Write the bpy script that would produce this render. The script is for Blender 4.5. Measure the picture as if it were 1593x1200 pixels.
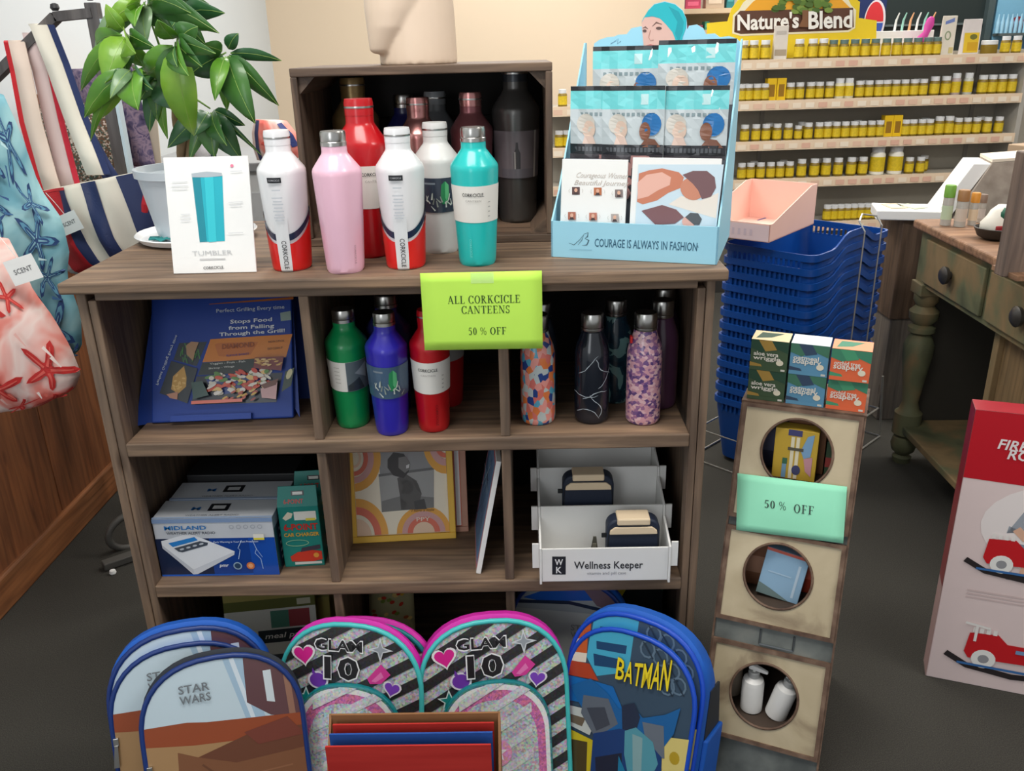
import bpy, bmesh, math, random
from mathutils import Vector, Matrix, geometry
PI = math.pi
random.seed(7)
scene = bpy.context.scene
for o in list(bpy.data.objects):
    bpy.data.objects.remove(o)
COL = scene.collection

# ------------------------------------------------------------------ camera
HT = 1.05                                   # height of the bookcase top
YAW, PITCH, ROLL = math.radians(-.932), math.radians(21.45), math.radians(-1.4556)
CAM = Vector((.231, -1.4685, .3686 + HT)); FPX = 1340.
_f = Vector((math.sin(YAW)*math.cos(PITCH), math.cos(YAW)*math.cos(PITCH), -math.sin(PITCH)))
_r0 = Vector((math.cos(YAW), -math.sin(YAW), 0)); _u0 = _r0.cross(_f)
_r = math.cos(ROLL)*_r0 + math.sin(ROLL)*_u0
_u = -math.sin(ROLL)*_r0 + math.cos(ROLL)*_u0
cd = bpy.data.cameras.new('camera'); cam = bpy.data.objects.new('camera', cd); COL.objects.link(cam)
M = Matrix.Identity(4)
for i in range(3):
    M[i][0] = _r[i]; M[i][1] = _u[i]; M[i][2] = -_f[i]; M[i][3] = CAM[i]
cam.matrix_world = M
cd.sensor_fit = 'HORIZONTAL'; cd.sensor_width = 36.; cd.lens = FPX/1593*36; cd.clip_start = .05
scene.camera = cam

# ------------------------------------------------------------------ world, lights, exposure
w = bpy.data.worlds.new('world'); scene.world = w; w.use_nodes = True
w.node_tree.nodes['Background'].inputs[0].default_value = (.93, .97, 1.0, 1)
w.node_tree.nodes['Background'].inputs[1].default_value = .45
def area(name, loc, rot, sx, sy, energy, col):
    l = bpy.data.lights.new(name, 'AREA'); l.shape = 'RECTANGLE'; l.size = sx; l.size_y = sy
    l.energy = energy; l.color = col
    o = bpy.data.objects.new(name, l); o.location = loc; o.rotation_euler = rot; COL.objects.link(o); return o
# daylight through the shop front behind the camera, to its left
area('shop_window_daylight', (-1.6, -2.5, 1.7), (math.radians(78), 0, math.radians(-30)), 2.4, 1.7, 34, (.93, .97, 1.0))
# rows of fluorescent ceiling panels
for k, (lx, ly) in enumerate(((-.2, -.55), (1.9, -.55), (-.2, 1.7), (1.9, 1.7), (.3, 3.1), (2.2, 4.2), (3.6, 1.7), (3.4, 5.4))):
    area('ceiling_panel_light', (lx, ly, 2.66), (0, 0, 0), 1.2,   .6, 27, (1.0, .97, .92))
scene.view_settings.view_transform = 'Standard'
scene.view_settings.look = 'None'
scene.view_settings.gamma = 1.0
scene.view_settings.use_curve_mapping = False
scene.view_settings.exposure = 0.22

# ------------------------------------------------------------------ helpers
def at(px, py, x=None, y=None, z=None):
    """the point of the place seen at a pixel of the photograph, at a known x, y or z"""
    d = _f + _r*((px-796.5)/FPX) - _u*((py-600)/FPX)
    if y is not None: t = (y-CAM.y)/d.y
    elif z is not None: t = (z-CAM.z)/d.z
    else: t = (x-CAM.x)/d.x
    return CAM + d*t
def on_plane(px, py, O, ex, ey):
    d = _f + _r*((px-796.5)/FPX) - _u*((py-600)/FPX)
    n = ex.cross(ey); t = (O-CAM).dot(n)/d.dot(n); q = CAM + d*t - O
    return q.dot(ex), q.dot(ey)
def lin(c): 
    c /= 255.
    return c/12.92 if c <= .04045 else ((c+.055)/1.055)**2.4
def S(r, g, b): return (lin(r), lin(g), lin(b), 1)
_mats = {}
def mat(name, rgb, rough=.55, metal=0., var=.06, nscale=30., bump=0., spec=.5, trans=0., coat=0., stretch=(1,1,1), alpha=1.):
    if name in _mats: return _mats[name]
    m = bpy.data.materials.new(name); m.use_nodes = True; nt = m.node_tree; b = nt.nodes['Principled BSDF']
    c = S(*rgb)
    tc = nt.nodes.new('ShaderNodeTexCoord'); mp = nt.nodes.new('ShaderNodeMapping'); mp.inputs['Scale'].default_value = stretch
    nz = nt.nodes.new('ShaderNodeTexNoise'); nz.inputs['Scale'].default_value = nscale; nz.inputs['Detail'].default_value = 3
    mx = nt.nodes.new('ShaderNodeMix'); mx.data_type = 'RGBA'
    mx.inputs[6].default_value = tuple(max(0, v*(1-var)) for v in c[:3])+(1,); mx.inputs[7].default_value = tuple(min(1, v*(1+var)) for v in c[:3])+(1,)
    nt.links.new(tc.outputs['Object'], mp.inputs[0]); nt.links.new(mp.outputs[0], nz.inputs['Vector'])
    nt.links.new(nz.outputs['Fac'], mx.inputs[0]); nt.links.new(mx.outputs[2], b.inputs['Base Color'])
    b.inputs['Roughness'].default_value = rough; b.inputs['Metallic'].default_value = metal
    b.inputs['Specular IOR Level'].default_value = spec; b.inputs['Transmission Weight'].default_value = trans
    b.inputs['Coat Weight'].default_value = coat; b.inputs['Alpha'].default_value = alpha
    if bump:
        bp = nt.nodes.new('ShaderNodeBump'); bp.inputs['Strength'].default_value = bump; bp.inputs['Distance'].default_value = .004
        nt.links.new(nz.outputs['Fac'], bp.inputs['Height']); nt.links.new(bp.outputs[0], b.inputs['Normal'])
    _mats[name] = m; return m
def ramp_mat(name, stops, kind='noise', scale=10., stretch=(1,1,1), rough=.6, detail=4., dist=0., bump=.0, interp='LINEAR', metal=0., coat=0., feature='F1', rough2=None):
    """colour from a noise / wave / voronoi pattern through a colour ramp"""
    if name in _mats: return _mats[name]
    m = bpy.data.materials.new(name); m.use_nodes = True; nt = m.node_tree; b = nt.nodes['Principled BSDF']
    tc = nt.nodes.new('ShaderNodeTexCoord'); mp = nt.nodes.new('ShaderNodeMapping'); mp.inputs['Scale'].default_value = stretch
    if kind == 'noise':
        n = nt.nodes.new('ShaderNodeTexNoise'); n.inputs['Detail'].default_value = detail; n.inputs['Distortion'].default_value = dist; out = n.outputs['Fac']
    elif kind == 'wave':
        n = nt.nodes.new('ShaderNodeTexWave'); n.inputs['Detail'].default_value = detail; n.inputs['Distortion'].default_value = dist; out = n.outputs['Fac']
    else:
        n = nt.nodes.new('ShaderNodeTexVoronoi'); n.feature = feature
        out = n.outputs['Color'] if feature == 'F1' else n.outputs['Distance']
    n.inputs['Scale'].default_value = scale
    r = nt.nodes.new('ShaderNodeValToRGB'); r.color_ramp.interpolation = interp
    e = r.color_ramp.elements
    while len(e) < len(stops): e.new(.5)
    for i, (p, c) in enumerate(stops): e[i].position = p; e[i].color = S(*c)
    nt.links.new(tc.outputs['Object'], mp.inputs[0]); nt.links.new(mp.outputs[0], n.inputs['Vector'])
    nt.links.new(out, r.inputs[0]); nt.links.new(r.outputs[0], b.inputs['Base Color'])
    b.inputs['Roughness'].default_value = rough; b.inputs['Metallic'].default_value = metal; b.inputs['Coat Weight'].default_value = coat
    if bump:
        bp = nt.nodes.new('ShaderNodeBump'); bp.inputs['Strength'].default_value = bump; bp.inputs['Distance'].default_value = .003
        nt.links.new(out, bp.inputs['Height']); nt.links.new(bp.outputs[0], b.inputs['Normal'])
    _mats[name] = m; return m
def wood(name, dark, mid, light, axis='x', rough=.62):
    st = {'x': (1.6, 26, 26), 'y': (26, 1.6, 26), 'z': (26, 26, 1.6)}[axis]
    m = ramp_mat(name, [(.28, dark), (.5, mid), (.74, light)], 'noise', 2.2, st, rough, 7., .6, .25)
    if m.get('knots'): return m
    # knots and broad stains over the grain
    m['knots'] = 1; nt = m.node_tree; b = nt.nodes['Principled BSDF']; src = b.inputs['Base Color'].links[0].from_socket
    tc = nt.nodes.new('ShaderNodeTexCoord'); mp = nt.nodes.new('ShaderNodeMapping')
    mp.inputs['Scale'].default_value = {'x': (3, 9, 9), 'y': (9, 3, 9), 'z': (9, 9, 3)}[axis]
    v = nt.nodes.new('ShaderNodeTexVoronoi'); v.inputs['Scale'].default_value = 1.1
    r = nt.nodes.new('ShaderNodeValToRGB'); r.color_ramp.elements[0].position = .02; r.color_ramp.elements[0].color = (.30, .24, .20, 1); r.color_ramp.elements[1].position = .11; r.color_ramp.elements[1].color = (1, 1, 1, 1)
    n2 = nt.nodes.new('ShaderNodeTexNoise'); n2.inputs['Scale'].default_value = 1.4; n2.inputs['Detail'].default_value = 3
    r2 = nt.nodes.new('ShaderNodeValToRGB'); r2.color_ramp.elements[0].position = .35; r2.color_ramp.elements[0].color = (.86, .84, .83, 1); r2.color_ramp.elements[1].position = .68; r2.color_ramp.elements[1].color = (1.18, 1.09, 1.0, 1)
    m1 = nt.nodes.new('ShaderNodeMix'); m1.data_type = 'RGBA'; m1.blend_type = 'MULTIPLY'; m1.inputs[0].default_value = 1
    m2 = nt.nodes.new('ShaderNodeMix'); m2.data_type = 'RGBA'; m2.blend_type = 'MULTIPLY'; m2.inputs[0].default_value = 1
    L = nt.links.new
    L(tc.outputs['Object'], mp.inputs[0]); L(mp.outputs[0], v.inputs['Vector']); L(mp.outputs[0], n2.inputs['Vector']); L(v.outputs['Distance'], r.inputs[0]); L(n2.outputs['Fac'], r2.inputs[0])
    L(src, m1.inputs[6]); L(r.outputs[0], m1.inputs[7]); L(m1.outputs[2], m2.inputs[6]); L(r2.outputs[0], m2.inputs[7]); L(m2.outputs[2], b.inputs['Base Color'])
    return m
def print_mat(name, rough, coat=0., glit=0.):
    if name in _mats: return _mats[name]
    m = bpy.data.materials.new(name); m.use_nodes = True; nt = m.node_tree; b = nt.nodes['Principled BSDF']
    a = nt.nodes.new('ShaderNodeVertexColor'); a.layer_name = 'Col'
    if glit:
        tc = nt.nodes.new('ShaderNodeTexCoord'); v = nt.nodes.new('ShaderNodeTexVoronoi'); v.inputs['Scale'].default_value = 260
        mx = nt.nodes.new('ShaderNodeMix'); mx.data_type = 'RGBA'; mx.blend_type = 'OVERLAY'; mx.inputs[0].default_value = glit
        nt.links.new(tc.outputs['Object'], v.inputs['Vector']); nt.links.new(a.outputs[0], mx.inputs[6]); nt.links.new(v.outputs['Color'], mx.inputs[7])
        hs = nt.nodes.new('ShaderNodeHueSaturation'); hs.inputs['Saturation'].default_value = .75
        nt.links.new(mx.outputs[2], hs.inputs['Color']); nt.links.new(hs.outputs[0], b.inputs['Base Color'])
    else:
        nt.links.new(a.outputs[0], b.inputs['Base Color'])
    b.inputs['Roughness'].default_value = rough; b.inputs['Coat Weight'].default_value = coat; b.inputs['Coat Roughness'].default_value = .12
    _mats[name] = m; return m
PRINT = print_mat('printed_ink', .6); GLOSSP = print_mat('printed_gloss', .3, .3); GLIT = print_mat('printed_glitter', .4, .15, .55)

def thing(name, label, cat, loc=(0,0,0), rz=0., group=None, rot=None):
    o = bpy.data.objects.new(name, None); o.empty_display_size = .02; COL.objects.link(o)
    o.location = loc; o.rotation_euler = rot if rot else (0, 0, rz)
    o['label'] = label; o['category'] = cat
    if group: o['group'] = group
    return o
def frame_of(o):
    """origin and axes of a thing in the place (unparented empties)"""
    R = o.rotation_euler.to_matrix()
    return Vector(o.location), R @ Vector((1,0,0)), R @ Vector((0,1,0)), R @ Vector((0,0,1))
class MB:
    def __init__(s): s.v = []; s.f = []
    def add(s, vs, fs):
        k = len(s.v); s.v += [tuple(v) for v in vs]; s.f += [tuple(i+k for i in f) for f in fs]; return s
    def box(s, x0, y0, z0, x1, y1, z1):
        return s.add([(x0,y0,z0),(x1,y0,z0),(x1,y1,z0),(x0,y1,z0),(x0,y0,z1),(x1,y0,z1),(x1,y1,z1),(x0,y1,z1)],
            [(3,2,1,0),(4,5,6,7),(0,1,5,4),(1,2,6,5),(2,3,7,6),(3,0,4,7)])
    def hexa(s, p):      # eight corners, order as in box
        return s.add(p, [(3,2,1,0),(4,5,6,7),(0,1,5,4),(1,2,6,5),(2,3,7,6),(3,0,4,7)])
    def beam(s, a, b, w, h, up=(0,0,1)):
        a = Vector(a); b = Vector(b); d = (b-a).normalized(); u = Vector(up); sx = d.cross(u).normalized()*(w/2); uy = sx.cross(d).normalized()*(h/2)
        return s.hexa([a-sx-uy, a+sx-uy, b+sx-uy, b-sx-uy, a-sx+uy, a+sx+uy, b+sx+uy, b-sx+uy])
    def prism(s, pts, fn, a, b):
        """polygon pts swept from a to b; fn(u, v, t) gives the place of each point"""
        n = len(pts); vs = [fn(u, v, a) for u, v in pts]+[fn(u, v, b) for u, v in pts]
        fs = [tuple(range(n-1, -1, -1)), tuple(range(n, 2*n))]+[(i, (i+1) % n, n+(i+1) % n, n+i) for i in range(n)]
        return s.add(vs, fs)
    def rings(s, rs, cap0=True, cap1=True, closed=True):
        n = len(rs[0]); vs = [p for r in rs for p in r]; fs = []
        for i in range(len(rs)-1):
            for j in range(n if closed else n-1):
                fs.append((i*n+j, i*n+(j+1) % n, (i+1)*n+(j+1) % n, (i+1)*n+j))
        if cap0: fs.append(tuple(range(n-1, -1, -1)))
        if cap1: fs.append(tuple((len(rs)-1)*n+j for j in range(n)))
        return s.add(vs, fs)
    def lathe(s, prof, n=24, c=(0,0), lobes=0., ph=0., z0=0., sy=1., cap0=True, cap1=True):
        rs = []
        for q in prof:
            r, z = q[0], q[1]; lo = q[2] if len(q) > 2 else 0.
            ring = []
            for j in range(n):
                a = 2*PI*j/n
                rr = r*(1+lo*math.cos(3*(a-ph)))
                ring.append((c[0]+rr*math.cos(a), c[1]+rr*sy*math.sin(a), z0+z))
            rs.append(ring)
        return s.rings(rs, cap0, cap1)
    def tube(s, pts, r, n=8, closed=False, sq=False):
        pts = [Vector(p) for p in pts]; m = len(pts); rs = []; prev = None
        for i, p in enumerate(pts):
            if closed: t = pts[(i+1) % m]-pts[i-1]
            else: t = pts[min(i+1, m-1)]-pts[max(i-1, 0)]
            t.normalize()
            if prev is None:
                a = Vector((0,0,1)) if abs(t.z) < .9 else Vector((1,0,0)); nx = t.cross(a).normalized()
            else:
                nx = (prev - t*prev.dot(t)).normalized()
            prev = nx; ny = t.cross(nx); rr = r[i] if isinstance(r, (list, tuple)) else r
            rs.append([p+(nx*math.cos(2*PI*j/n)+ny*math.sin(2*PI*j/n))*rr for j in range(n)])
        if closed:
            rs.append(rs[0]); return s.rings(rs, False, False)
        return s.rings(rs)
    def grid(s, fn, nu, nv, thick=0.):
        vs = [fn(i/nu, j/nv) for j in range(nv+1) for i in range(nu+1)]
        return s.add(vs, [(j*(nu+1)+i, j*(nu+1)+i+1, (j+1)*(nu+1)+i+1, (j+1)*(nu+1)+i) for j in range(nv) for i in range(nu)])
    def build(s, name, m, parent=None, smooth=False, bevel=0., org=None, solid=0., seg=2, ang=30, sub=0):
        me = bpy.data.meshes.new(name)
        vs = s.v if org is None else [(v[0]-org[0], v[1]-org[1], v[2]-org[2]) for v in s.v]
        me.from_pydata(vs, [], s.f); me.update()
        bm = bmesh.new(); bm.from_mesh(me)
        if not solid: bmesh.ops.recalc_face_normals(bm, faces=bm.faces)
        bm.to_mesh(me); bm.free()
        me.materials.append(m)
        o = bpy.data.objects.new(name, me); COL.objects.link(o)
        if parent: o.parent = parent
        if solid:
            md = o.modifiers.new('solid', 'SOLIDIFY'); md.thickness = solid; md.offset = 0
        if bevel:
            md = o.modifiers.new('bevel', 'BEVEL'); md.width = bevel; md.segments = seg; md.limit_method = 'ANGLE'; md.angle_limit = math.radians(ang)
        if sub:
            md = o.modifiers.new('sub', 'SUBSURF'); md.levels = sub; md.render_levels = sub
        if smooth:
            for p in me.polygons: p.use_smooth = True
            if smooth != 'all' and not sub:
                try: me.set_sharp_from_angle(angle=math.radians(38))
                except Exception: pass
        return o
def struct(o): o['kind'] = 'structure'; return o
def tag(o, label, cat, group=None, kind=None):
    o['label'] = label; o['category'] = cat
    if group: o['group'] = group
    if kind: o['kind'] = kind
    return o
def copy_tree(o, parent=None):
    c = o.copy(); COL.objects.link(c); c.parent = parent
    for ch in list(o.children): copy_tree(ch, c)
    return c

# flat print: coloured polygons laid on a surface fn(u, v, h)
_txt = {}
def text_tris(st, bold=0., shear=0.):
    k = (st, bold, shear)
    if k in _txt: return _txt[k]
    cu = bpy.data.curves.new('t', 'FONT'); cu.body = st; cu.size = 1.; cu.resolution_u = 2; cu.offset = bold; cu.shear = shear; cu.fill_mode = 'FRONT'
    ob = bpy.data.objects.new('t', cu); COL.objects.link(ob)
    dg = bpy.context.evaluated_depsgraph_get(); me = ob.evaluated_get(dg).to_mesh()
    me.calc_loop_triangles()
    V = [(v.co.x, v.co.y) for v in me.vertices]; T = [tuple(t.vertices) for t in me.loop_triangles]
    bpy.data.objects.remove(ob); bpy.data.curves.remove(cu)
    xs = [v[0] for v in V]; ys = [v[1] for v in V]
    r = ([((x-min(xs)), (y-min(ys))) for x, y in V], T, max(xs)-min(xs), max(ys)-min(ys)); _txt[k] = r; return r
class Art:
    def __init__(s, fn, seg=9., h=.0003, dh=.00012, P=None):
        s.fn = fn; s.seg = seg; s.h = h; s.dh = dh; s.v = []; s.f = []; s.c = []; s.P = P
    def _tri(s, a, b, c, col, h):
        st = [(a, b, c)]
        while st:
            a, b, c = st.pop()
            L = [math.dist(a, b), math.dist(b, c), math.dist(c, a)]; m = max(L)
            if m > s.seg:
                i = L.index(m); p = [a, b, c]; a, b, c = p[i], p[(i+1) % 3], p[(i+2) % 3]
                q = ((a[0]+b[0])/2, (a[1]+b[1])/2); st.append((a, q, c)); st.append((q, b, c)); continue
            k = len(s.v); s.v += [s.fn(*a, h), s.fn(*b, h), s.fn(*c, h)]; s.f.append((k, k+1, k+2)); s.c.append(col)
    def poly(s, pts, col, px=False):
        if px: pts = [s.P(*p) for p in pts]
        s.h += s.dh; col = S(*col)
        V = [Vector((p[0], p[1], 0)) for p in pts]
        for t in geometry.tessellate_polygon([V]):
            s._tri(*[tuple(pts[i]) for i in t], col, s.h)
        return s
    def rect(s, u0, v0, u1, v1, col): return s.poly([(u0,v0),(u1,v0),(u1,v1),(u0,v1)], col)
    def ell(s, u, v, a, b, col, n=20, rot=0., a0=0., a1=2*PI, px=False):
        pts = []
        full = a1-a0 > 6.28
        for i in range(n if full else n+1):
            t = a0+(a1-a0)*i/n; x = a*math.cos(t); y = b*math.sin(t)
            pts.append((u+x*math.cos(rot)-y*math.sin(rot), v+x*math.sin(rot)+y*math.cos(rot)))
        return s.poly(pts, col, px)
    def ring(s, u, v, a, b, ta, tb, col, n=20, a0=0., a1=2*PI, px=False):
        o = [(u+a*math.cos(a0+(a1-a0)*i/n), v+b*math.sin(a0+(a1-a0)*i/n)) for i in range(n+1)]
        q = [(u+(a-ta)*math.cos(a0+(a1-a0)*i/n), v+(b-tb)*math.sin(a0+(a1-a0)*i/n)) for i in range(n+1)]
        if px: o = [s.P(*p) for p in o]; q = [s.P(*p) for p in q]
        s.h += s.dh; c = S(*col)
        for i in range(n):
            s._tri(o[i], o[i+1], q[i+1], c, s.h); s._tri(o[i], q[i+1], q[i], c, s.h)
        return s
    def star(s, u, v, r, col, k=5, rot=PI/2, inner=.42, px=False):
        return s.poly([(u+(r if i % 2 == 0 else r*inner)*math.cos(rot+PI*i/k), v+(r if i % 2 == 0 else r*inner)*math.sin(rot+PI*i/k)) for i in range(2*k)], col, px)
    def heart(s, u, v, r, col, rot=0., px=False, fl=1):
        pts = []
        for i in range(24):
            t = 2*PI*i/24; x = 16*math.sin(t)**3/17*r; y = fl*(13*math.cos(t)-5*math.cos(2*t)-2*math.cos(3*t)-math.cos(4*t))/17*r
            pts.append((u+x*math.cos(rot)-y*math.sin(rot), v+x*math.sin(rot)+y*math.cos(rot)))
        return s.poly(pts, col, px)
    def line(s, pts, w, col, px=False):
        if px: pts = [s.P(*p) for p in pts]
        s.h += s.dh; c = S(*col); n = len(pts); L = []; Rr = []
        for i, p in enumerate(pts):
            a = pts[max(i-1, 0)]; b = pts[min(i+1, n-1)]; dx, dy = b[0]-a[0], b[1]-a[1]; l = math.hypot(dx, dy) or 1
            ww = w[i] if isinstance(w, (list, tuple)) else w
            L.append((p[0]-dy/l*ww/2, p[1]+dx/l*ww/2)); Rr.append((p[0]+dy/l*ww/2, p[1]-dx/l*ww/2))
        for i in range(n-1):
            s._tri(L[i], Rr[i], Rr[i+1], c, s.h); s._tri(L[i], Rr[i+1], L[i+1], c, s.h)
        return s
    def text(s, st, u, v, w, h, col, bold=0., shear=0., rot=0., px=None):
        """text fitted to a w x h box centred on (u, v); with px the quad [BL, BR, TL] in pixels instead"""
        V, T, W, H = text_tris(st, bold, shear); s.h += s.dh; c = S(*col)
        if px:
            A, B, D = [s.P(*p) for p in px]
            pts = [(A[0]+(B[0]-A[0])*x/W+(D[0]-A[0])*y/H, A[1]+(B[1]-A[1])*x/W+(D[1]-A[1])*y/H) for x, y in V]
        else:
            pts = []
            for x, y in V:
                x = (x/W-.5)*w; y = (y/H-.5)*h
                pts.append((u+x*math.cos(rot)-y*math.sin(rot), v+x*math.sin(rot)+y*math.cos(rot)))
        for t in T: s._tri(*[pts[i] for i in t], c, s.h)
        return s
    def tris(s, polys, col):
        s.h += s.dh; c = S(*col)
        for p in polys:
            V = [Vector((q[0], q[1], 0)) for q in p]
            for t in geometry.tessellate_polygon([V]): s._tri(*[tuple(p[i]) for i in t], c, s.h)
        return s
    def build(s, name, parent, m=None):
        me = bpy.data.meshes.new(name); me.from_pydata([tuple(v) for v in s.v], [], s.f); me.update()
        ca = me.color_attributes.new('Col', 'FLOAT_COLOR', 'CORNER')
        buf = []
        for c in s.c: buf += list(c)*3
        ca.data.foreach_set('color', buf)
        me.materials.append(m or PRINT)
        o = bpy.data.objects.new(name, me); COL.objects.link(o); o.parent = parent; return o
def flat_art(o, origin, ex, ey, seg=9., h=.0004, dh=.00012):
    """print on a flat face of thing o; origin, ex, ey in o's own axes; pixel helper included"""
    origin = Vector(origin); ex = Vector(ex).normalized(); ey = Vector(ey).normalized(); n = ex.cross(ey)
    O, X, Y, Z = frame_of(o); R = Matrix((X, Y, Z)).transposed()
    wo = O + R @ origin; wx = R @ ex; wy = R @ ey
    return Art(lambda u, v, hh: origin+ex*u+ey*v+n*hh, seg, h, dh, lambda px, py: on_plane(px, py, wo, wx, wy))

# roman capitals for the sale signs: thick and thin strokes with serifs; each returns polygons and its width (cap height 1)
def _rg(cx, cy, rx, ry, tx, ty, a0=0, a1=2*PI, n=22):
    out = []
    for i in range(n):
        t0 = a0+(a1-a0)*i/n; t1 = a0+(a1-a0)*(i+1)/n
        out.append([(cx+rx*math.cos(t0), cy+ry*math.sin(t0)), (cx+rx*math.cos(t1), cy+ry*math.sin(t1)), (cx+(rx-tx)*math.cos(t1), cy+(ry-ty)*math.sin(t1)), (cx+(rx-tx)*math.cos(t0), cy+(ry-ty)*math.sin(t0))])
    return out
def _bx(x0, y0, x1, y1): return [(x0,y0),(x1,y0),(x1,y1),(x0,y1)]
def _st(x0, y0, x1, y1, w): return [(x0-w/2,y0),(x0+w/2,y0),(x1+w/2,y1),(x1-w/2,y1)]
def roman(ch):
    T, t = .155, .055
    def stem(x): return [_bx(x, 0, x+T, 1), _bx(x-.09, 0, x+T+.09, t), _bx(x-.09, 1-t, x+T+.09, 1)]
    if ch == 'A': return [_st(.08, 0, .37, 1, t*1.2), _st(.66, 0, .37, 1, T), _bx(.18, .32, .55, .32+t), _bx(0, 0, .2, t), _bx(.52, 0, .8, t)], .82
    if ch == 'L': return stem(.1)+[_bx(.1, 0, .62, t), _bx(.62-t, 0, .62, .22)], .68
    if ch == 'I': return stem(.1), .36
    if ch == 'T': return [_bx(.3, 0, .3+T, 1), _bx(.2, 0, .53, t), _bx(.02, 1-t, .71, 1), _bx(.02, .76, .02+t, 1), _bx(.71-t, .76, .71, 1)], .76
    if ch == 'E': return stem(.1)+[_bx(.1, 0, .64, t), _bx(.64-t, 0, .64, .22), _bx(.1, 1-t, .6, 1), _bx(.6-t, .78, .6, 1), _bx(.2, .49, .48, .49+t), _bx(.45, .38, .48, .63)], .72
    if ch == 'F': return stem(.1)+[_bx(.1, 1-t, .6, 1), _bx(.6-t, .78, .6, 1), _bx(.2, .47, .48, .47+t), _bx(.45, .36, .48, .6)], .66
    if ch == 'N': return [_bx(.1, 0, .1+t, 1), _bx(.66, 0, .66+t, 1), _st(.66, 0, .14, 1, T), _bx(.0, 0, .25, t), _bx(.55, 1-t, .82, 1), _bx(0, 1-t, .14, 1)], .86
    if ch == 'K': return stem(.1)+[_st(.2, .38, .58, 1, t*1.3), _st(.64, 0, .36, .6, T), _bx(.46, 1-t, .74, 1), _bx(.5, 0, .8, t)], .82
    if ch == 'R': return stem(.1)+_rg(.2, .745, .36, .255, T*.9, t, -PI/2, PI/2, 10)+[_bx(.2, 1-t, .24, 1), _bx(.2, .49, .24, .49+t), _st(.64, 0, .32, .5, T), _bx(.55, 0, .78, t)], .8
    if ch in 'O': return _rg(.4, .5, .37, .52, T, t), .82
    if ch == '0': return _rg(.27, .5, .24, .52, T*.9, t), .56
    if ch == 'C': return _rg(.4, .5, .37, .52, T, t, .2*PI, 1.8*PI)+[_bx(.66, .68, .66+t, 1.0), _bx(.66, .0, .66+t, .2)], .76
    if ch == 'S': return _rg(.27, .74, .23, .28, .09, t*1.4, .15*PI, 1.5*PI, 14)+_rg(.27, .25, .25, .27, .1, t*1.4, -.98*PI+.1, .5*PI, 14)+[_bx(.46, .72, .46+t, 1), _bx(.03, 0, .03+t, .28)], .58
    if ch == '5': return _rg(.24, .31, .25, .33, T*.9, t*1.3, -.8*PI, .62*PI, 14)+[_st(.1, .52, .16, 1, t*1.2), _bx(.14, .9, .46, 1)], .56
    if ch == '%': return _rg(.2, .74, .17, .27, .06, t)+_rg(.68, .26, .17, .27, .06, t)+[_st(.2, 0, .66, 1, t)], .92
    return [], .3
def roman_text(art, st, u, v, w, h, col, sp=.06):
    polys = []; x = 0
    for ch in st:
        g, a = roman(ch)
        polys += [[(p[0]+x, p[1]) for p in q] for q in g]; x += a+sp
    k = w/(x-sp)
    art.tris([[(u-w/2+p[0]*k, v-h/2+p[1]*h) for p in q] for q in polys], col)

# ================================================================== the room
CARPET = ramp_mat('carpet', [(.3, (36, 35, 31)), (.55, (56, 54, 48)), (.8, (74, 71, 64))], 'noise', 420., (1,1,1), .95, 2., 0, .6)
CREAM = mat('cream_paint', (222, 203, 178), .8, var=.03, nscale=1.5)
PALE = mat('pale_paint', (205, 212, 216), .8, var=.02, nscale=2)
OAK = wood('stained_pine', (96, 58, 35), (126, 78, 48), (146, 94, 58), 'z', .5)
OAKY = wood('stained_pine_base', (106, 66, 40), (138, 90, 56), (158, 106, 68), 'y', .5)
struct(MB().box(-1.3, -2.6, -.05, 4.6, 8, 0).build('floor', CARPET))
struct(MB().box(-1.32, -2.6, 0, -1.235, 4.1, 2.7).build('wall_left', PALE))
wl = bpy.data.objects['wall_left']
y = .1
for k, wd in enumerate([.42, .36, .44, .40, .38, .42, .44, .40]):          # vertical boards of the low panelling
    MB().box(-1.236, y+.002, .02, -1.219, y+wd-.002, .84).build('wainscot_board', OAK, wl, bevel=.003); y += wd
struct(MB().box(-1.236, -.3, 0, -1.205, 3.4, .105).add([], []).build('baseboard_left', OAKY, bevel=.006))
struct(MB().box(-1.24, -.3, .84, -1.18, 3.4, .865).build('trim_1', OAKY, bevel=.006))
struct(MB().box(-1.3, 4.0, 0, 1.20, 4.12, 2.7).build('wall_back', CREAM))
struct(MB().box(1.2, 6.6, 0, 4.6, 6.7, 2.7).build('wall_far', mat('far_paint', (150, 145, 138), .8)))
struct(MB().box(4.5, -2.6, 0, 4.6, 6.7, 2.7).build('wall_right', mat('right_paint', (160, 152, 142), .8)))

struct(MB().box(-1.32, -2.6, 2.7, 4.6, 8, 2.75).build('ceiling', mat('ceiling_white', (226, 224, 218), .9)))

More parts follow.
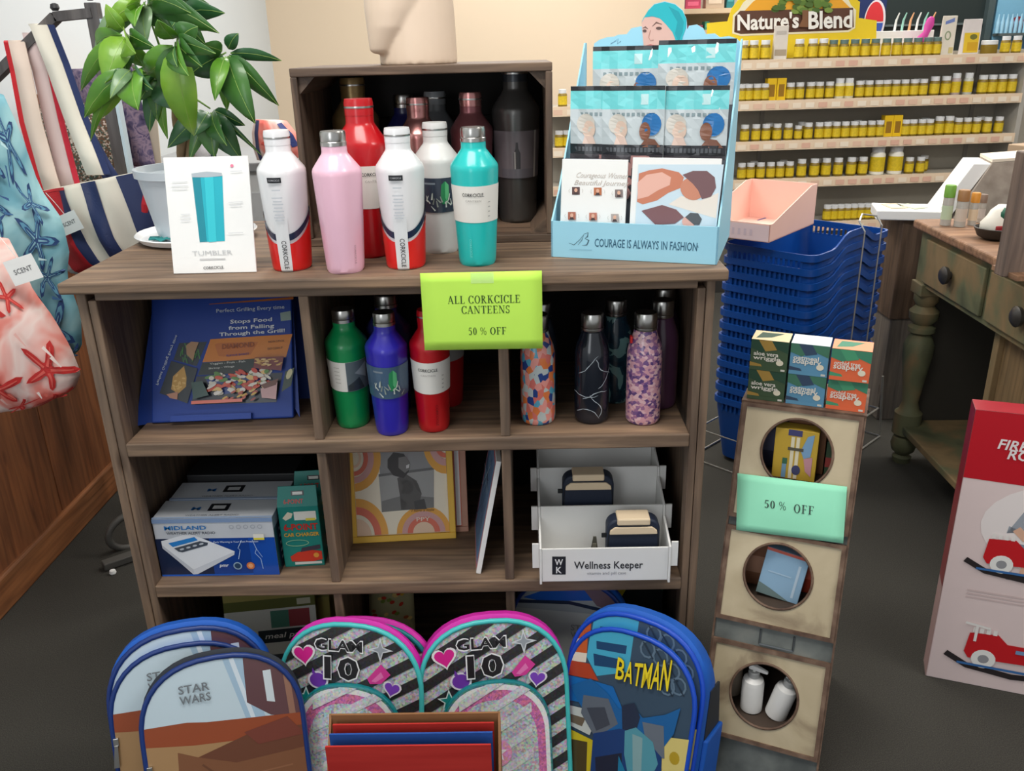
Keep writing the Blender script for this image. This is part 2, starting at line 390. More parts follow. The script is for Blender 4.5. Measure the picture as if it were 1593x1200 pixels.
# ================================================================== bookcase
WX = wood('weathered_wood_x', (88, 72, 59), (119, 100, 84), (152, 128, 104), 'x')
WZ = wood('weathered_wood_z', (84, 69, 58), (112, 95, 81), (138, 117, 98), 'z')
WY = wood('weathered_wood_y', (62, 50, 41), (92, 77, 65), (116, 98, 83), 'y')
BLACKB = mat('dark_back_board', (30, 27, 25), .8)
bc = thing('bookcase', 'wide weathered grey-brown wooden cubby bookcase holding the drink bottles and backpacks', 'bookcase', (0, .28, 0))
B0 = (0, .28, 0)
MB().box(-.59, 0, 1.029, .59, .57, 1.05).build('top_board', WX, bc, bevel=.004, org=B0)
MB().box(-.537, .02, 1.012, .541, .045, 1.029).build('front_rail', WX, bc, bevel=.002, org=B0)
for s in (-1, 1):
    c = .001
    a, b = (-.571, -.5535) if s < 0 else (.557, .572)
    MB().box(a, .02, 0, b, .55, 1.029).build('side_panel', WZ, bc, bevel=.002, org=B0)
    a, b = (-.5525, -.537) if s < 0 else (.5415, .556)
    MB().box(a, .022, 0, b, .06, 1.012).build('stile', WZ, bc, bevel=.002, org=B0)
for zt in (.728, .406, .085):
    MB().box(-.537 if zt > .1 else -.553, .02, zt-.028, .5415 if zt > .1 else .557, .439, zt).build('shelf', WX, bc, bevel=.003, org=B0)
for z0, z1 in ((.728, 1.012), (.406, .700), (.085, .378)):
    for xc in (-.164, .192):
        MB().box(xc-.009, .024, z0, xc+.009, .439, z1).build('divider', WZ, bc, bevel=.002, org=B0)
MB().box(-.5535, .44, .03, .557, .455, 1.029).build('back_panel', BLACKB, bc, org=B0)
MB().box(-.537, .03, 0, .5415, .05, .057).build('kick_board', WX, bc, bevel=.002, org=B0)

# ------------------------------------------------------------------ sale sign on the bookcase front
LIME = mat('lime_paper', (198, 246, 92), .7, var=.02)
sg = thing('sale_sign', 'lime green paper sign offering canteens at half price, taped to the bookcase top edge', 'sign', (.158, -.0015, 1.056))
def lime_fn(u, v, h): return Vector((u, -.001-h-.006*(v/.14)**2*0-.004*math.sin(min(1, -v/.14)*PI*.5)*(1+.3*u/.1), v))
MB().grid(lambda a, b: lime_fn(-.106+.212*a, -.141+.141*b, 0), 8, 8).build('paper', LIME, sg, smooth='all', solid=.0006)
for st_, u_, v_, w_, h_ in (('ALL CORKCICLE', .004, -.0487, .128, .0142), ('CANTEENS', .006, -.0672, .086, .0140), ('50 % OFF', .008, -.1065, .068, .0135)):
    A = Art(lime_fn, .02, .0006); roman_text(A, st_, u_, v_, w_, h_, (46, 78, 24)); A.build('lettering_line', sg)
MB().grid(lambda a, b: lime_fn(-.018+.04*a, -.02+.019*b, .0008), 2, 2).build('tape', mat('clear_tape', (240, 255, 210), .06, var=.01, alpha=.22), sg, solid=.0001)

# ------------------------------------------------------------------ crate lying on its side on top
CW = wood('crate_wood_x', (66, 52, 42), (104, 86, 72), (134, 112, 92), 'x')
CZ = wood('crate_wood_z', (62, 49, 40), (100, 83, 70), (126, 106, 88), 'z')
cr = thing('wooden_crate', 'open weathered wooden crate lying on its side on the bookcase top', 'crate', (.045, .41, HT))
C0 = (.045, .41, HT); x0, x1, y0, y1, z0, z1 = -.204, .294, .262, .565, HT, 1.391
MB().box(x0, y0, z1-.016, x1, y1, z1).build('top_board', CW, cr, bevel=.002, org=C0)
MB().box(x0, y0, z0, x1, y1, z0+.016).build('bottom_board', CW, cr, bevel=.002, org=C0)
for a, b in ((x0, x0+.013), (x1-.013, x1)):
    MB().box(a, y0, z0+.016, b, y1, z1-.016).build('side_board', CZ, cr, bevel=.002, org=C0)
for k in range(3):
    h = (z1-z0)/3
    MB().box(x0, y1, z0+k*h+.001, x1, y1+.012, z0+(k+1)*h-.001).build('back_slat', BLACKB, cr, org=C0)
MB().box(x0+.002, y1+.0125, z0+.002, x1-.002, y1+.0145, z1-.002).build('gap_light_blocker', BLACKB, cr, org=C0)  # added sheet, stops the bright wall showing as lines between the slats
for sx, sz in ((-1,-1), (1,-1), (-1,1), (1,1)):
    xx = x0+.013 if sx < 0 else x1-.013; zz = z0+.016 if sz < 0 else z1-.016; L = .032
    MB().prism([(xx, zz), (xx-sx*L, zz), (xx, zz-sz*L)], lambda u, v, t: (u, t, v), y0+.012, y1-.01).build('corner_block', WY, cr, org=C0)

# ------------------------------------------------------------------ display head on the crate
SKIN = mat('mannequin_beige', (226, 204, 182), .45, var=.02)
hd = thing('mannequin_head', 'beige display mannequin head with a wide neck standing on the wooden crate', 'mannequin', (0, 0, 0))
pL = at(592, 101, y=.40); pR = at(712, 101, y=.40); cx = (pL.x+pR.x)/2; hw = (pR.x-pL.x)/2
hd.location = (cx, .40, 1.391)
bm = bmesh.new()
def ellipsoid(c, r, seg=24):
    m = Matrix.Translation(Vector(c)) @ Matrix.Diagonal((r[0], r[1], r[2], 1))
    bmesh.ops.create_uvsphere(bm, u_segments=seg, v_segments=seg//2, radius=1, matrix=m)
n = MB()                                  # neck, flaring to the base
n.lathe([(hw, 0), (hw*1.0, .01), (hw*.99, .05), (hw*.97, .1), (hw*.92, .16)], 28, sy=.9)
neck = n
# head: sections from the chin up, facing left and a little towards the camera
def sect(cxo, cyo, z, a, b, rot, k=28):
    return [(cxo+a*math.cos(t)*math.cos(rot)-b*math.sin(t)*math.sin(rot), cyo+a*math.cos(t)*math.sin(rot)+b*math.sin(t)*math.cos(rot), z) for t in [2*PI*i/k for i in range(k)]]
rt = math.radians(25)
hs = [(-.066, -.035, .021, .016, .014), (-.066, -.036, .026, .026, .022), (-.058, -.033, .045, .036, .032), (-.046, -.028, .07, .05, .046), (-.030, -.018, .10, .070, .058), (-.014, -.008, .13, .088, .068), (-.004, -.002, .16, .098, .074),
      (.0, 0, .19, .10, .076), (0, 0, .22, .096, .074), (.002, 0, .25, .082, .064), (.004, 0, .272, .055, .044), (.004, 0, .282, .02, .016)]
neck.rings([sect(a, b, z, ra, rb, rt) for a, b, z, ra, rb in hs])
ho = neck.build('head_and_neck', SKIN, hd, smooth='all')
rm = ho.modifiers.new('re', 'REMESH'); rm.mode = 'VOXEL'; rm.voxel_size = .0035; rm.use_smooth_shade = True
sm = ho.modifiers.new('sm', 'SMOOTH'); sm.factor = .5; sm.iterations = 6

# ================================================================== drink bottles
STEEL = mat('brushed_steel', (190, 188, 184), .28, 1., .12, 60, stretch=(1,1,.1))
WHITEG = mat('white_coat', (236, 236, 238), .3, coat=.3, var=.01)
def paint(nm, c, rough=.32): return mat('coat_'+nm, c, rough, coat=.3, var=.02)
def canteen_profile(h, R):
    rb = R*.80; rn = R*.515
    return [(rb*.9, 0, 0), (rb*.98, .004, .05), (rb, .012, .06), (R*.9, h*.36, .06), (R, h*.70, .055), (R*.995, h*.725, .05), (R*.95, h*.745, .045), (R*.62, h*.825, .01), (rn*1.04, h*.845, 0), (rn, h*.86, 0), (rn, h*.90, 0)], rn
def prof_at(prof, z):
    for a, b in zip(prof, prof[1:]):
        if a[1] <= z <= b[1]:
            t = (z-a[1])/((b[1]-a[1]) or 1); return a[0]+(b[0]-a[0])*t, a[2]+(b[2]-a[2])*t
    return prof[-1][0], 0
PH = -PI/2+.05
def canteen(label, loc, h, R, bodym, capm=STEEL, cap='steel', rz=0., band=None, art=None, name='insulated_canteen', group=None, wrap=(0., 1.)):
    o = thing(name, label, 'bottle', loc, rz, group)
    prof, rn = canteen_profile(h, R)
    MB().lathe(prof, 36, ph=PH).build('body', bodym, o, smooth=True)
    if cap == 'steel':
        cp = [(rn*.96, h*.897), (rn*1.03, h*.90), (rn*1.03, h*.925), (rn*.98, h*.93), (rn*1.0, h*.94), (rn*1.0, h*.985), (rn*.94, h)]
        MB().lathe(cp, 28).build('cap', capm, o, smooth=True)
    else:
        cp = [(rn*.96, h*.897), (rn*1.02, h*.90), (rn*1.04, h*.975), (rn*.98, h)]
        c = MB().lathe(cp, 28).build('cap', capm, o, smooth=True)
        MB().lathe([(rn*1.055, h*.945), (rn*1.065, h*.951), (rn*1.055, h*.957)], 28, cap0=False, cap1=False).build('cap_ring', STEEL, c, smooth=True)
    def fn(u, v, hh):          # u: metres along the girth from the side facing the front, v: height
        r, lo = prof_at(prof, v); a = -PI/2+u/R
        rr = (r*(1+lo*math.cos(3*(a-PH))))+hh+.0004
        return Vector((rr*math.cos(a), rr*math.sin(a), v))
    if band:
        z0, z1, m, u0, u1 = band
        MB().grid(lambda a, b: fn(u0+(u1-u0)*a, z0+(z1-z0)*b, .0003), 30, 6).build('paper_label', m, o, smooth='all')
    if art:
        A = Art(fn, .006, .0009, .0002); art(A, h, R); A.build('printed_label', o, GLOSSP)
    return o
def place(b, z, r):
    p = at(b[0], b[1], z=z); return (p.x, p.y+r, z)
PAPER = mat('label_paper', (236, 233, 226), .6, var=.02)
RED = (206, 24, 30); NAVY = (22, 34, 66)
def art_regatta(A, h, R):
    g = 1.7*R                                   # red foot under a navy swoosh, plain strip down the front
    for s in (-1, 1):
        n = 14; top = []; bot = []; lo = []
        for i in range(n+1):
            u = s*(.010+(2.7*R-.010)*i/n); t = i/n
            zz = h*(.235+.16*min(1, t*1.6)**1.6)
            top.append((u, zz+.012)); bot.append((u, zz)); lo.append((u, zz-.006))
        A.poly(top+bot[::-1], NAVY); A.poly([(p[0], p[1]) for p in lo]+[(lo[-1][0], .001), (lo[0][0], .001)], (226, 30, 28))
    A.rect(-.0125, .001, .0125, h*.40, (232, 234, 236))
    A.rect(-.013, h*.655, .010, h*.692, (28, 30, 36)); A.text('CORKCICLE', -.0015, h*.673, .018, .003, (200, 200, 204))
    for k, zz in enumerate((.60, .545, .52, .50, .475, .45, .425, .405, .385)):
        A.rect(-.009 if k % 2 else -.007, h*zz, .009 if k % 2 else .007, h*zz+.0022, (206, 210, 216))
    A.text('CORKCICLE', .002, h*.135, .052, .0085, (40, 42, 46), .01, rot=-PI/2)
def art_plain(A, h, R):
    A.text('CORKCICLE', .034, h*.14, .034, .004, (150, 120, 132), rot=-PI/2)
def art_white(A, h, R, z=(.335, .60)):
    zc = (z[0]+z[1])/2*h
    A.text('CORKCICLE.', -.002, h*(z[1]-.062), .040, .0062, (36, 36, 38), .012)
    A.text('CANTEEN', -.002, h*(z[1]-.105), .028, .0036, (176, 172, 168))
    for k in range(4): A.rect(.026, h*(z[0]+.04+.035*k), .031, h*(z[0]+.047+.035*k), (180, 178, 174))
def art_teal(A, h, R):
    art_white(A, h, R); A.text('CORKCICLE', -.010, h*.145, .034, .0045, (120, 220, 214), rot=-PI/2)
def art_red(A, h, R):
    art_white(A, h, R, (.345, .61)); A.text('CORKCICLE', .012, h*.16, .044, .005, (96, 12, 16), rot=-PI/2)
def art_crystal(A, h, R, bg=(52, 62, 78)):
    A.rect(-.062, h*.335, .062, h*.60, bg)
    A.rect(-.029, h*.552, -.007, h*.566, (128, 140, 150))
    g = [(.004, .40), (.016, .40), (.0185, .47), (.018, .545), (.011, .575), (.004, .55), (.002, .47)]
    A.poly([(u, h*v) for u, v in g], (44, 140, 88)); A.poly([(u, h*v) for u, v in g[1:5]+[(.010, .45)]], (96, 190, 130))
    rnd = random.Random(3)
    for k in range(16):
        u = -.028+.062*rnd.random(); v = h*(.35+.09*rnd.random()); a = rnd.uniform(.4, 2.7)
        A.line([(u, v), (u+.010*math.cos(a), v+.012*math.sin(a))], [.0028, .0012], (206, 214, 206) if k % 3 else (150, 160, 150))
def art_green(A, h, R):
    A.rect(.004, h*.345, .060, h*.60, (96, 108, 116)); A.poly([(.006, h*.40), (.03, h*.46), (.045, h*.35), (.006, h*.35)], (52, 60, 66)); A.poly([(.02, h*.5), (.05, h*.58), (.05, h*.44)], (150, 160, 166))
    for k in range(5): A.rect(-.020, h*(.42+.033*k), -.008, h*(.425+.033*k), (190, 186, 178))
z = HT
r16 = .0425
canteen('white canteen with red foot and navy swoosh, beside the white tumbler card', place((447, 424), z, .036), .244, r16, WHITEG, WHITEG, 'white', art=art_regatta, group='white and red canteens')
canteen('pale pink canteen with a steel cap on the bookcase top', place((532, 428), z, .036), .243, r16, paint('pink', (240, 192, 212)), art=art_plain)
canteen('white canteen with red foot and navy swoosh, between the pink and teal bottles', place((628, 421), z, .036), .244, r16, WHITEG, WHITEG, 'white', art=art_regatta, group='white and red canteens')
canteen('teal canteen with a white label band and steel cap', place((742, 416), z, .036), .241, .0425, paint('teal', (28, 194, 190)), band=(.241*.335, .241*.60, PAPER, -.12, .12), art=art_teal)
canteen('tall red canteen with a red cap standing behind the pink one', place((572, 403), z, .04), .288, .05, paint('red', (188, 12, 24)), paint('red', RED), 'plain', band=(.288*.33, .288*.60, PAPER, -.14, .14), art=art_red, rz=.5)
canteen('white canteen with a dark crystal picture label behind the teal one', place((684, 396), z, .036), .242, .044, mat('coat_greywhite', (218, 218, 216), .35), mat('coat_greywhite', (218, 218, 216)), 'plain', art=art_crystal, rz=.15)
zc = HT+.0165
def in_crate(px, py, yy, label, h, R, bm_, cm, kind, **k):
    p = at(px, py, y=yy); return canteen(label, (p.x, yy, zc), h, R, bm_, cm, kind, **k)
GOLD = mat('coat_gold', (156, 130, 84), .35, .5); ROSE = mat('coat_rose_gold', (200, 140, 136), .25, .75)
in_crate(548, 135, .47, 'tall muted gold canteen at the back of the crate behind the red one', .30, .05, GOLD, GOLD, 'plain', band=(.10, .18, PAPER, .02, .10))
in_crate(628, 165, .50, 'navy canteen with a steel cap deep inside the crate', .262, .042, paint('navy', (30, 32, 84)), STEEL, 'steel')
in_crate(650, 172, .37, 'rose gold canteen inside the crate behind the two white bottles', .262, .044, ROSE, ROSE, 'plain')
in_crate(677, 167, .48, 'grey canteen with a grey cap at the back of the crate', .268, .044, mat('coat_grey', (120, 124, 128), .35), mat('coat_greycap', (142, 146, 150), .4), 'plain')
in_crate(732, 166, .40, 'dusky rose canteen in the crate behind the teal bottle', .268, .044, mat('coat_dusky', (150, 92, 96), .28, .5), ROSE, 'plain')
BLK = mat('coat_gunmetal', (92, 90, 88), .3, .6)
def art_black(A, h, R):
    A.rect(-.10, h*.30, .075, h*.60, (118, 110, 114)); A.rect(.045, h*.30, .052, h*.60, (190, 186, 180))
    A.poly([(-.006, h*.31), (.008, h*.31), (.008, h*.46), (.004, h*.49), (.003, h*.53), (-.001, h*.53), (-.002, h*.49), (-.006, h*.46)], (52, 48, 50))
    A.rect(-.005, h*.32, -.002, h*.47, (170, 164, 160)); A.rect(-.04, h*.30, .042, h*.36, (104, 100, 106))
p = at(803, 347, z=zc)
canteen('tall gunmetal black canteen at the right end inside the crate', (p.x+.004, p.y+.038, zc), .318, .050, BLK, mat('coat_black', (56, 60, 66), .3, .3), 'plain', art=art_black)

# second shelf, canteens
z = .728
canteen('green canteen with a paper label on the middle shelf cubby', place((545, 669), z, .036), .236, .041, paint('green', (10, 140, 78)), band=(.236*.345, .236*.60, PAPER, -.12, .12), art=art_green)
canteen('royal blue canteen with a crystal picture label, between green and red', place((607, 681), z, .036), .24, .0395, paint('blue', (46, 38, 170)), art=lambda A, h, R: art_crystal(A, h, R, (70, 96, 122)), rz=.1)
canteen('red canteen with a white label band under the lime sign', place((673, 676), z, .036), .24, .038, paint('red2', (186, 14, 24)), paint('red2', RED), 'plain', band=(.24*.345, .24*.61, PAPER, -.12, .12), art=art_red)
p = at(600, 470, y=.17)
canteen('dark blue canteen with a steel cap hidden behind the royal blue one', (p.x, .17, z), .245, .044, paint('dkblue', (40, 40, 96)))
p = at(703, 634, z=z)
canteen('red canteen with a grey label standing behind the front red one', (p.x-.012, p.y+.03, z), .24, .042, paint('red3', (170, 16, 26)), paint('red3', RED), 'plain', band=(.24*.43, .24*.63, mat('grey_label', (150, 150, 150), .6), -.12, .12))

# second shelf, slim bottles with patterned coats
def slim(label, loc, m, h=.219, R=.034, rz=0., tagc=None, art=None):
    o = thing('slim_bottle', label, 'bottle', loc, rz)
    prof = [(R*.86, 0, 0), (R*.96, .004, 0), (R, .012, 0), (R, h*.60, 0), (R*.985, h*.655, 0), (R*.90, h*.72, 0), (R*.74, h*.785, 0), (R*.645, h*.83, 0), (R*.62, h*.855, 0)]
    MB().lathe(prof, 32).build('body', m, o, smooth='all')
    rn = R*.63
    MB().lathe([(rn, h*.85), (rn*1.02, h*.855), (rn*1.02, h*.875), (rn*.97, h*.88), (rn, h*.888), (rn, h*.985), (rn*.93, h)], 26).build('cap', STEEL, o, smooth=True)
    if tagc:
        MB().box(-R*.75-.004, -.012, h*.74, -R*.75, -.002, h*.80).build('care_tag', mat('red_tag', (220, 36, 36), .6), o)
    if art:
        def fn(u, v, hh):
            r, lo = prof_at(prof, v); a = -PI/2+u/R; return Vector(((r+hh)*math.cos(a), (r+hh)*math.sin(a), v))
        A = Art(fn, .006, .0004, .00015); art(A, h, R); A.build('printed_pattern', o, GLOSSP)
    return o
FLORAL = ramp_mat('coat_confetti', [(0, (226, 120, 110)), (.28, (240, 160, 150)), (.42, (196, 206, 206)), (.56, (40, 70, 140)), (.66, (232, 128, 70)), (.78, (90, 170, 200)), (.9, (236, 226, 210))], 'voronoi', 105., (1,1,.7), .3, interp='CONSTANT', coat=.3)
MARBLE = mat('coat_black_marble', (22, 28, 40), .22, coat=.5)
def art_marble(A, h, R):
    rnd = random.Random(11)
    for u, v, a in ((-.03, .48, .5), (-.02, .25, .3), (.005, .62, -1.2), (-.034, .12, .9), (.01, .35, .6), (.012, .08, 1.2), (-.045, .3, .2)):
        p = [(u, v*h)]; q = a
        for k in range(7):
            q += rnd.uniform(-.6, .6)*.8; p.append((p[-1][0]+.008*math.cos(q), p[-1][1]+.008*math.sin(q)))
        p = [(x, min(max(y, .012), h*.8)) for x, y in p]
        A.line(p, [.0008, .0014, .001, .0018, .0009, .0013, .0008, .0004], (186, 196, 204))
TEALP = ramp_mat('coat_teal_camo', [(0, (20, 44, 62)), (.45, (26, 60, 76)), (.52, (120, 160, 160)), (.68, (50, 92, 104)), (.74, (16, 36, 56))], 'noise', 22., (1,1,.8), .3, detail=3., interp='CONSTANT', coat=.3, dist=1.)
PURP = ramp_mat('coat_purple_mosaic', [(0, (96, 66, 124)), (.25, (214, 160, 172)), (.45, (160, 110, 150)), (.62, (226, 186, 192)), (.8, (120, 84, 140)), (.95, (190, 130, 150))], 'voronoi', 150., (1,1,1.3), .28, interp='CONSTANT', coat=.5)
def sl(px, py, dy=.034): p = at(px, py, z=z); return (p.x, p.y+dy, z)
slim('slim bottle with a coral, blue and grey confetti pattern under the sign corner', sl(838, 664), FLORAL)
slim('slim black marble patterned bottle with white veins and a steel cap', sl(922, 662), MARBLE, art=art_marble)
slim('slim pink and purple mosaic bottle at the right of the middle shelf', sl(1003, 664), PURP, tagc=True, h=.221)
slim('slim dark teal leafy bottle behind the marble one', sl(958, 630), TEALP, h=.216)
p = at(1022, 474, y=.17); slim('slim plum bottle standing behind the purple mosaic one', (p.x+.012, .17, z), mat('coat_plum', (84, 50, 78), .3, coat=.3), h=.222)
p = at(1020, 460, y=.25); slim('slim dark purple bottle in the back corner of the right cubby', (p.x+.02, .26, z), mat('coat_dkpurple', (58, 36, 66), .3, coat=.3), h=.222)
p = at(850, 470, y=.17); slim('slim dark bottle half hidden behind the lime sign corner', (p.x-.012, .18, z), mat('coat_dkslate', (34, 40, 52), .3, coat=.3), h=.219)

# ================================================================== cards and boxes on the bookcase
CARD = mat('white_card', (242, 242, 240), .45, var=.01)
BOXBLUE = mat('box_blue', (24, 62, 150), .45, var=.04)
def tilted(name, label, cat, loc, rz, tilt, group=None):
    """a thing whose own z axis leans back by tilt (its y axis points away from the viewer)"""
    o = thing(name, label, cat, loc, 0, group)
    o.rotation_euler = (Matrix.Rotation(rz, 3, 'Z') @ Matrix.Rotation(-tilt, 3, 'X')).to_euler(); return o
FR = ((0,0,0), (1,0,0), (0,0,1))     # front face helper: origin, right, up

# tumbler card
o = tilted('product_card', 'white upright card picturing a teal tumbler, leaning before the plant', 'sign', (-.3255, .052, HT+.001), 0, math.radians(11))
MB().box(-.0755, 0, 0, .0755, .004, .204).build('card_board', CARD, o, bevel=.001)
MB().hexa([(-.02,.004,.0),(.02,.004,.0),(.02,.05,.009),(-.02,.05,.009),(-.02,.004,.15),(.02,.004,.15),(.02,.006,.15),(-.02,.006,.15)]).build('easel_back', CARD, o)
A = flat_art(o, (0, 0, 0), (1,0,0), (0,0,1), .05)
A.poly([(299, 275), (346, 273), (350, 375), (311, 377)], (30, 178, 196), True)
A.poly([(299, 275), (312, 275), (322, 376), (311, 377)], (22, 140, 158), True)
A.poly([(318, 274), (332, 274), (337, 376), (325, 377)], (50, 198, 212), True)
A.poly([(298, 270), (322, 267), (345, 269), (346, 274), (322, 276), (299, 276)], (176, 186, 194), True)
A.ell(361, 258, 2.6, 2.6, (236, 130, 160), 12, px=True)
A.text('TUMBLER', 0, 0, 0, 0, (196, 198, 200), px=[(300, 398), (362, 396), (299, 391)])
A.line([(311, 403.5), (351, 402.5)], .0022, (206, 206, 206), True)
A.text('CORKCICLE.', 0, 0, 0, 0, (60, 60, 62), .01, px=[(317, 419.5), (349, 418), (316.5, 415)])
for p, q in (((268, 284), (292, 283)), ((267, 290), (293, 289)), ((268, 295), (292, 294)), ((282, 334), (296, 333)), ((281, 339), (297, 338)), ((282, 344), (296, 343)), ((356, 315), (378, 314)), ((358, 320), (376, 319)), ((356, 363), (379, 362)), ((359, 267), (377, 266))):
    A.line([p, q], .0014, (216, 218, 220), True)
A.build('printed_front', o)

# ------------------------------------------------------------------ counter display of head wraps
BLUEC = mat('display_blue', (160, 218, 240), .45, var=.015)
az = math.atan2(-.092, .29)
hdsp = thing('counter_display', 'pale blue cardboard counter display of head wraps with a woman in a teal turban', 'display', (.285, .125, HT+.0008), az)
W_ = .304
MB().box(0, 0, 0, W_, .003, .067).build('front_lip', BLUEC, hdsp)
sidep = [(0, 0), (0, .067), (.05, .115), (.25, .372), (.262, .372), (.262, 0)]
for xx in (0, W_-.003):
    MB().prism(sidep, lambda u, v, t: (t, u, v), xx, xx+.003).build('side_panel', BLUEC, hdsp)
MB().box(.003, .003, 0, W_-.003, .26, .003).build('floor_panel', BLUEC, hdsp)
DKT = mat('display_tier_grey', (92, 96, 104), .6)
for yy, zz in ((.085, .17), (.17, .26)):
    MB().box(.004, yy, .003, W_-.004, yy+.002, zz).build('tier_divider', DKT, hdsp)
# die-cut header: scalloped clouds and the photographed head
hx = [(924, 84), (924, 68), (932, 62), (944, 58), (955, 57), (962, 54), (975, 53), (982, 44), (996, 41), (1003, 42), (1003, 30), (1008, 16), (1018, 6), (1034, 2), (1050, 6), (1062, 16), (1068, 30), (1069, 46), (1072, 40), (1084, 38), (1094, 44), (1098, 53), (1112, 52), (1120, 58), (1134, 56), (1146, 60), (1152, 66), (1153, 84)]
Oo, Xx, Yy, Zz = frame_of(hdsp)
hp = [on_plane(px, py, Oo+Yy*.255, Xx, Zz) for px, py in hx]
hp = [(max(.001, min(W_-.001, u)), v) for u, v in hp]
hp[0] = (hp[0][0], .003); hp[-1] = (hp[-1][0], .003)
MB().prism(hp, lambda u, v, t: (u, t, v), .255, .2575).build('header_panel', BLUEC, hdsp)
A = flat_art(hdsp, (0, .2548, 0), (1,0,0), (0,0,1), .05)
A.poly([(1003, 90), (999, 46), (998, 32), (1005, 27), (1016, 26), (1030, 30), (1044, 45), (1050, 60), (1052, 90)], (226, 184, 172), True)
A.poly([(998, 36), (1003, 27), (1014, 25), (1026, 28), (1036, 38), (1046, 50), (1051, 62), (1053, 74), (1060, 74), (1062, 58), (1067, 44), (1068, 30), (1062, 17), (1050, 7), (1034, 3), (1018, 7), (1008, 17), (1001, 28)], (34, 184, 196), True)
A.poly([(1040, 10), (1056, 18), (1064, 34), (1062, 50), (1056, 66), (1050, 52), (1054, 34)], (24, 160, 174), True)
A.line([(1015, 41), (1021, 35), (1030, 38)], [.001, .003, .001], (124, 92, 84), True)
A.line([(1000, 44), (1004, 42), (1008, 45)], [.001, .003, .001], (124, 92, 84), True)
A.ell(1025, 44, 4.6, 2.4, (98, 74, 70), 14, px=True); A.ell(1003, 48, 3.2, 2.3, (98, 74, 70), 12, px=True)
A.line([(1012, 47), (1009, 58), (1012, 63), (1017, 62)], .0012, (190, 140, 128), True)
A.poly([(1004, 71), (1012, 69), (1022, 71), (1014, 75)], (196, 110, 108), True)
A.build('header_photo', hdsp)
A = flat_art(hdsp, (0, .2548, 0), (1,0,0), (0,0,1), .05); A.line([(950, 68), (957, 64), (962, 60), (960, 68), (966, 64)], .001, (110, 150, 176), True); A.build('header_monogram', hdsp)
A = flat_art(hdsp, (0, 0, 0), (1,0,0), (0,0,1), .05)
A.text('COURAGE IS ALWAYS IN FASHION', 0, 0, 0, 0, (44, 96, 124), .006, px=[(925, 384), (1084, 391), (925.5, 371)])
A.text('R', 0, 0, 0, 0, (44, 96, 124), px=[(1084.5, 385.5), (1087, 385.6), (1084.5, 382)])
A.build('slogan', hdsp)
A = flat_art(hdsp, (0, 0, 0), (1,0,0), (0,0,1), .05)
A.line([(885, 378), (893, 381), (902, 373), (909, 364), (905, 374), (899, 381)], [.0006, .001, .0008, .001, .001, .0004], (60, 92, 110), True)
A.line([(909, 364), (915, 362), (914, 368), (910, 371), (916, 374), (913, 381), (905, 382)], [.0006, .0014, .0018, .0008, .0022, .0016, .0004], (48, 74, 92), True)
A.line([(886, 388), (921, 389)], .0008, (130, 180, 204), True)
A.build('monogram', hdsp)
# white cards and photo cards in the front pocket
def local_pt(o, x, y, z):
    O, X, Y, Z = frame_of(o); return O+X*x+Y*y+Z*z
def card_in(label, u0, u1, zt, y0, cat='card', name='brochure_card'):
    c = tilted(name, label, cat, local_pt(hdsp, 0, y0, .0045), az, math.radians(8))
    MB().box(u0, 0, 0, u1, .006, zt).build('card_stack', CARD, c, bevel=.0008); return c
c = card_in('white brochure with six small portraits in the display front pocket', .012, .134, .172, .012)
A = flat_art(c, (0, 0, 0), (1,0,0), (0,0,1), .05)
for st, p in (('Courageous Women', [(896, 279), (976, 281), (898, 268)]), ('Beautiful Journey', [(893, 290), (978, 292), (894, 280)])):
    A.text(st, 0, 0, 0, 0, (200, 190, 182), 0, .3, px=p)
A.build('heading', c)
A = flat_art(c, (0, 0, 0), (1,0,0), (0,0,1), .05)
for k, (px, py) in enumerate(((896, 297), (930, 298), (963, 301), (890, 336), (923, 337), (957, 339))):
    cc = ((92, 66, 66), (186, 112, 74), (130, 116, 114), (176, 104, 84), (190, 116, 96), (176, 164, 160))[k]
    A.poly([(px-6, py-6), (px+6, py-6), (px+6, py+6), (px-6, py+6)], cc, True)
    A.ell(px, py-1, 2.6, 3.2, (222, 174, 150), 10, px=True); A.poly([(px-4, py+6), (px-2, py+2), (px+2, py+2), (px+4, py+6)], (70, 52, 52), True)
    for q in (-10, 10): A.line([(px+q, py-3), (px+q*1.1, py), (px+q, py+3)], .0006, (190, 182, 176), True)
A.build('printed_front', c)
c = card_in('photo card of two women wearing head scarves, in the display front pocket', .142, .298, .176, .014)
A = flat_art(c, (0, 0, 0), (1,0,0), (0,0,1), .05)
A.poly([(993, 256), (1126, 256), (1114, 358), (988, 352)], (206, 226, 238), True)
A.poly([(1060, 305), (1090, 312), (1118, 300), (1114, 340), (1080, 330), (1040, 318)], (236, 228, 218), True)
A.poly([(994, 270), (1010, 265), (1030, 262), (1056, 268), (1064, 276), (1060, 292), (1040, 300), (1022, 312), (1000, 318), (991, 314)], (204, 128, 100), True)
A.poly([(992, 284), (1006, 272), (1030, 268), (1044, 276), (1042, 288), (1024, 296), (1008, 306), (992, 310)], (234, 182, 166), True)
A.ell(1077, 294, 19, 17, (206, 138, 112), 18, .5, px=True)
A.poly([(1062, 272), (1078, 266), (1100, 266), (1112, 276), (1114, 292), (1106, 306), (1092, 310), (1086, 296), (1078, 286)], (120, 88, 92), True)
A.poly([(998, 328), (1030, 319), (1052, 326), (1064, 338), (1050, 348), (1020, 350)], (128, 90, 94), True)
A.ell(1072, 345, 11, 9, (228, 178, 166), 16, px=True)
A.poly([(1066, 338), (1074, 331), (1086, 332), (1092, 341), (1088, 350), (1080, 350)], (84, 90, 96), True)
A.build('printed_photo', c)
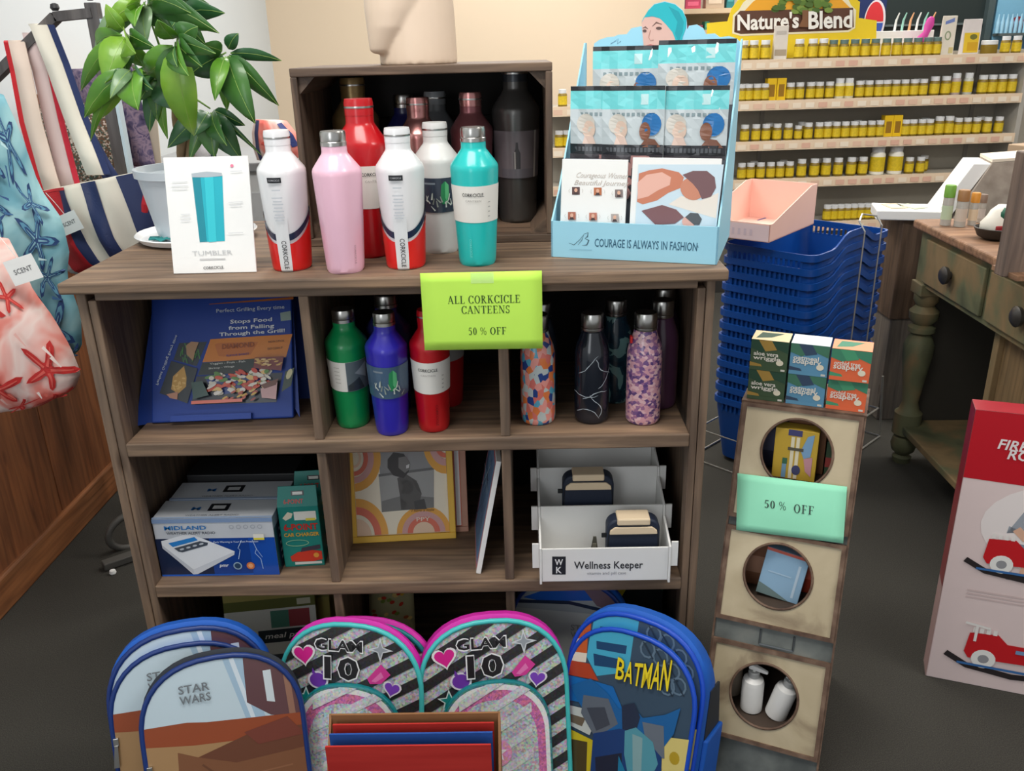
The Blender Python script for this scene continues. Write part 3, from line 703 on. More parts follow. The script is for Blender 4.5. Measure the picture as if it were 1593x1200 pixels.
# head-wrap packets standing in two rows
POUCH = mat('pouch_white', (226, 230, 230), .18, coat=.5, var=.02)
def pouch_label(k): return ('clear head wrap packet at the left of the front row in the blue display', 'middle head wrap packet of the front row in the blue display', 'right head wrap packet of the front row in the blue display',
    'left head wrap packet of the back row in the blue display', 'right head wrap packet of the back row in the blue display')[k]
def pouch(k, pxs, top, y0, ztop, full):
    Oo, Xx, Yy, Zz = frame_of(hdsp)
    u0 = on_plane(pxs[0], top, Oo+Yy*y0, Xx, Zz)[0]; u1 = on_plane(pxs[1], top, Oo+Yy*y0, Xx, Zz)[0]
    u0 = max(u0, .0045); u1 = min(u1, W_-.0045)
    c = thing('head_wrap_packet', pouch_label(k), 'packet', local_pt(hdsp, u0, y0, .0048), az, 'head wrap packets in the counter display')
    wd = u1-u0
    def sk(u, v, h): return Vector((u, -h-.004*math.sin(PI*u/wd)*math.sin(PI*min(1, max(0, v/ztop)))-.0012*math.sin(u*140+v*60), v))
    m = MB(); m.grid(lambda a, b: sk(wd*a, ztop*b, 0), 10, 10); m.build('pouch', POUCH, c, smooth='all', solid=.002)
    A = Art(sk, .02, .0018, .00012); z = ztop
    A.rect(0, z-.008, wd, z, (24, 28, 34)); A.rect(0, z-.040, wd, z-.008, (116, 218, 222)); A.rect(wd*.62, z-.032, wd*.74, z-.014, (196, 232, 234))
    A.rect(0, z-.170, wd, z-.040, (196, 206, 210))
    for q in range(9): A.rect(wd*(.16+.08*q), z-.052, wd*(.16+.08*q)+wd*.05, z-.046, (130, 150, 156))
    # two heads in caps
    A.ell(wd*.26, z-.066, wd*.15, .018, (212, 206, 196), 16); A.ell(wd*.31, z-.076, wd*.11, .016, (226, 198, 180), 14); A.poly([(wd*.2, z-.106), (wd*.24, z-.088), (wd*.38, z-.088), (wd*.44, z-.106)], (228, 200, 186))
    A.ell(wd*.80, z-.066, wd*.155, .020, (30, 112, 178), 18); A.ell(wd*.70, z-.078, wd*.09, .016, (136, 86, 62), 14); A.poly([(wd*.62, z-.106), (wd*.72, z-.090), (wd*.86, z-.092), (wd*.96, z-.106)], (124, 78, 58))
    if full:
        A.rect(0, z-.120, wd, z-.102, (34, 36, 42)); [A.rect(wd*(.08+.062*q_), z-.115, wd*(.08+.062*q_)+wd*.042, z-.107, (84, 88, 94)) for q_ in range(14)]
        A.rect(0, z-.20, wd, z-.120, (66, 62, 68)); A.poly([(wd*.3, z-.2), (wd*.45, z-.121), (wd*.8, z-.121), (wd*.9, z-.2)], (188, 140, 136) if k != 2 else (56, 54, 62))
    A.build('printed_front', c, GLOSSP)
    return c
pouch(3, (923, 1028), 80, .18, .36, False); pouch(4, (1025, 1155), 75, .176, .368, False)
pouch(0, (888, 985), 131, .10, .293, True); pouch(2, (1027, 1140), 134, .097, .292, True); pouch(1, (938, 1036), 133, .091, .293, True)

# ------------------------------------------------------------------ second shelf: grilling basket box
o = tilted('grill_pan_box', 'tilted blue box for a grilling pan with food pictures, in the upper left cubby', 'box', (-.380, .118, .7283+.004), math.radians(3), math.radians(27))
MB().box(-.142, .0, 0, .142, .045, .255).add([], []).build('carton', BOXBLUE, o, bevel=.003)
# side wings folded forward
MB().prism([(-.142, 0), (-.178, -.004), (-.142, .25)], lambda u, v, t: (u, t, v), .012, .016).build('side_flap', BOXBLUE, o)
MB().prism([(.142, .02), (.152, .0), (.142, .24)], lambda u, v, t: (u, t, v), .012, .016).build('side_flap', BOXBLUE, o)
MB().box(-.10, -.012, .0, .06, 0, .012).build('bottom_tab', BOXBLUE, o)
A = flat_art(o, (0, 0, 0), (1,0,0), (0,0,1), .05)
P = lambda cx, cy: (210+cx/5., 440+cy/5.)             # coordinates read in a 5x enlargement
def q(*pts): return [P(*p) for p in pts]
A.poly(q((578,165),(1232,110),(1232,130),(578,170)), (170, 96, 40), True)
A.poly(q((588,440),(1225,400),(1175,580),(525,620)), (214, 124, 26), True)
A.poly(q((620,480),(650,470),(960,460),(900,560),(690,575),(650,570)), (196, 104, 20), True)
A.poly(q((525,625),(940,590),(920,700),(490,720)), (22, 36, 34), True)
A.poly(q((480,730),(1150,700),(1100,930),(440,950)), (34, 40, 52), True)
A.poly(q((545,740),(1060,690),(1040,790),(700,870),(600,830)), (30, 62, 140), True)
rnd = random.Random(5)
for k in range(90):
    cx = rnd.uniform(590, 1050); cy = 780+rnd.uniform(-80, 70)-(cx-800)*.1; c = rnd.choice([(214, 76, 44), (230, 222, 206), (236, 196, 120), (206, 58, 36), (90, 140, 60), (232, 224, 214)])
    p = P(cx, cy); A.ell(p[0], p[1], rnd.uniform(4, 9), rnd.uniform(2, 3.6), c, 8, rnd.uniform(-.6, .6), px=True)
for k in range(14): p = P(rnd.uniform(700, 960), rnd.uniform(850, 910)); A.ell(p[0], p[1], 5, 1.6, rnd.choice([(190, 70, 40), (216, 170, 60), (150, 40, 30)]), 8, -.5, px=True)
A.poly(q((455,780),(540,770),(590,880),(470,910)), (44, 78, 70), True)
A.poly(q((990,830),(1120,780),(1110,910),(1000,900)), (206, 160, 160), True); A.poly(q((990,800),(1130,750),(1110,800),(1020,830)), (110, 60, 44), True)
A.poly(q((455,925),(850,905),(850,930),(455,950)), (222, 110, 90), True)
A.poly(q((945,590),(1170,580),(1150,690),(935,670)), (120, 40, 40), True)
for k in range(22): p = P(rnd.uniform(960, 1150), rnd.uniform(600, 650)); A.ell(p[0], p[1], 4, 1.2, rnd.choice([(214, 170, 100), (190, 140, 70), (230, 196, 140)]), 7, rnd.uniform(-.4, .2), px=True)
A.build('food_picture', o, GLOSSP)
A = flat_art(o, (0, 0, 0), (1,0,0), (0,0,1), .05)
A.poly(q((345,470),(560,460),(480,650),(300,600)), (28, 40, 50), True)
for k in range(16): p = P(rnd.uniform(350, 530), rnd.uniform(470, 600)); A.line([p, (p[0]+rnd.uniform(-3, 3), p[1]+8)], .002, (60, 130, 60), True)
A.poly(q((400,490),(440,460),(500,465),(470,540),(455,610),(405,560)), (176, 134, 96), True)
A.poly(q((285,610),(490,670),(410,940),(195,860)), (36, 44, 52), True); A.poly(q((300,730),(385,650),(405,740),(400,810),(340,865),(285,830)), (206, 156, 72), True)
for k in range(12): p = P(rnd.uniform(305, 390), rnd.uniform(720, 830)); A.ell(p[0], p[1], 3, 1.5, (232, 190, 110), 7, rnd.random()*3, px=True)
A.poly(q((250,870),(340,850),(335,910),(280,900)), (200, 140, 110), True)
A.build('food_picture', o, GLOSSP)
A = flat_art(o, (0, 0, 0), (1,0,0), (0,0,1), .05)
A.poly(q((1170,690),(1240,660),(1215,800),(1140,850)), (34, 60, 44), True); A.ell(*P(1200, 710), 4, 9, (214, 206, 160), 10, .4, px=True)
A.poly(q((1130,235),(1210,220),(1215,290),(1135,300)), (150, 168, 160), True)
A.build('food_picture', o, GLOSSP)
A = flat_art(o, (0, 0, 0), (1,0,0), (0,0,1), .05, .0018)
for st, p, b, c in (('Perfect Grilling Every time', [P(636, 244), P(1165, 212), P(634, 206)], .008, (196, 206, 220)), ('Stops Food', [P(742, 330), P(1068, 310), P(742, 290)], .02, (226, 230, 236)), ('from Falling', [P(730, 378), P(1085, 358), P(730, 340)], .02, (226, 230, 236)), ('Through the Grill!', [P(658, 428), P(1168, 395), P(658, 390)], .02, (226, 230, 236)),
        ('DIAMOND', [P(680, 520), P(930, 500), P(680, 480)], .02, (150, 70, 16)), ('FLAVOR BASKET', [P(715, 578), P(890, 562), P(715, 562)], .01, (60, 40, 120)), ('Veggies - Fruit - Fish', [P(585, 645), P(860, 625), P(585, 625)], .004, (226, 226, 220)), ('Shrimp - Wings', [P(575, 680), P(775, 662), P(575, 662)], .004, (226, 226, 220)),
        ('NON STICK', [P(1040, 470), P(1165, 460), P(1040, 455)], 0, (90, 50, 20)), ('EASY CLEAN UP', [P(1035, 525), P(1150, 515), P(1035, 508)], 0, (90, 50, 20))):
    A.text(st, 0, 0, 0, 0, c, b, px=p)
A.text('Perfect Grilling Every time', 0, 0, 0, 0, (200, 210, 226), .01, px=[P(160, 790), P(315, 405), P(185, 800)])
A.build('lettering', o, GLOSSP)
o2 = tilted('grill_pan_box', 'second grilling pan box with an orange edge, hidden behind the tilted blue one', 'box', (-.345, .20, .7283), math.radians(2), math.radians(22))
MB().box(-.12, .03, 0, .12, .07, .27).build('carton', BOXBLUE, o2, bevel=.003)
MB().box(-.105, .0285, .235, .11, .03, .272).build('orange_band', mat('orange_print', (176, 92, 34), .5), o2)

# ------------------------------------------------------------------ third shelf, left: radios and compressor cartons
z3 = .406
SILV = mat('carton_silver', (196, 200, 206), .42, var=.02)
def radio(label, y0, x0=-.534, full=True):
    c = thing('radio_carton', label, 'box', (x0, y0, z3+.0004), 0, 'weather radio cartons')
    w_, d_, h_ = .246, .078, .136
    MB().box(0, 0, 0, w_, d_, h_).build('carton', SILV, c, bevel=.0015)
    A = flat_art(c, (0, 0, 0), (1,0,0), (0,0,1), .03)
    A.rect(0, 0, w_, h_*.66, (20, 62, 140)); A.rect(0, 0, w_*.45, h_*.66, (18, 34, 66)); A.rect(0, 0, w_, .004, (24, 90, 190)); A.rect(w_*.78, 0, w_, h_*.66, (22, 76, 168))
    A.rect(0, h_*.93, w_, h_, (126, 150, 186))
    A.poly([(.012, .085), (.06, .099), (.082, .098), (.160, .058), (.158, .050), (.078, .006), (.066, .004), (.012, .070)], (226, 229, 234))
    A.poly([(.012, .076), (.068, .016), (.068, .004), (.012, .068)], (190, 194, 202)); A.poly([(.068, .016), (.160, .058), (.158, .050), (.076, .005), (.068, .004)], (204, 208, 216))
    A.poly([(.026, .080), (.082, .094), (.088, .086), (.034, .071)], (40, 126, 200)); A.poly([(.036, .068), (.092, .084), (.108, .080), (.106, .074), (.052, .058), (.044, .060)], (70, 78, 88))
    for k in range(4): A.ell(.052+.014*k, .0655+.004*k, .005, .0022, (190, 196, 204), 10, .25)
    A.line([(.178, .085), (.168, .066), (.172, .062), (.166, .040)], .0012, (190, 214, 240)); A.line([(.200, .086), (.206, .064), (.202, .054), (.212, .040), (.214, .016)], .0012, (180, 206, 236)); A.line([(.206, .064), (.216, .044)], .0008, (180, 206, 236))
    A.ell(.162, .024, .009, .009, (150, 176, 196)); A.ell(.162, .024, .0065, .0065, (40, 66, 96)); A.ell(.189, .024, .0085, .0085, (212, 120, 66)); A.ell(.189, .024, .005, .005, (236, 170, 120))
    A.text('pmr', .134, .024, .020, .008, (226, 230, 236), .02, .2)
    A.text('MIDLAND', .067, h_*.855, .086, .0095, (20, 110, 180), .02); A.text('WEATHER ALERT RADIO', .077, h_*.765, .100, .006, (60, 66, 76), .012)
    A.text('Early Warning is Your Best Protection', .166, h_*.60, .092, .0055, (214, 224, 240), .004, .2)
    for k in range(5): A.ring(.162+.0145*k, h_*.86, .005, .005, .0014, .0014, (160, 166, 176), 10)
    A.rect(.204, h_*.67, .226, h_*.735, (232, 228, 216)); A.rect(.204, h_*.635, .226, h_*.67, (230, 214, 60))
    A.build('printed_front', c, GLOSSP)
    A = flat_art(c, (0, 0, h_), (1,0,0), (0,1,0), .03)
    A.rect(.104, .030, .146, .060, (32, 34, 38)); A.rect(.112, .038, .138, .052, (206, 208, 210)); A.text('M', .078, .04, .018, .012, (24, 100, 170), .02); A.rect(0, .0, w_, .006, (150, 170, 200)); A.text('WEATHER ALERT RADIO', .12, .012, .11, .006, (120, 126, 136))
    A.build('printed_top', c, GLOSSP)
    A = flat_art(c, (w_, 0, 0), (0,1,0), (0,0,1), .03)
    A.rect(0, 0, d_, h_, (22, 30, 52)); A.rect(0, h_*.8, d_, h_, (120, 132, 150))
    for k in range(5): A.rect(.03, .02+.017*k, .05, .027+.017*k, (200, 206, 214))
    A.build('printed_side', c, GLOSSP)
    return c
radio('front silver and blue weather radio carton with the radio pictured, lower left cubby', .056)
radio('second silver weather radio carton standing right behind the front one', .1365, -.528)
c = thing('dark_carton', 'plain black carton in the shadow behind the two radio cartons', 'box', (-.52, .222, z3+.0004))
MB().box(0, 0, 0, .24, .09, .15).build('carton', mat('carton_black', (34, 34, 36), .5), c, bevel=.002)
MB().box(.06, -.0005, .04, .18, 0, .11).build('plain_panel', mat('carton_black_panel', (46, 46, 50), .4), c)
TEALB = mat('carton_teal', (24, 128, 118), .45, var=.03)
def compressor(label, y0, x0):
    c = thing('tyre_inflator_carton', label, 'box', (x0, y0, z3+.0004), math.radians(4), 'teal hang-tab cartons')
    w_, d_, h_ = .083, .05, .145
    MB().box(0, 0, 0, w_, d_, h_).build('carton', TEALB, c, bevel=.0015)
    tb = MB().hexa([(0,0,h_),(w_,0,h_),(w_,.002,h_),(0,.002,h_),(.004,.012,h_+.04),(w_-.002,.012,h_+.04),(w_-.002,.014,h_+.04),(.004,.014,h_+.04)]).build('hang_tab', TEALB, c)
    A = flat_art(c, (0, 0, 0), (1,0,0), (0,0,1), .03)
    A.poly([(.008, .118), (.02, .132), (.03, .128), (.026, .118), (.014, .112)], (222, 214, 190)); A.rect(.032, .112, w_-.006, .132, (228, 226, 216)); A.rect(.055, .110, w_-.008, .116, (220, 206, 80))
    A.text('6-POINT', .043, .096, .070, .016, (200, 50, 40), .03); A.text('CAR CHARGER', .043, .078, .072, .009, (226, 168, 50), .02)
    A.ring(.032, .058, .024, .008, .0016, .0016, (150, 190, 150)); 
    A.poly([(.014, .026), (.03, .036), (.058, .040), (.080, .036), (.080, .016), (.06, .012), (.016, .014)], (206, 54, 36)); A.poly([(.040, .046), (.078, .052), (.078, .042), (.036, .036)], (66, 60, 72)); A.rect(.022, .006, .078, .012, (214, 214, 208)); A.ell(.068, .027, .006, .006, (224, 150, 60), 10)
    A.build('printed_front', c, GLOSSP)
    A = flat_art(c, (0, 0, h_), (1,0,0), (0,.012,.04), .03, .0006)
    A.rect(.03, .022, .056, .032, (20, 20, 22)); A.rect(.033, .024, .053, .030, (214, 214, 206)); A.text('6-POINT', .034, .010, .04, .010, (190, 50, 36), .02)
    A.build('tab_print', c, GLOSSP)
    return c
compressor('teal hang-tab carton with red lettering beside the radio cartons', .082, -.283)
compressor('teal hang-tab carton behind the front one, only its tab showing', .150, -.265)

# ------------------------------------------------------------------ third shelf, middle: picture frames
YEL = mat('frame_yellow', (236, 186, 66), .5, var=.03)
o = tilted('photo_frame', 'yellow photo frame with painted rainbows and a black and white photo', 'picture frame', (-.044, .178, z3+.0005), math.radians(4), math.radians(16))
fw, fh = .232, .262
for a, b, c_, d in ((-fw/2, 0, fw/2, .014), (-fw/2, fh-.014, fw/2, fh), (-fw/2, .014, -fw/2+.014, fh-.014), (fw/2-.014, .014, fw/2, fh-.014)):
    MB().box(a, 0, b, c_, .018, d).build('moulding', YEL, o, bevel=.0015)
MB().box(-fw/2+.013, .008, .013, fw/2-.013, .012, fh-.013).build('mat_board', mat('mat_cream', (240, 228, 204), .6), o)
A = flat_art(o, (0, .008, 0), (1,0,0), (0,0,1), .03)
A.rect(-.101, .015, .101, .247, (242, 232, 210))
ORG, CORAL, MAUV, PCH = (236, 172, 74), (226, 116, 92), (214, 164, 160), (238, 206, 178)
def rainbow(u, v, r, a0, a1):
    for k, c in enumerate((ORG, CORAL if k_ else MAUV, MAUV if k_ else CORAL, PCH) if False else ((ORG, MAUV, CORAL, PCH))):
        A.ring(u, v, r*(1-.2*k), r*(1-.2*k), r*.2 if k < 3 else r*.4, r*.2 if k < 3 else r*.4, c, 18, a0, a1)
rainbow(.045, .0152, .060, 0, PI)
for k, (r, c) in enumerate(((.075, ORG), (.058, CORAL), (.034, PCH))): A.ring(-.101, .0152, r*.9, r*1.12, r*.26 if k < 2 else r*.9, r*.3 if k < 2 else r*1.12, c, 12, 0, PI/2)
for k, (r, c) in enumerate(((.075, ORG), (.056, MAUV), (.040, CORAL), (.022, PCH))): A.ring(-.101, .19, r*.8, r, r*.24, r*.24, c, 14, -PI/2, PI/2)
for k, (r, c) in enumerate(((.07, ORG), (.052, MAUV), (.034, CORAL))): A.ring(.101, .215, r*.7, r, r*.3, r*.3, c, 14, PI/2, 1.5*PI)
A.text('PPY', .045, .046, .030, .009, (240, 226, 210), .01); A.text('I have a little', .045, .066, .05, .006, (120, 84, 40), 0, .2)
A.build('rainbow_print', o)
A = flat_art(o, (0, .0072, 0), (1,0,0), (0,0,1), .03)
A.poly([(589, 700), (674, 696), (675, 790), (594, 797)], (146, 146, 146), True)
A.poly([(589, 738), (675, 728), (675, 790), (594, 797)], (166, 166, 164), True); A.poly([(589, 738), (675, 727), (675, 731), (589, 742)], (110, 110, 110), True)
A.poly([(594, 780), (630, 770), (675, 774), (675, 790), (594, 797)], (128, 128, 126), True)
A.poly([(618, 744), (632, 738), (648, 748), (656, 768), (650, 793), (624, 793), (622, 770)], (96, 94, 92), True)          # bare shoulders
A.poly([(603, 715), (612, 704), (628, 706), (636, 718), (636, 734), (628, 744), (612, 740), (603, 728)], (66, 64, 64), True)   # hair
A.poly([(620, 712), (632, 710), (638, 720), (638, 730), (630, 736), (620, 728)], (124, 122, 120), True); A.poly([(632, 724), (637, 722), (636, 728), (632, 729)], (214, 214, 212), True)
A.poly([(640, 744), (650, 752), (656, 768), (648, 762)], (84, 82, 80), True); A.poly([(644, 780), (660, 776), (664, 792), (646, 793)], (74, 74, 74), True)
A.build('snapshot', o)
MB().box(-.101, .0062, .015, .101, .0066, .247).build('glazing', mat('frame_glass', (255, 255, 255), .05, trans=1., alpha=.12), o)
o = tilted('photo_frame', 'dusty pink wooden frame half hidden behind the yellow one', 'picture frame', (-.012, .208, z3+.0005), math.radians(3), math.radians(16))
for a, b, c_, d in ((-.11, 0, .11, .012), (-.11, .25, .11, .262), (-.11, .012, -.096, .25), (.096, .012, .11, .25)):
    MB().box(a, 0, b, c_, .016, d).build('moulding', mat('frame_dusty', (188, 138, 116), .55), o, bevel=.0015)
MB().box(-.097, .006, .011, .097, .01, .251).build('mat_board', mat('mat_coral', (214, 120, 98), .6), o)
MB().box(.084, .0055, .014, .094, .006, .248).build('white_border', CARD, o)
# leaning slim frame seen on edge
zt = .655
o = thing('photo_frame', 'white edged frame leaning sideways against the cubby divider', 'picture frame', (.122, .045, z3+.0006), math.radians(-6))
o.rotation_euler = (Matrix.Rotation(math.radians(3.5), 3, 'Z') @ Matrix.Rotation(math.radians(11), 3, 'Y')).to_euler()
MB().box(0, 0, .0015, .010, .19, .262).build('moulding', CARD, o, bevel=.001)
A = Art(lambda u, v, h: Vector((-h, u, v)), .03, .0004)
A.rect(.004, .006, .186, .258, (206, 110, 116)); A.rect(.012, .014, .178, .25, (90, 130, 170))
rnd = random.Random(2)
for k in range(30): A.line([(.015+.16*rnd.random(), .02+.2*rnd.random()), (.015+.16*rnd.random(), .1+.14*rnd.random())], .003, rnd.choice([(60, 96, 140), (150, 180, 200), (40, 70, 110)]))
A.build('patterned_front', o)

# ------------------------------------------------------------------ third shelf, right: white tiered stand with pill cases
WB = mat('white_painted_board', (232, 231, 228), .5, var=.015)
wk = thing('tiered_stand', 'white tiered tray stand for pill cases in the lower right cubby', 'display stand', (.384, .004, z3+.0005))
hw_ = .131
prof = [(0, 0), (0, .084), (.085, .105), (.088, .128), (.175, .15), (.178, .17), (.262, .19), (.266, .27), (.275, .27), (.275, 0)]
for s in (-1, 1):
    xx = s*hw_-(.0045 if s > 0 else 0)
    MB().prism(prof, lambda u, v, t: (t, u, v), xx, xx+.0045).build('side_panel', WB, wk, bevel=.0008)
for k, (yy, zb, zt_) in enumerate(((.004, .004, .080), (.090, .006, .128), (.178, .062, .172), (.266, .10, .268))):
    MB().box(-hw_+.005, yy, zb, hw_-.005, yy+.004, zt_).build('tray_front', WB, wk, bevel=.0006)
    for s in (-1, 1):
        z1_ = zt_ if k else .092
        MB().box(min(s*(hw_+.0008), s*(hw_+.014)), yy, z1_-.055, max(s*(hw_+.0008), s*(hw_+.014)), yy+.004, z1_).build('slot_tab', WB, wk)
    if k < 3: MB().box(-hw_+.005, yy+.005, (.004, .060, .098)[k], hw_-.005, yy+.085, (.004, .060, .098)[k]+.004).build('tray_floor', WB, wk)
A = flat_art(wk, (0, .004, 0), (1,0,0), (0,0,1), .03)
A.poly([(859, 866), (880, 866), (880, 894), (859, 894)], (28, 30, 38), True)
A.build('emblem_block', wk)
A = flat_art(wk, (0, .0035, 0), (1,0,0), (0,0,1), .03)
A.text('W', 0, 0, 0, 0, (232, 232, 232), .02, px=[(863, 879.5), (876, 879.5), (863, 870)]); A.text('K', 0, 0, 0, 0, (232, 232, 232), .02, px=[(865, 892), (874, 892), (865, 882)])
A.build('emblem_letters', wk)
A = flat_art(wk, (0, .004, 0), (1,0,0), (0,0,1), .03)
A.text('Wellness Keeper', 0, 0, 0, 0, (38, 38, 42), .012, px=[(893, 889), (1000, 888), (893, 874)]); 
A.build('brand_lettering', wk)
A = flat_art(wk, (0, .004, 0), (1,0,0), (0,0,1), .03)
A.text('vitamin and pill case', 0, 0, 0, 0, (140, 140, 142), px=[(913, 896), (974, 895), (913, 890)])
A.build('small_lettering', wk)
NAVYF = mat('navy_case', (26, 36, 56), .6, var=.1, nscale=200, bump=.1); CREAMF = mat('cream_case', (226, 204, 172), .55, var=.03)
def pill_case(label, cx, y0, z0):
    c = thing('pill_case', label, 'case', (cx, y0, z0), 0, 'navy pill cases')
    hw, h = .053, .122
    def outline(w, hh, r=.022, n=6):
        pts = [(-w, 0), (w, 0)]
        for cx_, a0 in ((w-r, 0), (-w+r, PI/2)):
            pts += [(cx_+r*math.cos(a0+PI/2*i/n), hh-r+r*math.sin(a0+PI/2*i/n)) for i in range(n+1)]
        return pts
    MB().prism(outline(hw, h), lambda u, v, t: (u, t, v), 0, .034).build('case_body', NAVYF, c, bevel=.004, smooth=True)
    MB().prism([(u, v) for u, v in outline(hw*.9, h*.93, .02) if v > h*.5]+[(-hw*.9, h*.60), (hw*.9, h*.60)], lambda u, v, t: (u, t, v), -.002, .002).build('cream_flap', CREAMF, c, bevel=.001) if False else None
    MB().prism([(-hw*.9, h*.74), (hw*.9, h*.74), (hw*.88, h*.81), (hw*.7, h*.875), (-hw*.7, h*.875), (-hw*.88, h*.81)], lambda u, v, t: (u, t, v), -.003, .004).build('cream_flap', CREAMF, c, bevel=.0015)
    MB().box(-hw*.62, -.004, h*.91, hw*.62, .036, h+.004).build('carry_strap', CREAMF, c, bevel=.003)
    MB().tube([(-hw*.94, .004, h*.1), (-hw*.95, .001, h*.5), (-hw*.9, .001, h*.82), (-hw*.6, .001, h*.895), (hw*.6, .001, h*.895), (hw*.9, .001, h*.82), (hw*.95, .001, h*.5), (hw*.94, .004, h*.1)], .0014, 6).build('zip', mat('zip_black', (20, 22, 26), .5), c)
    MB().box(-hw-.010, .004, h*.66, -hw, .008, h*.73).build('zip_pull', mat('zip_black', (20, 22, 26), .5), c)
    return c
p1 = at(983, 850, y=.045); pill_case('navy and cream zip pill case in the lowest tray of the white stand', p1.x, .03, z3+.0005+.0085)
p1 = at(914, 790, y=.13); pill_case('navy and cream zip pill case in the second tray of the white stand', p1.x, .115, z3+.0005+.0645)
p1 = at(924, 862, y=.035)
c = thing('folded_tag', 'small dark triangular tag lying beside the front pill case', 'tag', (p1.x, .03, z3+.009))
MB().prism([(-.016, 0), (.014, 0), (.004, .088-.004), (-.002, .084)], lambda u, v, t: (u, t, v), 0, .004).build('tag_card', mat('tag_dark', (66, 64, 54), .6), c)
MB().box(-.004, -.001, .05, .004, 0, .07).build('tag_print', mat('tag_print', (110, 106, 92), .6), c)

# ------------------------------------------------------------------ bottom shelf
z4 = .0855
OLIVE = mat('olive_card', (140, 128, 60), .6, var=.05)
for k in range(3):
    lab = ('front of three olive and white boxed packs in the bottom left cubby', 'middle of three olive and white boxed packs in the bottom left cubby', 'rear of three olive boxed packs in the bottom left cubby')[k]
    c = tilted('boxed_pack', lab, 'box', (-.345+.022*k, .10+.042*k, z4+.001), math.radians(8), math.radians(14), 'boxed packs in the bottom cubby')
    MB().box(-.10, 0, 0, .10, .034, .232).build('carton', OLIVE, c, bevel=.0015)
    if k == 0:
        A = flat_art(c, (0, 0, 0), (1,0,0), (0,0,1), .05)
        A.rect(-.1, .20, .1, .232, (160, 148, 78)); A.rect(-.1, .177, .1, .20, (92, 96, 36)); A.rect(-.1, 0, .1, .177, (206, 206, 196)); A.rect(.06, .182, .09, .196, (190, 186, 160))
        A.rect(.0, .132, .04, .172, (70, 124, 104)); A.rect(.04, .132, .086, .172, (150, 56, 62)); A.rect(-.03, .098, .092, .128, (30, 40, 44)); A.text('meal pack', .034, .112, .10, .016, (220, 220, 214), .01, .2)
        A.rect(-.1, .0, .1, .07, (60, 66, 70))
        A.build('printed_front', c)
    else: MB().box(-.098, -.0006, .17, .098, 0, .222).build('printed_band', mat('olive_dark', (110, 108, 44), .6), c)
c = tilted('snack_bag', 'clear bag of red, yellow and green items in the bottom middle cubby', 'packet', (-.085, .16, z4+.001), 0, math.radians(12))
MB().grid(lambda a, b: Vector((-.05+.10*a, -.012*math.sin(PI*a)*math.sin(PI*b), .25*b)), 8, 10).build('pouch', mat('clear_pouch', (176, 170, 130), .15, coat=.5), c, smooth='all', solid=.012)
A = Art(lambda u, v, h: Vector((u, -.007-.012*math.sin(PI*(u+.05)/.10)*math.sin(PI*v/.25)-h, v)), .02)
rnd = random.Random(8)
for k in range(40): A.ell(-.045+.09*rnd.random(), .12+.12*rnd.random(), .006, .004, rnd.choice([(196, 60, 40), (216, 170, 60), (120, 140, 60), (226, 196, 120), (170, 90, 50)]), 9, rnd.random())
A.poly([(-.05, .205), (.0, .212), (.05, .205), (.05, .215), (0, .224), (-.05, .216)], (190, 52, 40))
A.build('printed_front', c, GLOSSP)
c = tilted('toy_box', 'dark box with red and green print at the back of the bottom right cubby', 'box', (.42, .18, z4+.001), math.radians(-4), math.radians(6))
MB().box(-.115, 0, 0, .115, .06, .272).build('carton', mat('carton_dark', (26, 34, 34), .45), c, bevel=.002)
A = flat_art(c, (0, 0, 0), (1,0,0), (0,0,1), .05)
A.poly([(.02, .21), (.05, .225), (.08, .222), (.088, .19), (.06, .18), (.04, .195)], (186, 50, 44)); A.poly([(.04, .18), (.088, .2), (.115, .17), (.115, .27), (.098, .27), (.095, .22)], (40, 96, 72)); A.poly([(.08, .262), (.112, .262), (.112, .235)], (150, 44, 52))
A.rect(-.01, .248, .07, .260, (70, 76, 74)); A.poly([(-.01, .17), (.02, .2), (.035, .18), (.02, .15)], (214, 190, 40))
A.build('printed_front', c, GLOSSP)

# ================================================================== slanted bin tower with round openings
TW = thing('bin_tower', 'tall leaning rusty metal bin tower with three round openings beside the bookcase', 'display stand', (0, 0, 0))
t_rz, t_tilt = math.radians(-23), math.radians(20)
TO = Vector((.722, -.02, .35)); tb_v = -.372
TW.location = TO + (Matrix.Rotation(t_rz, 3, 'Z') @ Vector((0, math.sin(t_tilt), math.cos(t_tilt))))*tb_v
TW.rotation_euler = (0, 0, t_rz)
# own axes: x right, y away, z up; front plane leans back by t_tilt
sT, cT = math.sin(t_tilt), math.cos(t_tilt)
def tf(u, v, h=0.): v -= tb_v; return Vector((u, v*sT-h*cT, v*cT+h*sT))    # h: out of the front plane
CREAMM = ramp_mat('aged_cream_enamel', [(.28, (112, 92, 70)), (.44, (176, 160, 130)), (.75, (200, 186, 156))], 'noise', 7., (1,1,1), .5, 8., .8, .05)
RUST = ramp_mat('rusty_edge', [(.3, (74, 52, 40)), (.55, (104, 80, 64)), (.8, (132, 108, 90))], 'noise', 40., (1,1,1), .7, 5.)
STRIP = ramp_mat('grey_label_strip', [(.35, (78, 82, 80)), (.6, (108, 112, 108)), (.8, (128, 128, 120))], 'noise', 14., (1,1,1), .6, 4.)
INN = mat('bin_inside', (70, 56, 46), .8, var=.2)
tw0, tw1 = -.111, .118; DEP = .20
mods = [(.176, .411), (-.036, .158), (-.277, -.078)]
vt = .411
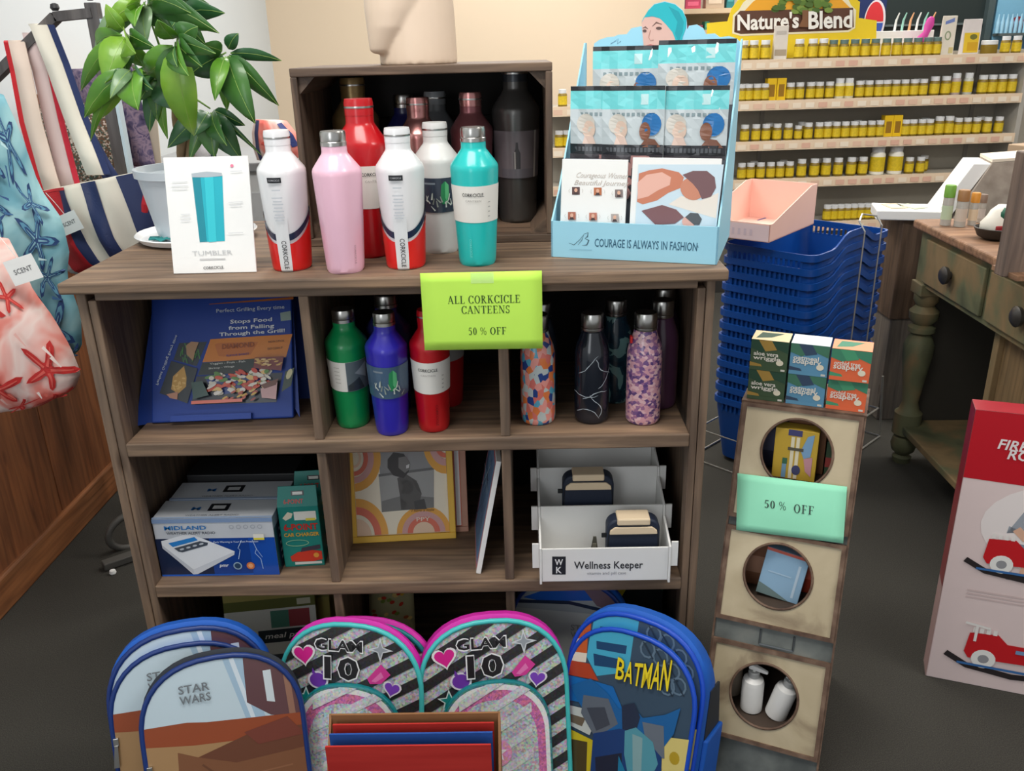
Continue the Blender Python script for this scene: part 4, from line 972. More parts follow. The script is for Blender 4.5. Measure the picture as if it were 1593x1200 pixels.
# sides follow the slope, open bins between them
bz = tf(0, vt).z; by = tf(0, vt).y
for xx in (tw0-.004, tw1):
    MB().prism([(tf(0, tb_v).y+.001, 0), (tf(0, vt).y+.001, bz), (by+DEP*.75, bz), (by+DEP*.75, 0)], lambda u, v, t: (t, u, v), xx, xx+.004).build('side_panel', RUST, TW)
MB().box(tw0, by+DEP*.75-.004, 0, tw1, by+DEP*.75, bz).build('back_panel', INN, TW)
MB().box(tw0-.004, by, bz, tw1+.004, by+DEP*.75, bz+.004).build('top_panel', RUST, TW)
holes = [((1240, 699), .068), ((1211, 888), .066), ((1188, 1083), .066)]
Ow = TO; exw = Vector((math.cos(t_rz), math.sin(t_rz), 0)); eyw = Matrix.Rotation(t_rz, 3, 'Z') @ Vector((0, sT, cT))
def t_uv(px, py): return on_plane(px, py, Ow, exw, eyw)
def plate_with_hole(u0, v0, u1, v1, cu, cv, r, n=40, th=.004):
    m = MB()
    def edge(a):       # where the ray from the hole centre meets the plate edge
        dx, dy = math.cos(a), math.sin(a); s = 1e9
        if dx > 1e-9: s = min(s, (u1-cu)/dx)
        if dx < -1e-9: s = min(s, (u0-cu)/dx)
        if dy > 1e-9: s = min(s, (v1-cv)/dy)
        if dy < -1e-9: s = min(s, (v0-cv)/dy)
        return cu+dx*s, cv+dy*s
    an = sorted([2*PI*i/n for i in range(n)]+[math.atan2(b-cv, a-cu) % (2*PI) for a in (u0, u1) for b in (v0, v1)])
    for h in (0, 1): pass
    k = len(an); vs = []
    for h in (.0, -th):
        vs += [tf(*edge(a), h) for a in an]; vs += [tf(cu+r*math.cos(a), cv+r*math.sin(a), h) for a in an]
    fs = []
    for i in range(k):
        j = (i+1) % k
        fs += [(i, j, k+j, k+i), (2*k+j, 2*k+i, 3*k+i, 3*k+j), (k+i, k+j, 3*k+j, 3*k+i), (j, i, 2*k+i, 2*k+j)]
    return m.add(vs, fs)
hc = []
for (v0, v1), ((px, py), r) in zip(mods, holes):
    cu, cv = t_uv(px, py); cv = min(max(cv, v0+r+.02), v1-r-.02); hc.append((cu, cv, r))
    o = plate_with_hole(tw0+.006, v0+.006, tw1-.006, v1-.006, cu, cv, r).build('front_plate', CREAMM, TW)
    ringpts = [tf(cu+r*math.cos(2*PI*i/40), cv+r*math.sin(2*PI*i/40), .001) for i in range(40)]
    MB().tube(ringpts, .0028, 6, True).build('hole_rim', RUST, o, smooth='all')
    for a, b, c_, d in ((tw0, v0, tw1, v0+.008), (tw0, v1-.008, tw1, v1), (tw0, v0+.008, tw0+.008, v1-.008), (tw1-.008, v0+.008, tw1, v1-.008)):
        MB().hexa([tf(a, b, -.012), tf(c_, b, -.012), tf(c_, b, .004), tf(a, b, .004), tf(a, d, -.012), tf(c_, d, -.012), tf(c_, d, .004), tf(a, d, .004)]).build('edge_strip', RUST, o)
    zf = tf(cu, max(v0+.004, cv-r-.008)).z
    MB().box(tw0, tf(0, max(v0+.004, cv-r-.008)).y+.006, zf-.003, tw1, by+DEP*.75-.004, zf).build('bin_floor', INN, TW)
for v0, v1 in ((.158, .176), (-.078, -.036), (-.370, -.277)):
    o = MB().hexa([tf(tw0, v0, -.02), tf(tw1, v0, -.02), tf(tw1, v0, -.006), tf(tw0, v0, -.006), tf(tw0, v1, -.02), tf(tw1, v1, -.02), tf(tw1, v1, -.006), tf(tw0, v1, -.006)]).build('label_strip', STRIP, TW)
o = MB()
for a, b in (((-.02, -.072), (-.02, -.042)), ((.045, -.072), (.045, -.042)), ((-.02, -.072), (.045, -.072))):
    o.beam(tf(*a, -.004), tf(*b, -.004), .003, .003, tf(0, 1)-tf(0, 0)+Vector((.3, .2, 0)))
o.build('label_holder', mat('dull_steel', (90, 94, 96), .45, .6), TW)
def t_world(u, v, h=0): return TW.matrix_basis @ tf(u, v, h)

# mint sign taped across the first gap
MINT = mat('mint_paper', (150, 228, 192), .7, var=.02)
sg = thing('sale_sign', 'mint green paper sign reading fifty percent off, taped to the bin tower', 'sign', t_world(0, .167, .006), t_rz)
mq = [t_uv(*p) for p in ((1146, 824), (1312, 845), (1318, 757), (1148, 736))]
Mi = TW.matrix_basis
def mint_fn(a, b, h=0.):
    u = (mq[0][0]*(1-a)+mq[1][0]*a)*(1-b)+(mq[3][0]*(1-a)+mq[2][0]*a)*b; v = (mq[0][1]*(1-a)+mq[1][1]*a)*(1-b)+(mq[3][1]*(1-a)+mq[2][1]*a)*b
    q_ = tf(u, v, .006+.005*math.sin(PI*b)*math.sin(PI*a)+h) - tf(0, .167, .006); return q_
MB().grid(lambda a, b: mint_fn(a, b), 8, 8).build('paper', MINT, sg, smooth='all', solid=.0005)
A = Art(lambda u, v, h: mint_fn(u, v, h+.0008), .1)
roman_text(A, '50', .315, .53, .105, .135, (36, 52, 44)); roman_text(A, '%', .435, .53, .07, .14, (36, 52, 44)); roman_text(A, 'OFF', .63, .515, .185, .15, (36, 52, 44), .12)
A.build('lettering', sg)

# soap cartons standing on the tower top
def soap(label, x, zrow, cols, txt, dy=0.):
    loc = TW.matrix_basis @ Vector((x, by+.012+dy, bz+.0045+zrow*.0635))
    c = thing('soap_carton', label, 'box', loc, t_rz, 'soap cartons on the bin tower')
    w_, d_, h_ = .072, .06, .063
    base, a2, b2, tp = cols
    MB().box(0, 0, 0, w_, d_, h_).build('carton', mat('carton_'+txt[0].replace(' ', '_'), base, .5, var=.04), c, bevel=.001)
    A = flat_art(c, (0, 0, 0), (1,0,0), (0,0,1), .03)
    rnd = random.Random(hash(label) % 97 if False else len(label))
    A.poly([(0, h_), (w_, h_), (w_, h_*.62), (w_*.6, h_*.8), (w_*.3, h_*.6), (0, h_*.72)], a2); A.poly([(w_*.2, h_), (w_*.55, h_), (w_*.7, h_*.72), (w_*.4, h_*.64)], b2)
    A.poly([(0, .0), (w_*.4, 0), (w_*.3, h_*.2), (0, h_*.26)], b2); A.ell(w_*.8, h_*.3, .007, .006, (230, 220, 196)); A.rect(0, 0, w_, .008, base)
    A.text(txt[0], w_*.42, h_*.56, w_*.66, .009, (228, 222, 210), .02); A.text(txt[1], w_*.45, h_*.40, w_*.74, .011, (228, 222, 210), .02); A.rect(w_*.84, .002, w_*.95, .006, (210, 206, 196))
    A.build('printed_front', c)
    A = flat_art(c, (0, 0, h_), (1,0,0), (0,1,0), .03); A.rect(0, 0, w_, d_, tp); A.poly([(w_*.1, .01), (w_*.5, .02), (w_*.8, .05), (w_*.2, .05)], a2 if tp[0] > 220 else tp)
    A.build('printed_top', c)
AL = ((62, 84, 56), (34, 70, 50), (170, 134, 60), (222, 202, 160)); BL = ((92, 146, 178), (64, 116, 92), (50, 70, 96), (206, 214, 214)); OR = ((226, 104, 62), (60, 130, 100), (70, 150, 110), (240, 150, 110))
for k, (cs, tx, nm) in enumerate(((AL, ('aloe vera', 'wriggle'), 'dark green'), (BL, ('oatmeal', 'soapery'), 'blue'), (OR, ('orchid tree', 'soapery'), 'orange'))):
    for r in (0, 1):
        soap(nm+' soap carton in the '+('upper' if r else 'lower')+' row on top of the bin tower', tw0+.004+.076*k, r, cs, tx, -.006*r*(k == 2))

# goods inside the round openings
def in_bin(i, name, label, cat, du, dz=0., dy=.03):
    cu, cv, r = hc[i]; v0 = max(mods[i][0]+.004, cv-r-.008); z_ = tf(0, v0).z+.0005
    return thing(name, label, cat, TW.matrix_basis @ Vector((cu+du, tf(0, v0).y+dy, z_+dz)), t_rz)
def simple_box(o, w_, d_, h_, rgb, nm, art=None, tilt=0.):
    MB().box(-w_/2, 0, 0, w_/2, d_, h_).build('carton', mat(nm, rgb, .5, var=.04), o, bevel=.001)
    A = flat_art(o, (-w_/2, 0, 0), (1,0,0), (0,0,1), .03)
    (art or (lambda A, w, h: A.rect(w*.1, h*.3, w*.9, h*.7, tuple(min(255, c+40) for c in rgb))))(A, w_, h_); A.build('printed_front', o)
def art_yel(A, w, h):
    A.rect(w*.3, h*.88, w*.62, h, (70, 70, 120)); A.rect(w*.38, 0.002, w*.46, h*.86, (236, 226, 196)); A.rect(w*.5, .002, w*.58, h*.86, (236, 226, 196))
    A.poly([(w*.75, h*.9), (w*.9, h*.95), (w*.85, h*.5), (w*.7, h*.45), (w*.62, h*.6)], (130, 170, 206)); A.poly([(w*.7, h*.45), (w*.9, h*.5), (w*.9, h*.1), (w*.76, h*.2)], (206, 150, 160)); A.ell(w*.55, h*.2, w*.1, h*.1, (66, 70, 110)); A.rect(w*.22, .002, w*.32, h*.3, (120, 160, 190)); A.rect(w*.22, h*.3, w*.33, h*.42, (60, 110, 84))
    A.rect(w*.32, h*.59, w*.68, h*.65, (90, 84, 70))
o = in_bin(0, 'soap_box', 'mustard yellow soap box showing through the top round opening', 'box', -.004, .0, .050); simple_box(o, .084, .035, .110, (206, 170, 60), 'carton_mustard', art_yel)
o = in_bin(0, 'soap_box', 'navy soap box at the left inside the top round opening', 'box', -.058, 0, .092); simple_box(o, .06, .045, .125, (38, 42, 70), 'carton_navy')
o = in_bin(0, 'soap_box', 'brown kraft box behind the mustard one in the top opening', 'box', .012, 0, .092); simple_box(o, .076, .05, .140, (134, 88, 58), 'carton_brown', lambda A, w, h: A.rect(w*.2, h*.4, w*.8, h*.5, (150, 104, 72)))
o = in_bin(0, 'soap_box', 'dark green and red box at the right inside the top opening', 'box', .076, 0, .07); simple_box(o, .046, .05, .085, (52, 74, 52), 'carton_dkgreen', lambda A, w, h: A.rect(0, h*.35, w, h*.6, (140, 52, 48)))
o = in_bin(1, 'soap_box', 'tilted pale blue box in the middle round opening', 'box', .000, .004, .046)
o.rotation_euler = (Matrix.Rotation(t_rz, 3, 'Z') @ Matrix.Rotation(math.radians(-8), 3, 'X') @ Matrix.Rotation(math.radians(8), 3, 'Y')).to_euler()
simple_box(o, .084, .028, .104, (150, 186, 214), 'carton_paleblue', lambda A, w, h: (A.rect(w*.8, h*.1, w*.86, h*.8, (196, 216, 232)), A.poly([(0, 0), (w*.8, 0), (w*.3, h*.16), (0, h*.24)], (110, 130, 130)), A.rect(0, h*.94, w, h, (200, 96, 80)), A.rect(w*.15, h*.5, w*.7, h*.53, (176, 204, 226))))
o = in_bin(1, 'soap_box', 'red and orange box behind the pale blue one in the middle opening', 'box', .050, 0, .092); simple_box(o, .066, .04, .112, (178, 62, 40), 'carton_redorange')
o = in_bin(1, 'soap_box', 'brown box at the left inside the middle opening', 'box', -.052, 0, .085); simple_box(o, .06, .045, .10, (128, 84, 60), 'carton_brown2')
o = in_bin(1, 'soap_box', 'dark green box at the back of the middle opening', 'box', .02, 0, .142); simple_box(o, .075, .02, .15, (46, 60, 48), 'carton_green3')
# pump bottles in the lowest opening
WPL = mat('white_plastic', (236, 234, 230), .35, var=.01); GPL = mat('grey_plastic', (170, 170, 168), .4)
def pump(label, i, du, dy, lean):
    o = in_bin(i, 'pump_bottle', label, 'bottle', du, .0, dy)
    o.rotation_euler = (Matrix.Rotation(t_rz, 3, 'Z') @ Matrix.Rotation(lean, 3, 'Y')).to_euler()
    o.scale = (.92, .92, .92)
    MB().lathe([(.022, 0), (.0245, .003), (.0245, .072), (.022, .082), (.012, .088), (.011, .094)], 24).build('bottle_body', WPL, o, smooth=True)
    MB().lathe([(.0125, .090), (.0128, .102), (.011, .104)], 20).build('collar', GPL, o, smooth=True)
    MB().lathe([(.004, .103), (.004, .112)], 10).build('pump_stem', WPL, o)
    MB().hexa([(-.012,-.009,.111),(.030,-.005,.103),(.030,.005,.103),(-.012,.009,.111),(-.012,-.008,.124),(.030,-.004,.110),(.030,.004,.110),(-.012,.008,.124)]).build('pump_head', WPL, o, bevel=.003, seg=3)
pump('white pump bottle standing upright in the lowest round opening', 2, -.026, .062, 0.)
pump('white pump bottle tipping to the right in the lowest round opening', 2, .024, .062, math.radians(13))
o = in_bin(2, 'small_jar', 'small pale jar at the left edge inside the lowest round opening', 'jar', -.074, 0., .10)
MB().lathe([(.02, 0), (.022, .003), (.022, .10), (.018, .108)], 20).build('jar_body', mat('jar_pale', (170, 156, 140), .5), o, smooth=True)
MB().lathe([(.019, .108), (.019, .125), (.016, .127)], 20).build('lid', GPL, o, smooth=True)

# ================================================================== stack of blue shopping baskets
BB = mat('basket_blue', (8, 68, 146), .38, var=.05, coat=.1)
ba = math.radians(-45); Bx = Vector((math.cos(ba), math.sin(ba), 0)); By = Vector((-math.sin(ba), math.cos(ba), 0))
corner = Vector((1.128, 1.14, 0)); SW, SL, BH = .335, .55, .24     # short side, long side, height
borg = corner - Bx*SW/2 + By*SL/2                                # middle of a basket
def rim_z(t):     # along the long side 0..1: low at the ends, raised over the middle
    s = min(t, 1-t)*2; s = max(0., min(1., (s-.42)/.42)); return .042*(s*s*(3-2*s))
def loop(inset, z, n=18):
    pts = []; w2, l2, r = SW/2-inset, SL/2-inset, .035
    for cx_, cy_, a0 in ((w2-r, l2-r, 0), (-w2+r, l2-r, PI/2), (-w2+r, -l2+r, PI), (w2-r, -l2+r, 1.5*PI)):
        for i in range(4): a = a0+PI/2*i/3; pts.append((cx_+r*math.cos(a), cy_+r*math.sin(a)))
        # straight run to the next corner, subdivided on the long sides
        if a0 in (PI/2, 1.5*PI):
            s = -1 if a0 == PI/2 else 1
            for i in range(1, n): pts.append((s*w2, (-s)*(-1)*0 + (l2-r)*(1-2*i/n)*(1 if s < 0 else -1)))
    return [(x, y, z) for x, y in pts]
def with_rim(pts, dz=0.): return [(x, y, z+rim_z((y+SL/2)/SL)+dz) for x, y, z in pts]
def make_basket():
    o = thing('shopping_basket', '', 'basket')
    top = with_rim(loop(0, BH)); lo = with_rim(loop(0, BH-.022))
    inn = with_rim(loop(.006, BH)); m = MB()
    m.rings([lo, top, inn, with_rim(loop(.006, BH-.022))], False, False); m.build('rim', BB, o, smooth=True)
    # upper band, slotted zone of bars on the ends, solid lower wall
    b1 = with_rim(loop(.006, BH-.022)); b2 = loop(.008, BH-.045); m = MB()
    n_ = len(b1); vs = b1+b2; fs = [(i, (i+1) % n_, n_+(i+1) % n_, n_+i) for i in range(n_) if not (abs(b2[i][1]) > SL/2-.02 and abs(b2[(i+1) % n_][1]) > SL/2-.02 and abs(b2[i][0]-b2[(i+1) % n_][0]) > .1)]
    m.add(vs, fs); m.rings([loop(.008, BH-.045), loop(.03, .004), loop(.06, 0)], False, True); m.build('wall', BB, o, smooth=True)
    m = MB()
    for s in (-1, 1):
        for i in range(15):
            x = -SW/2+.045+i*(SW-.09)/14
            m.box(x-.004, s*(SL/2-.007)-.002, BH-.05, x+.004, s*(SL/2-.007)+.002, BH-.018)
    m.build('end_bars', BB, o)['kind'] = 'stuff'
    m = MB()
    for s in (-1, 1): m.tube([(s*(SW/2+.004), -.012, BH+.048), (s*(SW/2+.004), -.02, BH+.03), (s*(SW/2+.004), .05, BH+.03), (s*(SW/2+.004), .06, BH+.048)], .003, 6)
    return o
bk = make_basket(); NB = 13
cards_ = ['topmost', 'second', 'third', 'fourth', 'fifth', 'sixth', 'seventh', 'eighth', 'ninth', 'tenth', 'eleventh', 'twelfth', 'lowest']
for k in range(NB):
    o = bk if k == 0 else copy_tree(bk)
    o.location = borg + Vector((0, 0, .012+(NB-1-k)*.0455)); o.rotation_euler = (0, 0, ba)
    o['label'] = ('topmost blue plastic shopping basket of the nested stack, holding the pink tray' if k == 0 else 'lowest blue plastic shopping basket of the nested stack, in the wire stand' if k == NB-1 else cards_[k]+' blue plastic shopping basket from the top of the nested stack')
    o['group'] = 'nested blue shopping baskets'
WIRE = mat('chrome_wire', (190, 190, 186), .3, .8)
st = thing('basket_stand', 'chrome wire floor stand holding the stack of blue baskets', 'stand', borg, ba)
m = MB()
for zz, gr in ((.005, .045), (.12, .03)):
    m.tube([(-SW/2-gr, -SL/2-gr, zz), (SW/2+gr, -SL/2-gr, zz), (SW/2+gr, SL/2+gr, zz), (-SW/2-gr, SL/2+gr, zz)], .004, 6, True)
m.build('base_frame', WIRE, st)
for a, b in ((-1, -1), (1, -1), (1, 1), (-1, 1)):
    MB().tube([(a*(SW/2+.045), b*(SL/2+.045), .0), (a*(SW/2+.03), b*(SL/2+.03), .25)], .004, 6).build('leg', WIRE, st)
for yy in (.03, .16):
    MB().tube([(SW/2+.012, yy, .12), (SW/2+.012, yy, .83), (SW/2-.01, yy, .86)], .0028, 6).build('upright', WIRE, st)
MB().tube([(SW/2-.01, .03, .86), (SW/2-.03, .09, .873), (SW/2-.01, .16, .86)], .0035, 6).build('top_bar', WIRE, st)

# blush cardboard tray on the baskets
PINK = mat('blush_card', (244, 200, 186), .6, var=.015); PINKIN = PINK
zb = .012+12*.0455+BH+.0015+.036
tr = thing('cardboard_tray', 'empty blush pink cardboard display tray sitting on the baskets', 'tray', (0, 0, zb), 0)
pa = at(1196, 378, z=zb); pb = at(1098, 366, z=zb); pc = at(1282, 356, z=zb)
# front edge from pb to pa, side from pa back
fx = Vector((pa.x-pb.x, pa.y-pb.y, 0)); Lf = fx.length; fx.normalize(); fy = Vector((-fx.y, fx.x, 0))
tr.location = (pa.x, pa.y, zb); tr.rotation_euler = (0, 0, math.atan2(fx.y, fx.x))
wT, dT, hF, hB = .235, .36, .056, .135
MB().box(-wT, 0, 0, 0, .003, hF).build('front_panel', PINK, tr); MB().box(-wT, dT-.003, 0, 0, dT, hB).build('back_panel', PINK, tr)
for xx in (-wT, -.003): MB().prism([(0, 0), (0, hF), (.02, hF), (dT-.05, hB), (dT, hB), (dT, 0)], lambda u, v, t: (t, u, v), xx, xx+.003).build('side_panel', PINK, tr)
MB().box(-wT, 0, 0, 0, dT, .003).build('bottom_panel', PINK, tr)
A = flat_art(tr, (-wT, 0, 0), (1,0,0), (0,0,1), .05); A.rect(.002, .002, wT-.002, hF-.004, (224, 200, 204))
for k in range(7): A.rect(.05+.02*k, .016, .058+.02*k, .036, (206, 186, 196))
A.build('printed_front', tr)

# ================================================================== tall red and white toy box at the right
rb0 = at(1440, 1052, z=0); rb1 = at(1593, 1082, z=0)
rz_ = math.atan2(rb1.y-rb0.y, rb1.x-rb0.x)
rb = thing('toy_carton', 'tall red and white carton for a ride-on rocking fire engine', 'box', (rb0.x, rb0.y, 0), rz_)
RBW, RBD, RBH = .42, .06, .69
REDC = mat('carton_red', (176, 24, 38), .4, var=.02); 
MB().box(0, 0, 0, RBW, RBD, RBH).build('carton', mat('carton_white_pink', (226, 206, 204), .42, var=.02), rb, bevel=.002)
A = flat_art(rb, (0, 0, 0), (1,0,0), (0,0,1), .08)
A.poly([(0, RBH), (RBW, RBH), (RBW, .522), (0, .532)], (190, 22, 38))
A.build('red_header', rb, GLOSSP)
A = flat_art(rb, (0, RBD, 0), (0,-1,0), (0,0,1), .08); A.rect(0, 0, RBD, RBH, (196, 160, 158)); A.rect(0, .5, RBD, RBH, (140, 26, 38)); A.rect(0, .25, RBD, .5, (150, 60, 64)); A.build('printed_side', rb, GLOSSP)
A = flat_art(rb, (0, 0, RBH), (1,0,0), (0,1,0), .08); A.rect(0, 0, RBW, RBD, (160, 24, 40)); A.build('red_top', rb, GLOSSP)
A = flat_art(rb, (0, 0, RBH), (1,0,0), (0,1,0), .08, .0018); A.text('RUSH', .155, .044, .05, .014, (226, 200, 200), .02, .2); A.text('MADE FOR FUN', .185, .020, .16, .016, (226, 200, 200), .02, .2); A.build('top_lettering', rb, GLOSSP)
A = flat_art(rb, (0, 0, 0), (1,0,0), (0,0,1), .08, .0018)
A.text('FIRE ENGINE', 0, 0, 0, 0, (236, 226, 226), .02, .25, px=[(1551, 698), (1700, 718), (1553, 682)])
A.text('ROCKER', 0, 0, 0, 0, (236, 226, 226), .02, .25, px=[(1566, 714), (1665, 728), (1568, 698)])
A.build('title_lettering', rb, GLOSSP)
def truck(A, u, v, s):
    A.line([(u-.085*s, v-.012*s), (u-.04*s, v-.036*s), (u+.05*s, v-.046*s), (u+.14*s, v-.036*s), (u+.20*s, v-.01*s)], .014*s, (46, 40, 42))
    A.poly([(u-.05*s, v), (u-.045*s, v+.05*s), (u+.01*s, v+.055*s), (u+.03*s, v+.035*s), (u+.12*s, v+.035*s), (u+.13*s, v+.05*s), (u+.18*s, v+.05*s), (u+.18*s, v-.005*s), (u-.04*s, v-.015*s)], (200, 30, 38))
    for k in range(4): A.rect(u-.04*s+.013*k*s, v+.053*s, u-.032*s+.013*k*s, v+.066*s, (236, 230, 226))
    for x in (-.01, .12): A.ell(u+x*s, v-.012*s, .024*s, .024*s, (238, 236, 232), 18); A.ell(u+x*s, v-.012*s, .011*s, .011*s, (150, 150, 154), 14)
    A.rect(u-.06*s, v-.034*s, u+.17*s, v-.028*s, (60, 110, 170))
A = flat_art(rb, (0, 0, 0), (1,0,0), (0,0,1), .08)
A.ell(.25, .43, .20, .12, (238, 228, 226), 28)
# child riding the toy
A.ell(.170, .505, .030, .036, (224, 178, 152), 18); A.poly([(0.141, .505), (0.139, .535), (0.160, .552), (0.190, .55), (0.201, .525), (0.185, .53), (0.155, .525)], (110, 72, 48))
A.poly([(0.130, .475), (0.155, .482), (0.190, .482), (0.217, .46), (0.217, .39), (0.145, .385), (0.133, .42), (0.105, .43), (0.103, .412)], (158, 164, 174)); A.line([(0.120, .425), (0.140, .405), (0.170, .398)], .018, (224, 178, 152)); A.poly([(0.130, .39), (0.195, .385), (0.190, .345), (0.145, .35)], (136, 148, 164))
A.poly([(0.145, .36), (0.165, .35), (0.160, .312), (0.143, .31)], (224, 178, 152)); A.poly([(0.115, .312), (0.170, .318), (0.170, .298), (0.120, .298)], (34, 48, 74))
A.build('rider_picture', rb, GLOSSP)
A = flat_art(rb, (0, 0, 0), (1,0,0), (0,0,1), .08, .002); truck(A, .115, .345, .95); A.build('toy_picture', rb, GLOSSP)
A = flat_art(rb, (0, 0, 0), (1,0,0), (0,0,1), .08, .002); truck(A, .12, .092, 1.05); A.line([(.085, .124), (.085, .169)], .006, (236, 232, 228)); A.line([(.06, .171), (.112, .164)], .006, (236, 232, 228)); A.rect(.17, .109, .20, .119, (120, 150, 190))
A.build('toy_picture', rb, GLOSSP)
A = flat_art(rb, (0, 0, 0), (1,0,0), (0,0,1), .08)
for k in range(3): A.rect(.05, .235+.009*k, .22-.02*k, .239+.009*k, (206, 184, 182))
A.build('small_print', rb)

# ================================================================== distressed green desk
DG = ramp_mat('distressed_green', [(.30, (62, 66, 46)), (.48, (96, 98, 70)), (.60, (124, 104, 72)), (.78, (146, 122, 86))], 'noise', 7., (1,1,.5), .7, 6., .5, .1)
DTOP = wood('desk_top_wood', (98, 70, 50), (136, 104, 80), (162, 130, 104), 'y')
d0 = at(1385, 712, z=0)                                   # foot of the near corner leg
dq = at(1500, 762, z=.13); da = at(1398, 655, z=.13)
ddir = Vector((dq.x-da.x, dq.y-da.y, 0)).normalized()       # the long front runs towards the camera
dk = thing('desk', 'distressed green wooden desk with turned legs and drawers at the right', 'desk', (d0.x, d0.y, 0), math.atan2(ddir.y, ddir.x)+0.)
DL, DD, DHt = 1.05, .62, .86
# own axes: x along the drawer front (towards the camera), y to the right (into the desk)
MB().box(-.03, -.03, DHt-.028, DL, DD, DHt).build('desk_top', DTOP, dk, bevel=.008, seg=3)
MB().box(-.015, .0, DHt-.21, DL-.05, .02, DHt-.028).build('front_apron', DG, dk, bevel=.002)
MB().box(-.015, .02, DHt-.21, .005, DD-.04, DHt-.028).build('end_apron', DG, dk, bevel=.002)
for k in range(2):
    x0_ = .05+k*.43
    dr = MB().box(x0_, -.012, DHt-.19, x0_+.40, .0, DHt-.05).build('drawer', DG, dk, bevel=.003)
    cxk = x0_+.20
    MB().rings([[(cxk+r_*math.cos(2*PI*j/16), -.012-h_, DHt-.12+r_*math.sin(2*PI*j/16)) for j in range(16)] for r_, h_ in ((.012, 0), (.012, .006), (.026, .012), (.028, .022), (.018, .030), (.006, .033))]).build('knob', mat('pewter', (70, 68, 66), .35, .5), dr, smooth=True)
lp = [(.030, 0), (.034, .02), (.022, .03), (.040, .045), (.046, .07), (.040, .095), (.026, .105), (.048, .112), (.048, .19), (.036, .2), (.028, .23), (.036, .30), (.05, .40), (.052, .44), (.040, .47), (.030, .48), (.046, .49), (.046, .505), (.03, .515), (.048, .535), (.05, .56), (.03, .58), (.042, .60), (.042, .62)]
for lx_, ly_ in ((.025, .028), (DL-.1, .04), (.03, DD-.08)):
    MB().lathe([(r_*.95, z_*(DHt-.24)/.62) for r_, z_ in lp], 20, (lx_, ly_)).build('turned_leg', DG, dk, smooth=True)
    MB().box(lx_-.042, ly_-.04, DHt-.24, lx_+.042, ly_+.042, DHt-.2).build('leg_block', DG, dk, bevel=.003)
MB().box(-.01, -.0, .125, DL, DD, .15).build('lower_shelf', DG, dk, bevel=.004)
MB().box(0, DD-.06, .15, DL, DD-.04, DHt-.03).build('shade_back_board', mat('desk_painted_shade', (44, 40, 32), .8), dk)  # dark board added to paint in the shade under the desk
MB().box(-.004, .06, .15, .008, DD-.06, DHt-.21).build('shade_end_board', mat('desk_painted_shade', (44, 40, 32), .8), dk)  # likewise added, its dark colour stands for shade at the desk end
MB().box(.48, .03, .15, .51, .06, DHt-.21).build('mid_post', DG, dk, bevel=.002)
MB().box(.51, .045, .15, DL-.1, .055, DHt-.21).build('panel_door', wood('desk_panel', (92, 76, 52), (120, 100, 70), (140, 116, 84), 'z'), dk)
def on_desk(px, py): p = at(px, py, z=DHt+.0006); return (p.x, p.y, DHt+.0006)
# tubes on the desk
for k, (px, py, cc, cn, w_) in enumerate(((1470, 350, (110, 160, 60), 'green', .032), (1492, 352, (150, 108, 66), 'brown', .034), (1511, 350, (206, 140, 50), 'amber', .026), (1524, 346, (130, 110, 96), 'taupe', .022))):
    o = thing('lotion_tube', 'clear tube with a '+cn+' cap standing on the desk corner', 'tube', on_desk(px, py), 0, 'tubes on the desk')
    hh = .125-.012*k
    MB().lathe([(w_*.5, 0), (w_*.5, hh*.68), (w_*.48, hh*.7)], 18).build('tube_body', mat('clear_tube', (196, 192, 184), .2, trans=.3), o, smooth=True)
    MB().lathe([(w_*.52, hh*.70), (w_*.52, hh*.97), (w_*.45, hh)], 18).build('cap', mat('cap_'+cn, cc, .4), o, smooth=True)
    MB().lathe([(w_*.505, hh*.15), (w_*.505, hh*.5)], 18, cap0=False, cap1=False).build('wrap_label', mat('tube_label_'+cn, tuple(int(150+c*.3) for c in cc), .5), o, smooth=True)
# painted figurine in a dark bowl
fp = on_desk(1548, 372)
o = thing('figurine', 'white, green and red painted figurine in a dark dish on the desk', 'figurine', fp)
MB().lathe([(.03, 0), (.05, .01), (.062, .035), (.058, .036), (.046, .014), (.0, .01)], 22, cap1=False).build('dish', mat('dish_dark', (44, 40, 36), .5), o, smooth=True)
MB().rings([[(cx_+a_*math.cos(2*PI*j/16), b_*math.sin(2*PI*j/16), z_) for j in range(16)] for cx_, a_, b_, z_ in ((0, .03, .025, .012), (-.005, .045, .03, .03), (-.004, .046, .03, .05), (.002, .036, .026, .068), (.004, .03, .022, .085), (.006, .014, .012, .1))]).build('figure_body', mat('figure_white', (232, 228, 216), .5), o, smooth='all')
MB().rings([[(.012+a_*math.cos(2*PI*j/14), -.016+b_*math.sin(2*PI*j/14), z_) for j in range(14)] for a_, b_, z_ in ((.016, .014, .06), (.024, .016, .07), (.022, .016, .082), (.01, .01, .094))]).build('green_cap', mat('figure_green', (30, 92, 70), .5), o, smooth='all')
MB().box(-.02, -.036, .03, .03, -.026, .044).build('red_scarf', mat('figure_red', (150, 34, 40), .5), o, bevel=.003)
# dark upright panel at the frame edge
o = thing('sign_easel', 'grey-brown upright board on the desk at the right edge', 'sign', on_desk(1580, 428))
MB().box(-.045, -.02, 0, .17, .02, .30).build('panel', wood('panel_greybrown', (84, 72, 66), (108, 94, 86), (128, 112, 102), 'z'), o, bevel=.003); MB().box(-.03, -.06, 0, .15, .06, .012).build('foot', DTOP, o)

